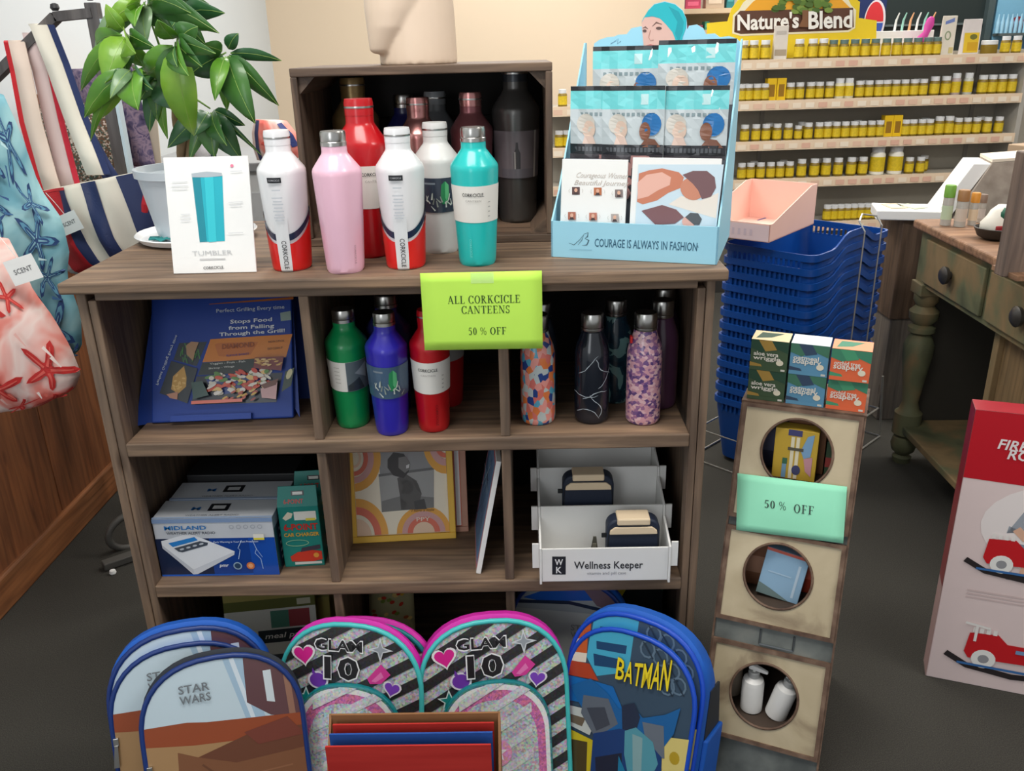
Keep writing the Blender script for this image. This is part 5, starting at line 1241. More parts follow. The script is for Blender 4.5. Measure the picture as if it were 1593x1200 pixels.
# ================================================================== pedestal with a white slanted display
pe0 = at(1385, 690, z=0)
pd = thing('pedestal', 'narrow brown and grey pedestal behind the baskets', 'pedestal', (1.72, 1.78, 0))
MB().box(-.09, -.09, 0, .11, .09, .42).build('lower_block', wood('grey_board', (88, 84, 80), (112, 106, 100), (130, 124, 116), 'z'), pd, bevel=.004)
MB().box(-.10, -.10, .42, .12, .10, .80).build('upper_block', wood('brown_board', (66, 52, 42), (92, 74, 60), (112, 92, 76), 'z'), pd, bevel=.004)
ds = thing('slant_display', 'white slanted countertop display board behind the desk corner', 'display', (1.72, 1.78, .8006), math.radians(-14))
SPK = ramp_mat('speckled_grey_board', [(.3, (150, 138, 126)), (.6, (172, 160, 148)), (.8, (186, 176, 164))], 'noise', 24., (1,1,1), .6, 5.)
MB().box(-.17, -.14, 0, .06, .02, .035).build('base_block', CARD, ds, bevel=.004)
MB().hexa([(.03,-.12,.02),(.085,-.12,.02),(.085,.06,.02),(.03,.06,.02),(.13,-.12,.20),(.185,-.12,.20),(.185,.06,.20),(.13,.06,.20)]).build('slanted_edge', CARD, ds, bevel=.002)
MB().hexa([(.086,-.13,.0),(.33,-.13,.0),(.33,.05,.0),(.086,.05,.0),(.186,-.13,.205),(.36,-.13,.22),(.36,.05,.22),(.186,.05,.205)]).build('speckled_side', SPK, ds, bevel=.002)
MB().hexa([(.184,-.13,.206),(.36,-.13,.221),(.36,.05,.221),(.184,.05,.206),(.184,-.13,.216),(.36,-.13,.231),(.36,.05,.231),(.184,.05,.216)]).build('top_edge', mat('cream_edge', (226, 214, 196), .6), ds)
for k in range(2):
    o = thing('paper_card', ('tan' if k == 0 else 'green-edged')+' small card lying on the white display base', 'card', ds.matrix_basis @ Vector((-.10+.06*k, -.05, .0356)), math.radians(20*k))
    MB().box(-.03, -.05, 0, .03, .05, .002).build('card', mat('card_tan' if k == 0 else 'card_greenish', (206, 190, 160) if k == 0 else (190, 196, 170), .6), o); MB().box(-.02, -.03, .002, .02, .02, .0023).build('printed_panel', mat('card_panel', (226, 218, 200), .6), o)
kb = thing('kraft_carton', 'tall kraft brown carton standing on the desk back corner', 'box', on_desk(1590, 300), math.radians(20))
MB().box(0, 0, 0, .25, .1, .17).build('carton', mat('kraft', (170, 146, 120), .7, var=.05), kb, bevel=.003); MB().hexa([(0,0,.17),(.25,0,.17),(.25,.004,.17),(0,.004,.17),(.03,-.05,.24),(.25,-.05,.24),(.25,-.046,.24),(.03,-.046,.24)]).build('open_flap', mat('kraft', (170, 146, 120)), kb)

# ================================================================== vitamin shelving across the shop
GRY = mat('gondola_grey', (172, 166, 154), .7, var=.05); LIP = mat('price_rail', (232, 208, 180), .5, var=.05, nscale=12)
gz = math.radians(5); Gx = Vector((math.cos(gz), math.sin(gz), 0)); Gy = Vector((-math.sin(gz), math.cos(gz), 0)); G0 = Vector((1.44, 3.6, 0))
gd = thing('shelving_unit', 'long grey shelving unit with pale price rails full of yellow vitamin bottles', 'shelves', G0, gz)
def g_uv(px, py, dy=0.): return on_plane(px, py, G0+Gy*dy, Gx, Vector((0,0,1)))
rows = [(1158, 94.5), (1155, 158), (1158, 220.5), (1155, 279.5)]
gzs = [g_uv(*r, .04)[1] for r in rows]; gzs.append(gzs[3]-.26)
gl = g_uv(1066, 100)[0]; gr_ = g_uv(1700, 90)[0]; gll = g_uv(855, 190)[0]
for k, z_ in enumerate(gzs):
    x0_ = gl if k == 0 else gll; x1_ = gr_ if k == 0 else g_uv(1588, 150)[0]
    sh = MB().box(x0_, 0, z_-.03, x1_, .22, z_).build('shelf', GRY, gd)
    MB().box(x0_, -.012, z_-.048, x1_, 0, z_+.004).build('price_rail', LIP, sh)
    A = flat_art(gd, (0, -.012, 0), (1,0,0), (0,0,1), 1.)
    n_ = int((x1_-x0_)/.075)
    for i in range(n_): A.rect(x0_+.02+.075*i, z_-.040, x0_+.07+.075*i, z_-.012, random.choice([(238, 222, 200), (226, 190, 166), (240, 226, 206), (222, 178, 156)]))
    o = A.build('price_tags', gd); o['kind'] = 'stuff'
MB().box(gl, .22, .0, gr_, .245, gzs[0]+.02).build('back_panel', GRY, gd); MB().box(gll, .22, 0, gl, .245, gzs[1]).build('back_panel', GRY, gd)
xr = g_uv(1588, 150)[0]
MB().box(xr, 0, 0, xr+.03, .36, gzs[0]-.03).build('end_panel', mat('gondola_end', (176, 172, 164), .6), gd)
for xx in (g_uv(1212, 120)[0], g_uv(1555, 120)[0]): MB().box(xx-.012, .212, 0, xx+.012, .22, gzs[0]).build('slotted_upright', mat('upright', (150, 146, 138), .6), gd)
MB().box(gll, .02, 0, xr, .22, .12).build('plinth', mat('plinth_dark', (40, 38, 36), .7), gd)
# one bottle of each kind, then copies
CAPW = mat('cap_white', (226, 228, 230), .4, var=.02); CAPG = mat('cap_grey_teal', (96, 120, 116), .4); YB = mat('vitamin_yellow', (132, 108, 26), .4, var=.08, nscale=60); AMB = mat('vitamin_amber', (120, 84, 22), .3)
LBL = mat('vitamin_label', (212, 184, 34), .45, var=.3, nscale=80)
def vit(h, r, cap, body, name='vitamin_bottle'):
    o = thing(name, '', 'bottle')
    MB().lathe([(r*.92, 0), (r, .003), (r, h*.70), (r*.82, h*.775)], 14).build('bottle_body', body, o, smooth=True)
    MB().lathe([(r*.84, h*.77), (r*.86, h*.99), (r*.8, h)], 14).build('cap', cap, o, smooth=True)
    MB().lathe([(r*1.02, h*.12), (r*1.02, h*.62)], 14, cap0=False, cap1=False).build('wrap_label', LBL, o, smooth=True)
    return o
used = {}
def put(kind, px, row, dy=.05, label=None, group=None, args=None):
    key = kind
    if key not in used: used[key] = o = vit(*args); first = True
    else: o = copy_tree(used[key])
    u = g_uv(px, 60+64*row, dy)[0]
    o.location = G0 + Gx*u + Gy*dy + Vector((0, 0, gzs[row]+.0006)); o.rotation_euler = (0, 0, gz)
    o['label'] = label; o['group'] = group
    return o
rn = ('top', 'second', 'third', 'fourth', 'lowest')
X = lambda c: 1040+c/2.88
R0 = [340, 385, 437, 590, 650, 697, 742, 790, 838, 885, 930, 980, 1028, 1075, 1120, 1165, 1205, 1515, 1565]
R1 = [-475, 330, 362, 400, 435, 550, 592, 640, 680, 725, 860, 902, 945, 980, 1022, 1062, 1103, 1145, 1195, 1245, 1410, 1452, 1495, 1540]
R2 = [-490, -455, 345, 395, 440, 490, 540, 585, 630, 678, 715, 755, 795, 835, 872, 912, 950, 1065, 1098, 1137, 1172, 1215, 1258, 1300, 1340, 1382, 1430, 1482]
R3 = [330, 370, 415, 460, 502, 545, 598, 655, 708, 762, 820, 872, 1080, 1130, 1410, 1450]
R4 = [715, 745, 775, 805, 835, 865, 895, 925]
ORD = ['', 'first', 'second', 'third', 'fourth', 'fifth', 'sixth', 'seventh', 'eighth', 'ninth', 'tenth', 'eleventh', 'twelfth', 'thirteenth', 'fourteenth', 'fifteenth', 'sixteenth', 'seventeenth', 'eighteenth', 'nineteenth', 'twentieth']
def ordn(n): return ORD[n] if n < 21 else 'twenty-'+ORD[n-20]
for row, lst in enumerate((R0, R1, R2, R3, R4)):
    for i, c in enumerate(lst):
        teal = row == 0 and 6 <= i <= 16
        big = (row == 1 and c > 1180) or (row == 0 and c < 700) or (row == 2 and 1200 < c < 1270) or (row == 3 and 580 < c < 890)
        sm = row == 2 and c in (585,)
        if teal: kind, a = 'teal', (.096, .0265, CAPG, YB)
        elif big: kind, a = 'big', (.104, .0275, CAPW, YB)
        elif sm: kind, a = 'small', (.078, .023, CAPW, YB)
        else: kind, a = 'std', (.092, .0255, CAPW, YB)
        wl_ = {'teal': 'yellow vitamin bottle, grey-green cap', 'big': 'larger yellow vitamin bottle, white cap', 'small': 'shortest yellow vitamin bottle, white cap', 'std': 'yellow vitamin bottle, white cap'}[kind]
        put(kind, X(c), row, .05, wl_+', '+ordn(len(lst)-i)+' from the right on the '+rn[row]+' far shelf', 'vitamin bottles on the '+rn[row]+' shelf', a)
        if row in (1, 2, 3) and i % 3 == 1 and c > 300:
            put('std', X(c+14), row, .125, 'white-capped vitamin bottle in the back row of the '+rn[row]+' shelf', 'back row vitamin bottles on the '+rn[row]+' shelf', (.092, .0255, CAPW, YB))
for k, c in enumerate((770, 812)):
    put('whitecap', X(c), 1, .05, ('left' if k == 0 else 'right')+' of two white-shouldered vitamin bottles amid the second shelf', 'white shouldered bottles', (.108, .0265, CAPW, mat('bottle_whitish', (226, 220, 190), .4)))
for k, c in enumerate((1290, 1345)):
    put('pale%d' % k, X(c), 1, .05, ('greyish pink' if k == 0 else 'clear pale')+' bottle with white cap near the right of the second shelf', None, (.118, .026, CAPW, mat('bottle_pale%d' % k, ((186, 166, 160), (196, 198, 190))[k], .3)))
for o_ in [o for o in bpy.data.objects if 'group' in o and o['group'] is None]: del o_['group']
for k, c in enumerate((935, 1015)):
    put('tall', X(c), 3, .06, ('left' if k == 0 else 'right')+' of two tall yellow bottles with white shoulders on the fourth shelf', 'tall yellow bottles', (.165, .042, CAPW, mat('tall_white', (232, 228, 214), .4)))
# yellow cartons and packets
def gthing(name, label, cat, px, row, dy=.05, group=None):
    u = g_uv(px, 60+64*row, dy)[0]; return thing(name, label, cat, G0+Gx*u+Gy*dy+Vector((0,0,gzs[row]+.0006)), gz, group)
for px, row, lab in ((X(467), 1, 'left of two tall yellow cartons on the second shelf'), (X(510), 1, 'right of two tall yellow cartons on the second shelf'), (X(990), 2, 'left of two tall yellow cartons on the third shelf'), (X(1030), 2, 'right of two tall yellow cartons on the third shelf')):
    o = gthing('vitamin_carton', lab, 'box', px, row, .045, 'tall yellow vitamin cartons')
    MB().box(-.026, 0, 0, .026, .05, .118).build('carton', mat('carton_yellow', (232, 190, 20), .45), o, bevel=.001)
    MB().box(-.016, -.0008, .02, .016, 0, .085).build('label_panel', mat('carton_brownish', (150, 110, 20), .5), o)
for px, w_, h_, rgb, lab in ((X(507), .082, .175, (214, 206, 196), 'grey-white standing pouch amid the top shelf bottles'), (X(1255), .085, .205, (226, 218, 204), 'cream standing pouch with a blue print on the top shelf'), (X(1360), .108, .185, (222, 214, 212), 'pale pouch with a yellow label on the top shelf')):
    o = gthing('standing_pouch', lab, 'packet', px, 0, .05)
    MB().hexa([(-w_/2*.9,0,0),(w_/2*.9,0,0),(w_/2*.9,.04,0),(-w_/2*.9,.04,0),(-w_/2,.012,h_),(w_/2,.012,h_),(w_/2,.016,h_),(-w_/2,.016,h_)]).build('pouch', mat('pouch_%d' % rgb[2], rgb, .35), o, bevel=.003)
    A = flat_art(o, (0, .0, 0), (1,0,0), (0, .012, h_), 1., .0012)
    if 'yellow' in lab: A.rect(-w_*.4, .01, w_*.4, h_*.62, (226, 190, 40)); A.ell(w_*.1, h_*.5, w_*.2, h_*.08, (110, 110, 40), 14); A.rect(-w_*.2, .02, w_*.36, h_*.35, (206, 160, 20))
    elif 'blue' in lab: A.poly([(-w_*.3, h_*.86), (w_*.3, h_*.95), (w_*.3, h_*.85), (-w_*.3, h_*.78)], (110, 130, 190)); A.ring(-w_*.05, h_*.5, w_*.22, h_*.12, .008, .008, (150, 160, 130)); A.rect(w_*.1, .01, w_*.4, h_*.2, (206, 190, 130))
    else: A.rect(-w_*.35, h_*.75, w_*.35, h_*.85, (186, 178, 170)); A.rect(-w_*.4, .02, w_*.4, h_*.3, (160, 146, 126))
    A.build('printed_front', o)
o = gthing('wide_jar', 'squat white and yellow jar at the right of the top shelf', 'jar', X(1442), 0)
MB().lathe([(.042, 0), (.044, .004), (.044, .045), (.04, .05)], 18).build('jar_body', YB, o, smooth=True); MB().lathe([(.043, .05), (.043, .07), (.04, .073)], 18).build('lid', CAPW, o, smooth=True)
# shelf-top header board
HB = thing('brand_header', 'yellow die-cut header board with a tree and vitamin brand lettering above the shelves', 'sign', G0+Gy*.19+Vector((0, 0, gzs[0]+.0006)), gz)
SY = mat('sign_yellow', (238, 208, 36), .45, var=.02)
hO = Vector(HB.location); hpix = [(1100, 98), (1100, 36), (1132, 33), (1138, 14), (1150, -2), (1160, -8), (1190, -26), (1250, -34), (1300, -26), (1322, -8), (1338, 3), (1336, 28), (1364, 32), (1362, 84), (1230, 90)]
hp = [on_plane(px, py, hO, Gx, Vector((0,0,1))) for px, py in hpix]; hp = [(u, max(v, 0)) for u, v in hp]; hp[0] = (hp[0][0], 0)
MB().prism(hp, lambda u, v, t: (u, t, v), 0, .006).build('header_board', SY, HB)
A = flat_art(HB, (0, 0, 0), (1,0,0), (0,0,1), 1., .001, .0004)
A.poly([(1139, 52), (1140, 24), (1150, 14), (1156, 4), (1170, -8), (1190, -18), (1250, -24), (1300, -18), (1318, -4), (1324, 8), (1332, 16), (1330, 44), (1320, 50), (1152, 56)], (240, 232, 200), True)
A.poly([(1142, 50), (1143, 26), (1151, 17), (1327, 12), (1328, 42), (1319, 47), (1152, 53)], (92, 58, 42), True)
A.poly([(1158, 17), (1172, 2), (1196, -12), (1290, -14), (1310, 0), (1322, 12)], (236, 168, 40), True)
for k in range(46):
    rnd = random.Random(k); a = rnd.uniform(0, PI); r_ = rnd.random()**.6
    A.ell(1250+46*r_*math.cos(a), 16-30*r_*math.sin(a)+3, 7, 4.5, ((96, 128, 50), (124, 150, 66), (74, 104, 40))[k % 3], 7, px=True)
A.poly([(1240, 42), (1246, 30), (1246, 16), (1256, 16), (1256, 30), (1263, 42)], (124, 84, 54), True)
A.build('tree_emblem', HB)
A = flat_art(HB, (0, 0, 0), (1,0,0), (0,0,1), 1., .024, .0004)
A.text("Nature's", 0, 0, 0, 0, (238, 236, 230), .028, px=[(1145, 48), (1240, 44), (1145, 22)]); A.build('brand_lettering', HB)
A = flat_art(HB, (0, 0, 0), (1,0,0), (0,0,1), 1., .024, .0004)
A.text('Blend', 0, 0, 0, 0, (238, 236, 230), .028, px=[(1255, 46), (1323, 43.5), (1255, 18)]); A.build('brand_lettering', HB)

# toothbrush tray and pink toy behind the top row
u = g_uv(1400, 60, .2)[0]
tb = thing('toothbrush_tray', 'white counter tray holding a row of upright toothbrushes on the top shelf', 'display', G0+Gx*u+Gy*.2+Vector((0,0,gzs[0]+.0006)), gz)
MB().box(-.15, 0, 0, .20, .08, .135).build('tray', CARD, tb, bevel=.003)
for k in range(6):
    MB().tube([(.0+.043*k-.02, .04, .12), (.005+.043*k-.02, .04, .19), (.014+.043*k-.02, .03, .23)], [.007, .006, .003], 6).build('toothbrush', mat('brush_%d' % (k % 3), ((226, 230, 226), (150, 206, 190), (226, 170, 120))[k % 3], .4), tb)
u = g_uv(1440, 60, .12)[0]
tp = thing('hanging_toy', 'bright pink toy packet hanging before the toothbrush tray', 'toy', G0+Gx*u+Gy*.12+Vector((0,0,gzs[0]+.0006)), gz)
MB().rings([[(cx_+a_*math.cos(2*PI*j/14), b_*math.sin(2*PI*j/14), z_) for j in range(14)] for cx_, a_, b_, z_ in ((-.02, .02, .01, .02), (-.025, .035, .018, .06), (-.02, .03, .018, .10), (.0, .02, .012, .125), (.01, .028, .016, .16), (.015, .02, .012, .195), (.015, .006, .005, .205))]).build('toy_body', mat('hot_pink', (206, 60, 156), .4), tp, smooth='all')
MB().box(.03, -.004, .0, .06, .004, .055).build('blue_tag', mat('toy_blue', (70, 96, 170), .5), tp)

# ------------------------------------------------------------------ drinks coolers at the far side
def far(px, py, y_): return at(px, py, y=y_)
ck = thing('drinks_cooler', 'tall dark drinks cooler with a navy side and soda emblem, far background', 'cooler', (far(1330, 60, 6.0).x, 6.0, 0))
W2 = far(1540, 60, 6.0).x-far(1330, 60, 6.0).x
MB().box(0, 0, 0, .22, .5, 2.3).build('side_panel', mat('cooler_navy', (28, 44, 92), .4), ck)
MB().box(.22, .06, 0, W2, .5, 2.3).build('cabinet', mat('cooler_dark', (36, 46, 46), .35), ck)
MB().box(W2-.05, 0, 0, W2, .06, 2.3).build('door_frame', mat('cooler_frame', (70, 84, 86), .4), ck)
for zz in (1.2, 1.5, 1.8): MB().box(.24, .03, zz, W2-.06, .055, zz+.015).build('wire_shelf', mat('cooler_shelf', (90, 100, 100), .4), ck)
cu = far(1365, 25, 6.0)
A = flat_art(ck, (cu.x-ck.location.x-.02, 0, cu.z), (1,0,0), (0,0,1), 1., .004, .002)
A.ell(0, -.04, .085, .16, (214, 206, 210), 26); A.ell(-.005, -.04, .072, .145, (200, 40, 46), 26, a0=.0, a1=PI); A.ell(-.005, -.05, .072, .13, (50, 80, 160), 26, a0=PI, a1=2*PI); A.build('soda_emblem', ck)
c2 = thing('drinks_cooler', 'pale blue drinks cooler with a round red badge at the far right', 'cooler', (far(1545, 60, 6.0).x, 6.0, 0))
MB().box(0, .02, 0, 1.0, .5, 2.3).build('cabinet', mat('cooler_paleblue', (120, 176, 206), .4), c2)
MB().box(0, 0, far(1560, 64, 6.).z-.3, 1.0, .03, far(1560, 62, 6.).z).build('lower_band', mat('cooler_band', (70, 116, 150), .4), c2)
cu = far(1582, 38, 5.98)
A = flat_art(c2, (cu.x-c2.location.x, -.0, cu.z), (1,0,0), (0,0,1), 1., .02); A.ell(0, 0, .055, .06, (150, 44, 52), 24); A.build('red_badge', c2)
bl = MB()
for k in range(8):
    pp = far(1548+7*k, 40, 5.97); o = thing('drink_bottle', 'pale blue drink bottle in the far right cooler row', 'bottle', (pp.x, 5.93, far(1548, 52, 5.93).z), 0, 'drink bottles in the far cooler')
    MB().lathe([(.014, 0), (.015, .08), (.006, .12), (.006, .14)], 10).build('bottle_body', mat('drink_blue', (150, 196, 220), .3), o, smooth=True)
MB().box(0, -.10, far(1548, 52, 5.93).z-.02, 1.0, .02, far(1548, 52, 5.93).z-.001).build('wire_shelf', mat('cooler_shelf', (90, 100, 100)), c2)
# shelving peeping above the blue display
fs = thing('wall_shelf', 'grey wall shelving with cream edge seen above the blue display', 'shelves', (far(1064, 20, 4.6).x, 4.6, 0))
zz = far(1100, 13, 4.6).z; z2_ = far(1100, 36, 4.6).z-.02
MB().box(0, .25, 0, .6, .27, 2.4).build('back_panel', GRY, fs)
for q_ in (zz, z2_-.02): MB().box(0, 0, q_-.03, .6, .25, q_).build('shelf', LIP, fs)
for k, (px, py, w_, h_, rgb, lab) in enumerate(((1078, 12, .10, .06, (206, 70, 110), 'flat pink carton on the upper grey wall shelf'), (1112, 12, .12, .09, (196, 176, 156), 'tan carton on the upper grey wall shelf'), (1136, 12, .05, .12, (40, 130, 140), 'teal carton on the upper grey wall shelf'), (1082, 36, .10, .03, (150, 70, 96), 'maroon carton on the lower grey wall shelf'), (1100, 36, .03, .05, (60, 150, 120), 'green carton on the lower grey wall shelf'))):
    o = thing('shelf_carton', lab, 'box', (far(px, py, 4.62).x-w_/2, 4.62, (zz if py < 20 else z2_-.02)+.0006))
    MB().box(0, 0, 0, w_, .1, h_).build('carton', mat('sc_%d' % k, rgb, .5), o, bevel=.002); MB().box(w_*.15, -.001, h_*.3, w_*.85, 0, h_*.7).build('label_panel', mat('scl_%d' % k, tuple(min(255, c+45) for c in rgb), .5), o)

# ================================================================== potted money tree
pc_ = Vector((-.468, .372, HT))
pl = thing('potted_plant', 'braided money tree in a white pot on the left end of the bookcase', 'plant', pc_ + Vector((0, 0, .0008)))
POT = mat('pot_white', (196, 206, 214), .35, var=.02); SAU = mat('saucer_white', (236, 238, 240), .3)
MB().lathe([(.085, 0), (.115, .004), (.126, .016), (.124, .018), (.112, .008), (.0, .006)], 36, cap1=False).build('saucer', SAU, pl, smooth=True)
MB().lathe([(.072, .007), (.078, .012), (.100, .135), (.106, .136), (.107, .152), (.101, .152), (.096, .138), (.0, .134)], 36, cap1=False).build('pot', POT, pl, smooth=True)
MB().lathe([(.096, .13), (.06, .137), (.0, .139)], 24, cap0=False, cap1=False).build('soil', mat('soil', (62, 52, 40), .95, var=.3, nscale=90, bump=.5), pl)
BARK = ramp_mat('bark', [(.3, (104, 82, 58)), (.6, (150, 124, 92)), (.8, (176, 150, 116))], 'noise', 30., (1,1,.3), .8, 4., 0, .3)
tb0 = at(282, 262, y=pc_.y) - pc_; tt = at(275, 150, y=pc_.y) - pc_
for k in range(3):
    pts = []
    for i in range(13):
        t = i/12; a = 2*PI*k/3+t*5.; q_ = Vector((.004, 0, .12)).lerp(tt, t); r_ = .012*(1-.3*t)
        pts.append(q_+Vector((r_*math.cos(a), r_*math.sin(a), 0)))
    MB().tube(pts, [.0105-.003*i/12 for i in range(13)], 8).build('trunk', BARK, pl, smooth='all')
MB().grid(lambda a, b: Vector((-.075+.05*a, -.075+.03*b, .014+.004*math.sin(9*a+4*b))), 4, 3).build('teal_cloth', mat('teal_cloth', (40, 130, 130), .8), pl, smooth='all', solid=.003)
def leafm(k):
    base = [((66, 120, 34), (104, 158, 44)), ((44, 92, 40), (70, 120, 48)), ((38, 84, 50), (58, 108, 62)), ((96, 148, 40), (140, 182, 60)), ((92, 128, 84), (140, 170, 128))][k]
    return ramp_mat('leaf_%d' % k, [(.3, base[0]), (.7, base[1])], 'noise', 14., (1,1,1), .38, 3., coat=.2)
def leaf(b, t, w, yb, yt, k, sag=.0, nm='leaf'):
    """a long pointed leaf from pixel b to pixel t; yb, yt: distance of each end; w in pixels"""
    P0 = at(b[0], b[1], y=yb)-pc_; P1 = at(t[0], t[1], y=yt)-pc_; L = (P1-P0).length; d = (P1-P0).normalized()
    side = d.cross(Vector((.0, 1, .25))).normalized(); nrm = side.cross(d).normalized()
    if nrm.y > 0: nrm = -nrm
    n_ = 8; vs = []; wd = w/1340*1.75/2*1.3
    for i in range(n_+1):
        s = i/n_; ww = wd*(math.sin(PI*min(1, s**.8))**.75)*(1-.25*s) if 0 < i < n_ else .0004
        c = P0.lerp(P1, s)+nrm*(.10*L*math.sin(PI*s))+Vector((0, 0, sag*L*math.sin(PI*s)))
        vs += [c-side*ww+nrm*ww*.35, c, c+side*ww+nrm*ww*.35]
    fs = []
    for i in range(n_):
        for j in (0, 1): fs.append((3*i+j, 3*i+j+1, 3*i+j+4, 3*i+j+3))
    m = MB().add(vs, fs); o = m.build(nm, leafm(k), pl, smooth='all', solid=.0006)
    o.modifiers['solid'].offset = 1
    MB().tube([Vector(vs[3*i+1])+nrm*.0006 for i in range(0, n_+1, 2)], .0006, 4).build('midrib', mat('midrib', (150, 180, 96), .5), o)
    return o
def stem(a, b, y0, y1):
    p = at(a[0], a[1], y=y0)-pc_; q_ = at(b[0], b[1], y=y1)-pc_; m = (p+q_)/2+Vector((0, -.005, .012))
    MB().tube([p, p.lerp(m, .6), m, m.lerp(q_, .5), q_], [.0028, .0024, .0022, .002, .0016], 6).build('leaf_stalk', mat('stalk', (104, 140, 62), .5), pl, smooth='all')
K = 2.857; yc = pc_.y
heads = {'A': ((560, 150), .30), 'B': ((780, 190), .25), 'C': ((1005, 235), .34), 'D': ((640, 10), .34), 'E': ((935, 485), .36), 'F': ((700, 330), .33), 'G': ((800, 70), .42), 'H': ((590, 300), .27)}
for k_, (c_, y_) in heads.items(): stem((275, 150), (c_[0]/K, c_[1]/K), yc, y_)
LV = [('B', (862, 605), 125, 3, .0), ('B', (790, 300), 60, 1, 0), ('B', (650, 330), 95, 0, -.05), ('B', (900, 300), 90, 1, .05), ('B', (700, 90), 70, 0, .1), ('B', (880, 120), 80, 1, .1),
      ('D', (418, 275), 75, 4, .12), ('D', (652, 195), 85, 4, .0), ('D', (975, 150), 95, 1, .12), ('D', (470, 130), 70, 3, .1), ('D', (800, -60), 80, 1, .1), ('D', (540, -60), 80, 0, .1), ('D', (780, 150), 80, 1, .06),
      ('A', (468, 372), 105, 3, .0), ('A', (605, 240), 100, 3, 0), ('A', (360, 405), 62, 0, .08), ('A', (690, 215), 70, 1, .05), ('A', (470, 20), 60, 3, 0),
      ('H', (615, 492), 125, 0, 0), ('H', (375, 525), 80, 0, .08), ('H', (402, 630), 44, 0, .1), ('H', (490, 440), 50, 4, .05), ('H', (455, 525), 60, 3, .02),
      ('C', (1252, 272), 46, 2, .08), ('C', (1240, 472), 74, 1, .08), ('C', (1135, 552), 118, 1, .02), ('C', (850, 330), 115, 2, .05), ('C', (1010, 495), 60, 0, 0), ('C', (955, 450), 64, 0, 0), ('C', (1060, 150), 50, 2, .1),
      ('F', (665, 590), 62, 2, 0), ('F', (790, 490), 100, 2, 0), ('F', (655, 410), 56, 2, 0), ('F', (745, 620), 50, 0, 0), ('F', (850, 430), 60, 1, 0), ('F', (600, 330), 60, 1, 0),
      ('E', (955, 705), 100, 1, 0), ('E', (1075, 715), 110, 2, .03), ('E', (1160, 690), 26, 2, .1), ('E', (865, 605), 75, 2, 0), ('E', (745, 660), 84, 2, .05), ('E', (842, 715), 54, 1, 0), ('E', (1090, 560), 60, 2, .06),
      ('G', (960, 135), 90, 1, .1), ('G', (915, 200), 100, 1, .05), ('G', (740, 170), 90, 2, 0), ('G', (700, -40), 80, 1, .1), ('G', (880, -50), 80, 2, .1), ('G', (820, 180), 80, 2, 0),
      ('D', (600, 120), 80, 0, .02), ('D', (720, 60), 80, 1, .1), ('D', (560, 30), 80, 3, .1), ('A', (430, 200), 70, 0, .1), ('A', (560, 330), 80, 1, 0), ('A', (640, 300), 80, 0, 0), ('B', (960, 240), 70, 1, .08), ('B', (730, 420), 80, 1, 0), ('B', (840, 340), 90, 0, 0),
      ('H', (520, 400), 70, 1, .05), ('H', (680, 400), 80, 2, .0), ('G', (1000, 60), 80, 2, .1), ('G', (640, 60), 80, 1, .1), ('C', (1090, 300), 70, 2, .04), ('C', (900, 200), 70, 1, .06), ('F', (700, 540), 60, 1, 0), ('F', (620, 450), 60, 1, 0), ('E', (1010, 650), 80, 1, 0), ('D', (850, 60), 90, 1, .12), ('G', (930, 20), 80, 1, .12)]
for i, (hk, t, w_, k, sg_) in enumerate(LV):
    c_, y_ = heads[hk]; rnd = random.Random(i)
    dx, dy = t[0]-c_[0], t[1]-c_[1]; n_ = math.hypot(dx, dy); b = (c_[0]+dx/n_*18, c_[1]+dy/n_*18)
    leaf((b[0]/K, b[1]/K), (t[0]/K, t[1]/K), w_/K, y_, y_+rnd.uniform(-.075, .045), k, sg_)

# ================================================================== beach totes hanging on a grey frame
def bag_fn(rows, y0, bulge, fold=.006, fr=9.):
    W = [(at(a[0], a[1], y=y0), at(b[0], b[1], y=y0)) for a, b in rows]; n_ = len(W)-1
    def fn(a, b, h=0., back=False):
        t = min(max(b, 0), 1)*n_; i = min(int(t), n_-1); t -= i
        L = W[i][0].lerp(W[i+1][0], t); R_ = W[i][1].lerp(W[i+1][1], t); p = L.lerp(R_, a)
        e = max(0., math.sin(PI*min(1, max(0, a))))**.6*(.25+.75*math.sin(PI*min(1, .12+.80*b))**.8)
        f_ = fold*math.sin(fr*a*2+5*b)*math.sin(PI*min(1, max(0, a)))+fold*.6*math.sin(fr*2.3*a-7*b)*math.sin(PI*min(1, max(0, a)))
        return Vector((p.x, y0+((bulge*e*.7) if back else -(bulge*e+f_+h)), p.z))
    return fn
def tote(name, label, rows, y0, bulge, bodym, org, nu=22, nv=22, fold=.006):
    o = thing(name, label, 'bag', org); fn = bag_fn(rows, y0, bulge, fold)
    O = Vector(org); m = MB()
    m.grid(lambda a, b: fn(a, b)-O, nu, nv); m.grid(lambda a, b: fn(1-a, b, 0, True)-O, nu, nv)
    bo = m.build('bag_body', bodym, o, smooth='all')
    bm = bmesh.new(); bm.from_mesh(bo.data); bmesh.ops.remove_doubles(bm, verts=bm.verts, dist=.0008); bmesh.ops.holes_fill(bm, edges=[e for e in bm.edges if e.is_boundary], sides=0); bmesh.ops.recalc_face_normals(bm, faces=bm.faces); bm.to_mesh(bo.data); bm.free()
    for p in bo.data.polygons: p.use_smooth = True
    return o, (lambda u, v, h: fn(u, v, h)-O)
def sea_star(A, u, v, r, col, rot, sx=1., inner=None):
    pts = []
    for i in range(50):
        a = 2*PI*i/50; k = (math.cos(5*a)+1)/2; rr = r*(.24+.76*k**2.4); pts.append((u+sx*rr*math.cos(a+rot), v+rr*math.sin(a+rot)))
    A.poly(pts, col)
    if inner:
        for i in range(5):
            a = rot+2*PI*i/5; A.line([(u+sx*r*.12*math.cos(a), v+r*.12*math.sin(a)), (u+sx*r*.8*math.cos(a), v+r*.8*math.sin(a))], [r*.10, r*.03], inner)
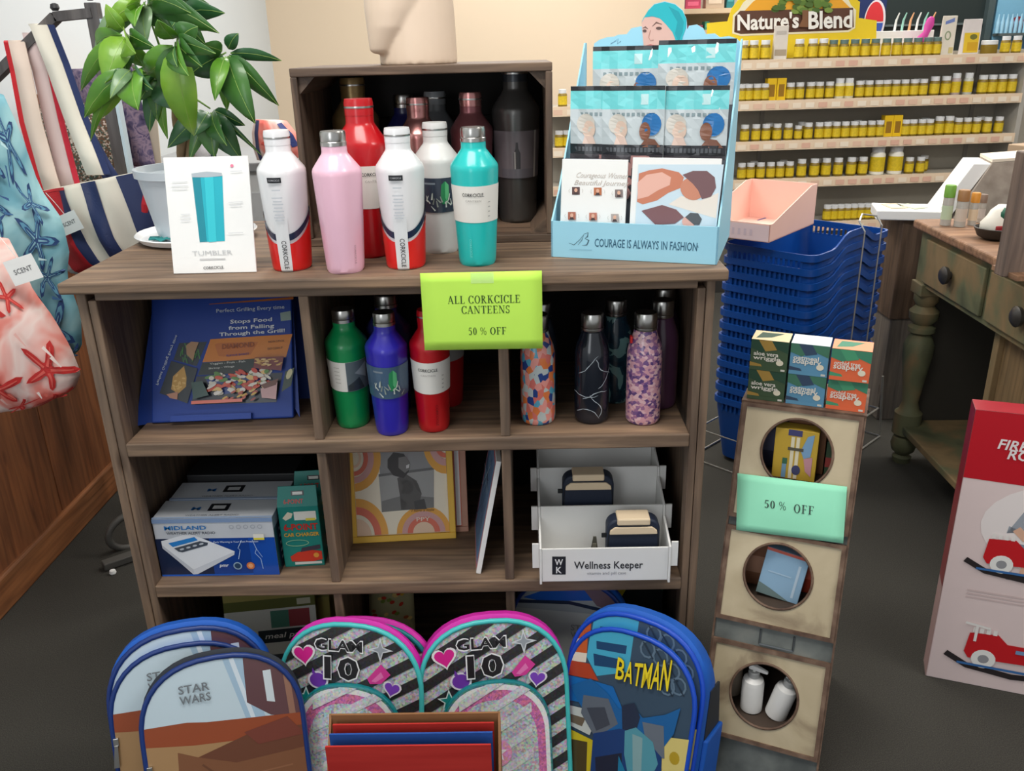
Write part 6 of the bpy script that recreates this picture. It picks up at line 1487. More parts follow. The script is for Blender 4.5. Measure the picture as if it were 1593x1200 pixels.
def hang_tag(o, O, px, y_, txt, w_=.05, h_=.036, rot=0.):
    p = at(px[0], px[1], y=y_)-Vector(O)
    c, s = math.cos(rot), math.sin(rot)
    def f(u, v, h): return p+Vector((u*c-v*s, -h, u*s+v*c))
    t_ = MB().add([f(-w_/2, -h_/2, 0), f(w_/2, -h_/2, 0), f(w_/2, h_/2, 0), f(-w_/2, h_/2, 0)], [(0, 1, 2, 3)]).build('price_tag', CARD, o, solid=.0008)
    A = Art(f, .1, .0008); A.text(txt, 0, 0, w_*.62, h_*.2, (90, 90, 94), .005); A.build('tag_lettering', t_)
    MB().tube([f(0, h_/2, 0), f(-.004, h_/2+.03, .004), f(-.012, h_/2+.055, .002)], .0007, 5).build('tag_string', CARD, t_)
CORALM = ramp_mat('coral_canvas', [(.32, (222, 92, 80)), (.44, (236, 150, 138)), (.54, (246, 220, 212)), (.75, (238, 178, 168))], 'noise', 7., (1,1,1), .8, 3., .8)
BLUEM = ramp_mat('aqua_canvas', [(.30, (60, 116, 140)), (.45, (110, 168, 184)), (.60, (160, 206, 212)), (.78, (120, 178, 192))], 'noise', 8., (1,1,1), .8, 3., .8)
yb_ = .36
org = at(60, 540, y=yb_); org.z -= .0
o, fn = tote('tote_bag', 'aqua beach tote with navy starfish hanging behind the coral one', [((-90, 130), (6, 148)), ((-90, 200), (32, 205)), ((-90, 290), (62, 292)), ((-90, 350), (96, 340)), ((-90, 400), (108, 392)), ((-90, 450), (104, 430)), ((-90, 500), (126, 490)), ((-70, 545), (128, 540)), ((-40, 565), (112, 556))], yb_, .05, BLUEM, org)
A = Art(fn, .04, .0012, .0003); rnd = random.Random(4)
for u, v, r_, rt_ in ((.60, .30, .10, .3), (.88, .14, .09, .8), (.84, .44, .11, .1), (.66, .56, .09, .9), (.86, .78, .11, .5), (.56, .85, .10, .2), (.74, .18, .07, .5), (.92, .60, .08, 1.1), (.70, .72, .08, .0), (.93, .30, .07, .4), (.97, .92, .07, .2)):
    sea_star(A, u, v, r_*1.25, (30, 62, 110), rt_); sea_star(A, u, v, r_, (88, 146, 174), rt_); sea_star(A, u, v, r_*.75, (38, 74, 124), rt_, 1., (130, 180, 196))
for k in range(46): u = .45+.52*rnd.random(); v = rnd.random(); a = rnd.random()*6; A.line([(u, v), (min(.99, u+.05*math.cos(a)), min(.99, max(0, v+.05*math.sin(a))))], [.012, .004], rnd.choice([(36, 74, 124), (190, 224, 228), (50, 96, 140)]))
A.build('starfish_print', o)
yk = .22; org = at(30, 632, y=yk)
o, fn = tote('tote_bag', 'coral pink beach tote with red starfish hanging at the left edge', [((-110, 372), (14, 372)), ((-110, 400), (34, 410)), ((-110, 440), (52, 452)), ((-110, 490), (82, 492)), ((-110, 540), (110, 540)), ((-110, 590), (126, 580)), ((-90, 625), (118, 604)), ((-60, 640), (66, 630))], yk, .06, CORALM, org)
A = Art(fn, .04, .0012, .0003)
for u, v, r_, rt_ in ((.60, .34, .17, .3), (.86, .66, .16, .2), (.56, .74, .16, .9), (.84, .30, .09, .8), (.62, .08, .1, .2), (.74, .93, .10, .5), (.96, .90, .09, .1)):
    sea_star(A, u, v, r_, (200, 44, 42), rt_, 1., (226, 96, 86))
rnd = random.Random(6)
for k in range(14): u = .45+.5*rnd.random(); v = rnd.random(); A.line([(u, v), (u+.03, min(1, v+.06))], [.02, .006], rnd.choice([(246, 226, 218), (226, 110, 96), (240, 186, 176)]))
A.build('starfish_print', o)
hang_tag(o, org, (36, 420), yk-.045, 'SCENT', .062, .05, .28)
# nautical striped tote
ys = .52; org = at(150, 418, y=ys)
SRED, SNAV, SCR = (196, 30, 40), (34, 48, 92), (226, 220, 206)
rows_ = [((48, 300), (212, 268)), ((56, 320), (226, 296)), ((66, 350), (238, 322)), ((84, 388), (247, 350)), ((108, 424), (252, 366)), ((150, 436), (240, 384))]
o, fn = tote('tote_bag', 'nautical tote with red, cream and navy stripes hanging behind the bookcase', rows_, ys, .045, mat('canvas_cream', SCR, .85, var=.03), org, fold=.008)
A = Art(fn, .035, .0012, .0003)
for u0, u1, c in ((.0, .10, (196, 190, 190)), (.08, .31, SRED), (.31, .39, SNAV), (.52, .66, SNAV), (.84, 1., SNAV)): A.rect(u0, .0, u1, 1., c)
A.rect(0, 0, .39, .035, (208, 44, 50)); A.build('stripes', o)
hang_tag(o, org, (108, 347), ys-.06, 'SCENT', .05, .044, .35)
MB().tube([at(226, 300, y=ys-.045)-org, at(226, 318, y=ys-.05)-org, at(225, 330, y=ys-.05)-org], [.004, .009, .007], 8).build('red_tassel', mat('tassel_red', (190, 30, 44), .8), o)
def strap(name, pts, w_, y0, col, edge=None, eside=1, oo=None, OO=None):
    P = [at(px, py, y=yy)-OO for px, py, yy in pts]; n_ = len(P); vs = []; es = []
    for i, p in enumerate(P):
        ww = (w_[i] if isinstance(w_, (list, tuple)) else w_)/1340*2.05/2
        vs += [p-Vector((ww, 0, 0)), p+Vector((ww, 0, 0))]
        e0 = p+Vector((eside*ww, .001, 0)); e1 = p+Vector((eside*(ww+ww*.68), .004, 0)); es += [e0, e1]
    fs = [(2*i, 2*i+1, 2*i+3, 2*i+2) for i in range(n_-1)]
    s_ = MB().add(vs, fs).build(name, mat('strap_'+str(col), col, .85, var=.03), oo, smooth='all', solid=.004)
    if edge: MB().add(es, fs).build('strap_edge', mat('strap_'+str(edge), edge, .85), s_, solid=.004)
yr = .62
strap('strap', [(24, 64, yr+.03), (26, 66, yr-.022), (36, 110, .60), (52, 190, .57), (74, 270, .54), (84, 302, .515)], [22, 24, 24, 26, 26, 26], 0, (226, 206, 192), SRED, -1, o, org)
strap('strap', [(46, 52, yr+.03), (47, 54, yr-.012), (62, 110, .62), (80, 190, .60), (98, 262, .57), (106, 292, .55)], 22, 0, (214, 192, 190), (198, 40, 60), 1, o, org)
strap('strap', [(57, 38, yr+.03), (60, 40, yr-.022), (84, 100, .60), (112, 180, .57), (136, 240, .54), (148, 272, .515)], [24, 26, 26, 26, 26, 26], 0, (226, 220, 206), SNAV, 1, o, org)
strap('strap', [(100, 110, yr+.02), (112, 150, .62), (136, 205, .59), (162, 258, .555), (174, 278, .53)], [8, 12, 18, 24, 26], 0, SNAV, None, 1, o, org)

# grey display frame the bags hang on
GF = wood('grey_frame_wood', (66, 64, 66), (82, 80, 82), (98, 96, 98), 'z')
fp0 = at(-170, 280, y=yr); fp1 = at(88, 26, y=yr); fp2 = at(146, 20, y=yr); xp = at(146, 20, y=yr).x
fr = thing('bag_rack', 'dark grey wooden rack with an angled top rail holding the totes', 'rack', (xp, yr, 0))
F0 = Vector((xp, yr, 0))
MB().beam(fp0-F0, fp1-F0, .02, .030, (0, -1, 0)).build('angled_rail', GF, fr); MB().beam(fp1-F0, fp2-F0, .02, .030, (0, -1, 0)).build('top_rail', GF, fr)
MB().box(-.014, -.012, 0, .014, .012, at(146, 4, y=yr).z).build('post', GF, fr, bevel=.002)
MB().box(.0145, -.011, .2, .022, .011, at(146, 30, y=yr).z).build('painted_lit_edge', mat('painted_lit_edge', (190, 208, 218), .5), fr)  # pale bluish strip added as the lit side of the post
MB().box(-1.218-xp, -.03, fp0.z-.05, fp0.x-xp+.012, .03, fp0.z+.05).build('wall_bracket', GF, fr, bevel=.002)
for q_ in (fp1, at(142, 10, y=yr)): MB().lathe([(.006, 0), (.010, .006), (.008, .014), (.003, .016)], 12, (q_.x-xp, 0), z0=q_.z+.012).build('peg', mat('peg_black', (40, 40, 42), .5), fr, smooth=True)
for a in (-1, 1): MB().box(-.02, min(0, a*.16), 0, .02, max(0, a*.16), .03).build('foot', GF, fr)

# printed scarf on a second frame further back
y2 = 1.15
SCARF = ramp_mat('purple_paisley', [(.30, (44, 42, 78)), (.46, (96, 86, 120)), (.56, (150, 130, 150)), (.70, (70, 64, 104)), (.85, (170, 150, 160))], 'noise', 34., (1,1,1), .85, 3., 1.2)
s0 = at(150, 110, y=y2); ss = thing('scarf', 'purple paisley scarf draped over the rear grey frame', 'scarf', (s0.x, y2, at(190, 262, y=y2-.05).z))
O = Vector(ss.location)
qs = [at(92, 108, y=y2-.03), at(205, 104, y=y2-.03), at(242, 262, y=y2-.04), at(128, 262, y=y2-.04)]
MB().grid(lambda a, b: (qs[3].lerp(qs[2], a)).lerp(qs[0].lerp(qs[1], a), b)-O+Vector((0, -.012*math.sin(a*16+b*3), 0)), 26, 12).build('cloth', SCARF, ss, smooth='all', solid=.003)
MB().box(qs[3].x-O.x, -.05, -.004, qs[2].x-O.x, -.044, .004).build('fringe', mat('fringe_lilac', (170, 156, 176), .9), ss)
f2 = thing('scarf_rack', 'second dark grey rack standing behind the plant', 'rack', (at(216, 200, y=y2).x, y2, 0)); X0 = f2.location.x
MB().box(-.016, -.012, 0, .016, .012, at(205, 100, y=y2).z).build('post', GF, f2); xl = at(150, 100, y=y2).x-X0
MB().box(xl-.016, -.012, 0, xl+.016, .012, at(150, 106, y=y2).z).build('post', GF, f2)
MB().box(xl+.016, -.012, at(180, 112, y=y2).z-.02, -.016, .012, at(180, 112, y=y2).z+.01).build('top_rail', GF, f2); zr = at(190, 275, y=y2).z
MB().box(xl+.016, -.012, zr-.03, -.016, .012, zr).build('low_rail', GF, f2)
cs = thing('canvas_strap', 'cream canvas strap hanging beside the plant trunk', 'strap', at(246, 276, y=1.135)); O = Vector(cs.location)
q_ = [at(229, 104, y=1.135), at(246, 276, y=1.135)]
MB().beam(Vector((0, 0, .002)), q_[0]-O, .028, .004, (0, -1, 0)).build('webbing', mat('strap_cream', (214, 202, 184), .85), cs); MB().box(-.014, -.004, 0, .014, .004, .012).build('hem', mat('strap_cream2', (200, 188, 170), .85), cs)

# low table behind the bookcase with towels, and small things on the window ledge
lt = thing('low_cabinet', 'low white cabinet standing behind the bookcase', 'cabinet', (at(330, 300, y=1.5).x, 1.7, 0))
ztb = at(400, 252, y=1.5).z; xa = at(215, 260, y=1.5).x-lt.location.x; xb = at(520, 260, y=1.5).x-lt.location.x
MB().box(xa, -.2, 0, xb, .3, ztb-.03).build('body', mat('cab_white', (206, 208, 208), .6), lt); MB().box(xa-.02, -.22, ztb-.03, xb+.02, .32, ztb).build('top_board', mat('cab_grey', (150, 152, 154), .6), lt, bevel=.004)
MB().box(.06, -.206, .1, .3, -.2, ztb-.1).build('door', mat('cab_door', (196, 198, 200), .6), lt, bevel=.003)
org = at(430, 252, y=1.45); org.z = ztb+.001
o, fn = tote('tote_bag', 'coral patterned tote with navy edge lying behind the white canteen', [((396, 186), (446, 188)), ((392, 206), (462, 208)), ((394, 230), (466, 232)), ((400, 249), (464, 249))], 1.45, .05, CORALM, org, 10, 10)
A = Art(fn, .06, .001, .0003); A.rect(0, 0, .10, 1, (216, 190, 180)); A.rect(.10, .0, .2, 1, (40, 48, 92)); A.line([(.8, .05), (.95, .6)], .12, (40, 56, 120)); sea_star(A, .55, .45, .3, (214, 84, 70), .3); A.build('starfish_print', o)
org = at(318, 250, y=1.45); org.z = ztb+.001
o = thing('rolled_towel', 'white and navy rolled towel standing behind the plant', 'towel', org)
MB().lathe([(.02, 0), (.028, .004), (.026, .06), (.018, .085), (.008, .09)], 18).build('roll', mat('towel_white', (226, 226, 230), .9, var=.05, nscale=200, bump=.3), o, smooth='all'); MB().tube([(.03, 0, .0), (.034, 0, .04), (.03, 0, .075)], [.008, .01, .004], 8).build('navy_band', mat('towel_navy', (40, 50, 100), .9), o, smooth='all')
# ledge things at the far left
yl = 1.3
for k, (px, lab) in enumerate(((6, 'stack'),)):
    p = at(8, 146, y=yl); lz = p.z
lg = thing('ledge_shelf', 'brown wooden ledge shelf at the far left behind the totes', 'shelf', (-1.09, yl+.15, 0))
MB().box(-.12, -.25, lz-.03, .06, .25, lz-.001).build('shelf_board', OAKY, lg)
for xx in (-.10, .04): MB().box(xx-.02, -.02, 0, xx+.02, .02, lz-.03).build('support', OAKY, lg)
for k in range(4):
    o = thing('folded_towel', ('lowest', 'second', 'third', 'topmost')[k]+' teal folded towel of the small stack at the far left', 'towel', (at(2, 140, y=yl).x-.03, yl, lz+.0005+k*.017), 0, 'teal folded towels')
    MB().box(-.07, -.05, 0, .07, .05, .016).build('folded_cloth', mat('towel_teal%d' % (k % 2), ((30, 140, 170), (60, 180, 196))[k % 2], .9), o, bevel=.006, seg=3); MB().box(-.07, -.052, .006, .07, -.05, .010).build('fold_line', mat('towel_fold', (20, 100, 130), .9), o)
z_b = at(45, 265, y=1.25).z
o = thing('sequin_pouch', 'glittery brown sequin pouch seen between the tote straps', 'pouch', (-1.0, 1.0, lz-.32))
MB().box(-.2, .02, -.012, .2, .16, 0).build('stand_board', OAKY, o)
MB().grid(lambda a, b: Vector((-.13+.26*a, .02-.05*math.sin(PI*a)*math.sin(PI*(.15+.8*b)), .30*b)), 10, 10).build('pouch_body', ramp_mat('sequins', [(.2, (110, 80, 60)), (.45, (190, 176, 160)), (.6, (70, 90, 80)), (.8, (214, 200, 190))], 'voronoi', 240., (1,1,1), .3, interp='CONSTANT', metal=.3), o, smooth='all', solid=.02)
MB().box(-.03, .0, -.6, .03, .06, -.012).build('stand_leg', OAKY, o)

# curled iron rack foot on the carpet
p0 = at(160, 880, z=.015); p1 = at(206, 862, z=.015); 
rf = thing('rack_foot', 'curled dark iron rack foot on the carpet beside the bookcase', 'rack', (p0.x, p0.y, 0)); O = Vector((p0.x, p0.y, 0)); IR = mat('cast_iron', (84, 82, 78), .6, .2)
MB().beam(Vector((0, 0, .013)), at(215, 862, z=.013)-O, .034, .022).build('foot_bar', IR, rf, bevel=.003)
c0 = at(196, 836, z=.05)-O
MB().tube([c0+Vector((.055*math.cos(a)*.9, .05*math.cos(a)+.04, .055*math.sin(a))) for a in [PI*.45+PI*1.05*i/12 for i in range(13)]], .011, 8).build('scroll', IR, rf, smooth='all')
MB().lathe([(.008, 0), (.010, .004), (.008, .012)], 12, ((at(176, 893, z=.0)-O).x, (at(176, 893, z=.0)-O).y)).build('glide', CARD, rf)

# ================================================================== backpacks on the floor before the bookcase
def arch(w, h, ns=10, r=None, flare=0.):
    r = r or w*.47; pts = []
    for i in range(5): t = i/4; pts.append((w/2+flare*(1-t), (h-r)*t))
    for i in range(1, 2*ns): a = PI*i/(2*ns); sx = (w/2-0)*math.copysign(abs(math.cos(a))**.82, math.cos(a)); pts.append((sx, h-r+r*math.sin(a)**.92))
    for i in range(5): t = 1-i/4; pts.append((-w/2-flare*(1-t), (h-r)*t))
    return pts
def backpack(label, loc, rz, tilt, w_, h_, t_, sidem, backm, pipem, group, pocket=None, basem=None, pulls=()):
    o = tilted('backpack', label, 'backpack', loc, rz, tilt, group)
    out = arch(w_, h_)
    # own axes: x right, y away, z up; front at y = 0
    gus = MB(); rings = []
    for yy, k, dz in ((.004, 1., 0), (.02, 1.022, .002), (t_*.6, 1.02, .002), (t_*.9, .98, 0), (t_, .92, -.006)):
        rings.append([(u*k, yy*(1-.62*(v/h_)**2), max(0, v*k+dz) if v > .01 else 0) for u, v in out])
    gus.rings(rings, True, True); gus.build('body', sidem, o, smooth=True)
    MB().prism([(u*.93, v*.96) for u, v in out], lambda u, v, t: (u, t_*(1-.62*(v/h_)**2)+t, v), -.004, .008).build('back_pad', backm, o, bevel=.004)
    fp_ = MB(); fp_.prism(out, lambda u, v, t: (u, t, v), -.003, .006); front = fp_.build('front_panel', mat('pack_panel_base', (120, 120, 124), .4), o)
    MB().tube([(u*1.0, -.002, v) for u, v in out], .0052, 8).build('piping', pipem, o, smooth='all')
    yf = -.003
    if pocket:
        pw, ph, pt = pocket; po = arch(pw, ph)
        MB().prism(po, lambda u, v, t: (u, t, v), -pt, -.003).build('pocket', sidem, o, bevel=.006, seg=2)
        MB().tube([(u, -pt+.001, v) for u, v in po], .005, 8).build('pocket_piping', pipem, o, smooth='all')
    MB().tube([(-.03, t_*.36, h_*.90), (-.028, t_*.42, h_*.96), (0, t_*.45, h_*.975), (.028, t_*.42, h_*.96), (.03, t_*.36, h_*.90)], .006, 8).build('handle', backm, o, smooth='all')
    for s in (-1, 1):
        MB().tube([(s*.05, t_*.5+.004, h_*.86), (s*.06, t_*.62+.02, h_*.7), (s*.07, t_*.85+.014, h_*.4), (s*.09, t_+.006, .06)], .010, 8).build('shoulder_strap', backm, o, smooth='all')
    for (u, v, yy, rt_, m_) in pulls:
        z_ = MB().box(u-.005, yy-.006, v, u+.005, yy-.001, v+.016).build('zip_slider', STEEL, o, bevel=.001)
        MB().hexa([(u-.005+rt_,yy-.008,v-.04),(u+.005+rt_,yy-.008,v-.04),(u+.005+rt_,yy-.005,v-.04),(u-.005+rt_,yy-.005,v-.04),(u-.003,yy-.008,v+.002),(u+.003,yy-.008,v+.002),(u+.003,yy-.005,v+.002),(u-.003,yy-.005,v+.002)]).build('zip_pull', m_, z_)
    return o, out
def clip_art(o, outline, y_, seg=.06, h=.0006):
    """print on the pack front; polygons are cut to the panel outline (convex)"""
    A = flat_art(o, (0, y_, 0), (1,0,0), (0,0,1), seg, h)
    ol = [(u*.985, v*.985+.001) for u, v in outline]
    area_ = sum(ol[i][0]*ol[(i+1) % len(ol)][1]-ol[(i+1) % len(ol)][0]*ol[i][1] for i in range(len(ol)))
    if area_ < 0: ol = ol[::-1]
    raw = A._tri
    def tri(a, b, c, col, hh):
        P = [a, b, c]
        for i in range(len(ol)):
            p, q_ = ol[i], ol[(i+1) % len(ol)]; ex, ey = q_[0]-p[0], q_[1]-p[1]
            def sd(z): return ex*(z[1]-p[1])-ey*(z[0]-p[0])
            out_ = []
            for j in range(len(P)):
                s, e = P[j], P[(j+1) % len(P)]; ds, de = sd(s), sd(e)
                if ds >= 0: out_.append(s)
                if ds*de < 0: t = ds/(ds-de); out_.append((s[0]+(e[0]-s[0])*t, s[1]+(e[1]-s[1])*t))
            P = out_
            if len(P) < 3: return
        for j in range(1, len(P)-1): raw(P[0], P[j], P[j+1], col, hh)
    A._tri = tri; return A
BKB = mat('pack_blue', (18, 92, 190), .6, var=.05, nscale=200); BKD = mat('pack_charcoal', (36, 42, 52), .7, var=.1, nscale=200); PIPB = mat('piping_navy', (26, 54, 120), .4); PIPR = mat('piping_royal', (20, 74, 190), .4)
PIPT = mat('piping_aqua', (70, 190, 190), .35); PIPK = mat('piping_teal', (10, 120, 126), .35); MAG = mat('pack_magenta', (206, 34, 164), .55, var=.05, nscale=200); PULLY = mat('pull_yellow', (226, 196, 40), .5)

# ---- space-saga packs at the left
def art_saga(A, text=True, du=0., dv=0., w=.27, h=.40):
    q_ = lambda u, v: (u*w, v*h)
    A.rect(-.2, 0, .2, .5, (196, 214, 224))
    A.poly([q_(.02, 1.05), q_(.16, 1.05), q_(.28, .62), q_(.15, .66)], (162, 190, 212)); A.poly([q_(.06, 1.05), q_(.09, 1.05), q_(.22, .62), q_(.19, .63)], (214, 226, 236))
    A.poly([q_(.17, 1.05), q_(.6, 1.05), q_(.6, .62), q_(.30, .68), q_(.16, .76)], (98, 66, 70)); A.poly([q_(.28, .9), q_(.33, .9), q_(.335, .74), q_(.285, .75)], (206, 216, 222)); A.poly([q_(.4, .95), q_(.44, .95), q_(.46, .6), q_(.42, .6)], (150, 110, 92))
    A.poly([q_(-.6, .72), q_(-.22, .715), q_(-.1, .70), q_(.6, .66), q_(.6, .58), q_(-.6, .58)], (150, 74, 44)); A.poly([q_(-.6, .64), q_(-.2, .60), q_(.2, .58), q_(.6, .60), q_(.6, 0), q_(-.6, 0)], (168, 132, 92))
    A.poly([q_(-.30, .58), q_(-.18, .54), q_(.6, .58), q_(.6, 0), q_(-.35, 0)], (128, 84, 58)); A.poly([q_(-.18, .54), q_(.05, .48), q_(.6, .50), q_(.6, .60), q_(.2, .62)], (108, 66, 48))
    A.line([q_(-.16, .50), q_(.0, .38), q_(.02, .0)], .004, (106, 68, 48)); A.line([q_(-.12, .40), q_(.4, .42)], .003, (146, 100, 72)); A.poly([q_(.12, .62), q_(.4, .66), q_(.5, .56), q_(.2, .55)], (120, 62, 50))
def saga_text(A, w=.27, h=.40):
    for st_, v in (('STAR', .875), ('WARS', .825)):
        A.text(st_, -.15*w, v*h, .19*w, .040*h, (112, 118, 124), .012)
def place_pack(px, py, y_top, h_, tilt):
    """floor point under a pack whose top is seen at a pixel"""
    p = at(px, py, y=y_top); return p
w_, h_ = .285, .405
def pack_loc(px, py, h_, tilt, rz):
    # front plane leans; find floor position so that the arch top lands on the pixel
    n_ = Vector((math.sin(rz)*-1, math.cos(rz), 0))
    best = None
    for i in range(400):
        y_ = -.45+i*.001; p = at(px, py, y=y_); dz = p.z-h_*math.cos(tilt)
        if best is None or abs(dz) < best[0]: best = (abs(dz), p)
    p = best[1]; b = p-n_*(h_*math.sin(tilt)); return (b.x, b.y, .001)
rz1 = math.radians(14); tl = math.radians(15)
loc = pack_loc(285, 980, .415, tl, rz1)
o, out = backpack('rear space adventure backpack with blue sides and a pale sky print, at the left', loc, rz1, tl, .295, .415, .12, BKB, BKD, PIPB, None, (.285, .392, .022), pulls=((-.138, .22, -.022, -.004, STEEL),))
A = clip_art(o, out, -.003); art_saga(A, False, w=.295, h=.415); A.build('printed_panel', o, GLOSSP)
po = arch(.285, .392); A = clip_art(o, po, -.022); art_saga(A, w=.285, h=.392); A.build('pocket_print', o, GLOSSP)
A = clip_art(o, po, -.022, h=.0042); saga_text(A, .285, .392); A.build('pocket_lettering', o, GLOSSP)
loc2 = pack_loc(335, 1023, .40, tl, rz1)
loc2 = (loc2[0], loc2[1], .001)
o, out = backpack('front space adventure backpack with a pale sky and brown robe coloured print', loc2, rz1, tl, .285, .40, .045, BKD, BKD, PIPB, None, pulls=((-.136, .20, -.004, -.010, STEEL),))
A = clip_art(o, out, -.003); art_saga(A, w=.285, h=.40); A.build('printed_panel', o, GLOSSP)
A = clip_art(o, out, -.003, h=.0042); saga_text(A, .285, .40); A.build('panel_lettering', o, GLOSSP)

# ---- glittery striped packs
def art_glam(A, w=.275, h=.40):
    A.rect(-.2, 0, .2, .5, (176, 178, 182))
    for k in range(-6, 14):
        v0 = k*.046; A.poly([(-.2, v0), (.2, v0+.23), (.2, v0+.252), (-.2, v0+.022)], (44, 42, 46))
def art_glam2(A, w=.275, h=.40):
    q_ = lambda u, v: (u*w, v*h)
    def outl(fn, *a): pass
    A.heart(*q_(-.335, .84), .026, (232, 228, 230), .15); A.heart(*q_(-.335, .84), .021, (214, 40, 140), .15)
    A.star(*q_(.225, .89), .026, (206, 210, 216), 4, PI/2, .3); A.star(*q_(.225, .89), .016, (150, 156, 164), 4, PI/2, .36)
    A.poly([q_(.13, .74), q_(.23, .82), q_(.30, .77), q_(.23, .72), q_(.15, .715)], (214, 60, 150)); A.poly([q_(.16, .73), q_(.23, .78), q_(.25, .755), q_(.19, .725)], (232, 120, 184))
    A.ell(*q_(-.23, .715), .021, .018, (220, 214, 226)); A.ell(*q_(-.23, .715), .017, .0145, (110, 56, 166)); A.poly([q_(-.275, .745), q_(-.27, .775), q_(-.245, .745)], (110, 56, 166)); A.poly([q_(-.19, .745), q_(-.18, .775), q_(-.21, .755)], (110, 56, 166))
    A.star(*q_(-.32, .62), .024, (206, 222, 220)); A.star(*q_(-.32, .62), .018, (20, 130, 126))
    A.heart(*q_(.31, .70), .020, (226, 220, 230), -.2); A.heart(*q_(.31, .70), .016, (124, 66, 186), -.2)
def glam_letters(A, w=.275, h=.40):
    A.text('GLAM', -.075*w, .90*h, .36*w, .068*h, (236, 236, 238), .035); A.text('GLAM', -.075*w, .90*h, .345*w, .055*h, (34, 32, 36), .02)
    A.text('10', -.055*w, .785*h, .27*w, .130*h, (236, 236, 238), .05); A.text('10', -.055*w, .785*h, .25*w, .115*h, (34, 32, 36), .03)
def glam(label, px, py, rz, pipe, y_extra=0., group='magenta striped backpacks', hh=.40, t_=.11):
    loc = pack_loc(px, py+2, hh-.002, tl, rz); loc = (loc[0], loc[1]+y_extra, .001)
    w, h = .285, hh
    o, out = backpack(label, loc, rz, tl, w, h, t_, MAG, BKD, pipe, group)
    A = clip_art(o, out, -.003); art_glam(A); A.build('striped_panel', o, GLIT)
    A = clip_art(o, out, -.003, h=.004); art_glam2(A); A.build('sticker_print', o, GLOSSP)
    A = clip_art(o, out, -.003, h=.007); glam_letters(A); A.build('panel_lettering', o, GLOSSP)
    po = [(u, v) for u, v in arch(.215, .285)]
    MB().prism(po, lambda u, v, t: (u, t, v), -.018, -.004).build('pocket', PIPK, o, bevel=.004)
    A = clip_art(o, po, -.018)
    for k, (r_, c) in enumerate(((1., (14, 130, 132)), (.955, (232, 232, 234)), (.88, (206, 44, 150)), (.74, (186, 190, 196)))):
        A.poly([(u*r_, v*(.5+.5*r_)) for u, v in po], c)
    for k in range(-3, 9): v0 = k*.046; A.poly([(-.07, v0), (.07, v0+.08), (.07, v0+.10), (-.07, v0+.02)], (206, 208, 214))
    A.ell(0, .14, .028, .028, (232, 120, 184)); A.star(0, .14, .02, (240, 236, 240))
    A.build('pocket_print', o, GLIT)
    return o
glam('rear magenta backpack with a teal rim behind the left glittery striped one', 566, 953, math.radians(-6), PIPK, hh=.372, t_=.06)
glam('left glittery black and silver striped backpack with pink heart and aqua rim', 545, 972, math.radians(-8), PIPT, t_=.06)
glam('right glittery black and silver striped backpack with magenta back, beside the folder box', 763, 966, math.radians(6), PIPT)

# ---- blue comic pack and the pack in the cubby
rzb = math.radians(-31)
loc = pack_loc(1000, 964, .41, tl, rzb)
w, h = .275, .41
o, out = backpack('blue comic-print backpack with yellow hero lettering, at the right', loc, rzb, tl, w, h, .14, BKB, BKD, PIPR, None, (.262, .385, .022), pulls=((-.128, .155, -.022, -.004, PULLY),))
MB().hexa([(w/2*1.024,.035,.20),(w/2*1.036,.035,.20),(w/2*1.036,.125,.20),(w/2*1.024,.125,.20),(w/2*1.0,.03,.30),(w/2*1.03,.03,.30),(w/2*1.03,.085,.30),(w/2*1.0,.085,.30)]).build('side_mesh', BKD, o)
MB().hexa([(w/2*1.02,.03,.01),(w/2*1.07,.03,.01),(w/2*1.07,.15,.01),(w/2*1.02,.15,.01),(w/2*1.02,.03,.20),(w/2*1.09,.035,.20),(w/2*1.09,.13,.20),(w/2*1.02,.13,.20)]).build('side_pocket', BKB, o, bevel=.006)
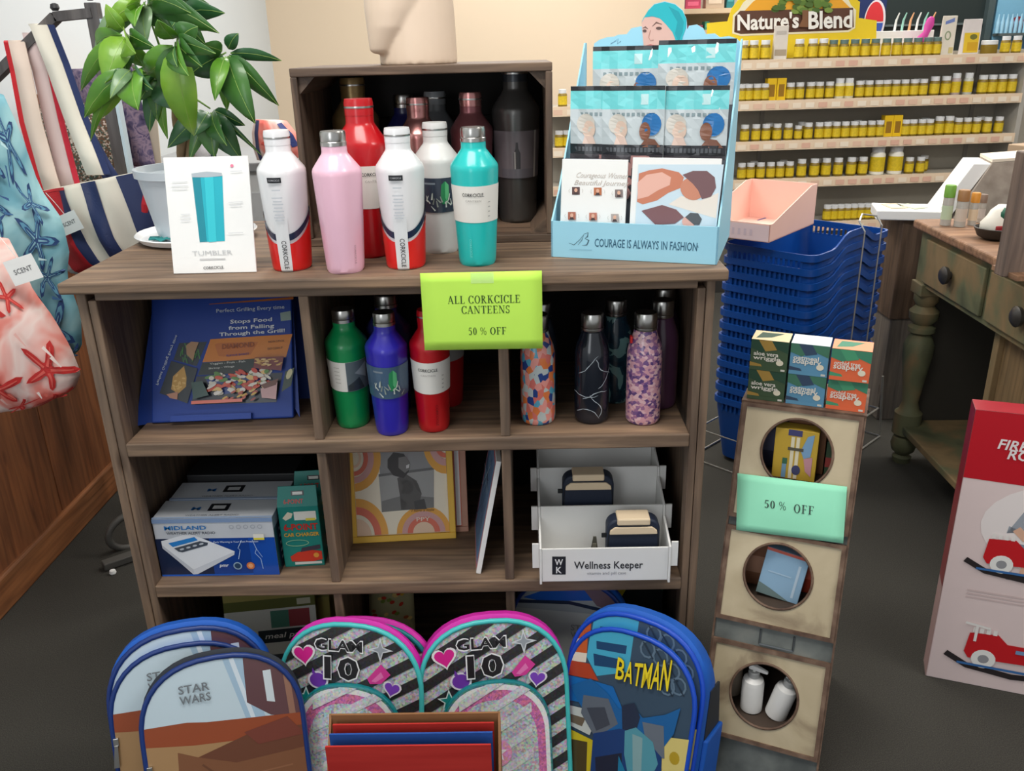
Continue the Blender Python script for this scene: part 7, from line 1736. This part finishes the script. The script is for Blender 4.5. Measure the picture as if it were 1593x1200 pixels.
def art_comic(A, w=.262, h=.385):
    q_ = lambda u, v: (u*w, v*h)
    A.rect(-.2, 0, .2, .5, (58, 78, 98))
    A.poly([q_(-.35, 1.05), q_(-.02, 1.05), q_(-.02, .80), q_(-.26, .72), q_(-.36, .80)], (70, 168, 200)); A.poly([q_(-.30, .90), q_(-.06, .93), q_(-.06, .885), q_(-.29, .86)], (30, 70, 110)); A.poly([q_(-.31, .83), q_(-.09, .85), q_(-.09, .80), q_(-.29, .77)], (30, 70, 110))
    A.poly([q_(-.6, .95), q_(-.38, .98), q_(-.36, .80), q_(-.6, .76)], (196, 92, 46)); A.poly([q_(-.6, .78), q_(-.36, .82), q_(-.36, .77), q_(-.6, .73)], (226, 214, 196)); A.poly([q_(-.48, .93), q_(-.4, .96), q_(-.4, .9), q_(-.46, .88)], (230, 186, 40)); A.poly([q_(-.6, .74), q_(-.33, .77), q_(-.24, .70), q_(-.6, .66)], (176, 66, 40))
    for k, (u, v) in enumerate(((.2, .93), (.30, .88), (.36, .82), (.1, .95), (.28, .80))): A.ring(u*w, v*h, .016, .018, .004, .004, (96, 118, 138), 10); A.line([q_(u-.04, v+.03), q_(u+.05, v-.04)], .003, (38, 52, 68))
    A.poly([q_(-.6, .66), q_(-.3, .69), q_(-.12, .70), q_(-.02, .60), q_(-.6, .52)], (24, 104, 176))
    A.poly([q_(-.6, .50), q_(-.2, .54), q_(-.25, .40), q_(-.6, .42)], (196, 200, 196)); A.poly([q_(-.46, .47), q_(-.3, .48), q_(-.32, .43), q_(-.46, .43)], (110, 96, 80)); A.poly([q_(-.6, .40), q_(-.2, .38), q_(-.15, 0), q_(-.6, 0)], (206, 184, 40)); A.poly([q_(-.40, .34), q_(-.26, .36), q_(-.22, .1), q_(-.36, .1)], (78, 66, 40))
    A.poly([q_(.28, .54), q_(.6, .60), q_(.6, .30), q_(.36, .28)], (214, 196, 120)); A.ell(*q_(.41, .46), .010, .013, (180, 150, 40), 12); A.poly([q_(.36, .36), q_(.6, .40), q_(.6, .3), q_(.4, .28)], (116, 140, 120)); A.poly([q_(.34, .28), q_(.6, .32), q_(.6, 0), q_(.3, 0)], (56, 92, 120)); A.poly([q_(.22, .12), q_(.28, .20), q_(.34, .14), q_(.38, .17), q_(.36, .02), q_(.24, .0)], (230, 160, 30))
    # blue fairing with a teal screen and two lamps
    A.poly([q_(-.46, .62), q_(-.30, .70), q_(-.16, .66), q_(-.05, .60), q_(.05, .64), q_(.14, .60), q_(.30, .66), q_(.40, .72), q_(.38, .58), q_(.3, .46), q_(.0, .42), q_(-.3, .5)], (30, 96, 156)); A.poly([q_(-.34, .60), q_(-.14, .63), q_(-.04, .52), q_(-.20, .40), q_(-.34, .5)], (96, 104, 116)); A.poly([q_(.14, .58), q_(.30, .60), q_(.34, .44), q_(.22, .42)], (104, 112, 124)); A.poly([q_(-.30, .54), q_(-.16, .58), q_(-.10, .5), q_(-.2, .44)], (66, 72, 84)); A.poly([q_(-.03, .62), q_(.06, .66), q_(.12, .60), q_(.10, .50), q_(.0, .50)], (40, 50, 72))
    A.poly([q_(-.22, .42), q_(-.02, .50), q_(.14, .52), q_(.32, .44), q_(.36, .2), q_(.26, 0), q_(-.10, 0), q_(-.2, .18)], (30, 62, 116)); A.poly([q_(-.18, .30), q_(.02, .38), q_(.10, .05), q_(-.02, 0), q_(-.1, .0)], (34, 40, 60))
    A.poly([q_(.02, .50), q_(.10, .54), q_(.24, .50), q_(.30, .40), q_(.20, .16), q_(.12, .22), q_(.04, .38)], (84, 150, 166)); A.poly([q_(.08, .50), q_(.16, .50), q_(.20, .24), q_(.13, .28)], (132, 166, 170)); A.poly([q_(.0, .36), q_(.2, .16), q_(.34, .34), q_(.34, .18), q_(.22, .02), q_(.02, .2)], (30, 120, 160))
    for u, v in ((.03, .235), (.29, .215)): A.ell(u*w, v*h, .0095, .0125, (214, 206, 196), 16)
A = clip_art(o, out, -.003); art_comic(A, w, h); A.build('printed_panel', o, GLOSSP)
po = arch(.262, .385); A = clip_art(o, po, -.022); art_comic(A); A.build('pocket_print', o, GLOSSP)
A = clip_art(o, po, -.022, h=.006)
q_ = lambda u, v: (u*.262, v*.385)
def bat_letters(A, col, bold, gx):
    # arched lettering: each letter stands in its own fan-shaped cell
    for k, ch in enumerate('BATMAN'):
        V, T, W, H = text_tris(ch, bold); x0 = -.105+.068*k*.98; x1 = x0+.062
        A.h += A.dh; c = S(*col)
        def mp(x, y):
            fx = x0+(x1-x0)*(x/W); t = (fx+.105)/.405; lo = .735+.035*t+.03*abs(t-.5); hi = .865+.105*t-.17*(.25-(t-.5)**2)*.9
            return (fx*1.02-.0, (lo+(hi-lo)*(y/H)))
        pts = [q_(*mp(x, y)) for x, y in V]
        for t_ in T: A._tri(*[pts[i] for i in t_], c, A.h)
bat_letters(A, (34, 30, 26), .055, 0); bat_letters(A, (240, 214, 40), .012, 0)
A.build('panel_lettering', o, GLOSSP)
loc = (at(880, 940, y=.12).x, .055, .086)
o, out = backpack('dark blue backpack with a hazy sky print tucked in the bottom right cubby', (loc[0], loc[1], .0862), math.radians(-10), math.radians(8), .25, .275, .09, BKB, BKD, PIPB, None)
A = clip_art(o, out, -.003); A.rect(-.2, 0, .2, .4, (150, 158, 158)); A.poly([(-.1, .225), (-.02, .262), (.04, .262), (.06, .232), (-.06, .22)], (30, 86, 170)); A.poly([(.02, .27), (.1, .26), (.12, .2), (.06, .22)], (110, 90, 96)); A.poly([(-.125, .2), (.125, .2), (.125, .0), (-.125, .0)], (176, 180, 174)); A.line([(-.11, .215), (0, .222), (.11, .205)], .008, (34, 46, 66)); A.build('printed_panel', o, GLOSSP)
A = clip_art(o, out, -.003, h=.003); A.text('STAR', .03, .165, .05, .014, (130, 134, 132), .02); A.text('WARS', .03, .148, .05, .014, (130, 134, 132), .02); A.build('panel_lettering', o, GLOSSP)

# ================================================================== kraft box of folders in front
KR = mat('kraft_brown', (150, 104, 66), .7, var=.05)
fa = at(515, 1105, y=-.285); fb = at(775, 1113, y=-.285)
fz = math.atan2(0, 1); fw_ = fb.x-fa.x; ztop = (fa.z+fb.z)/2
fbx = thing('folder_box', 'open kraft cardboard box of coloured folders at the bottom centre', 'box', ((fa.x+fb.x)/2, -.285, 0))
MB().box(-fw_/2, -.004, 0, fw_/2, 0, ztop).build('back_panel', KR, fbx)
for s in (-1, 1):
    MB().prism([(0, 0), (0, ztop), (-.09, ztop-.12), (-.09, 0)], lambda u, v, t: (t, u, v), min(s*fw_/2, s*(fw_/2+.004)), max(s*fw_/2, s*(fw_/2+.004))).build('side_panel', KR, fbx)
MB().box(-fw_/2, -.094, 0, fw_/2, -.09, .15).build('front_panel', KR, fbx); MB().box(-fw_/2, -.09, 0, fw_/2, -.004, .004).build('bottom_panel', KR, fbx)
RF = ramp_mat('folder_red', [(.3, (186, 44, 40)), (.7, (206, 58, 52))], 'noise', 3., (1, 1, 14), .45, 3.); BF = mat('folder_blue', (46, 92, 176), .45, var=.03)
for k, (py_, y_, m_, lab) in enumerate(((1127, -.305, RF, 'rear red paper folder in the kraft box'), (1142, -.325, BF, 'blue paper folder between the two red ones in the kraft box'), (1161, -.350, RF, 'front red paper folder in the kraft box'))):
    zt_ = at(640, py_, y=y_).z
    f_ = tilted('paper_folder', lab, 'folder', (fbx.location.x-.001-.002*k, y_, .0045), 0, math.radians(0), 'folders in the kraft box')
    MB().box(-fw_/2+.006, 0, 0, fw_/2-.006, .0018, zt_-.0045).build('front_cover', m_, f_); MB().box(-fw_/2+.006, .004, 0, fw_/2-.006, .0058, zt_-.007).build('back_cover', m_, f_)
    MB().box(-fw_/2+.012, .0022, 0.004, fw_/2-.012, .0036, zt_-.012).build('inner_pocket', m_, f_)
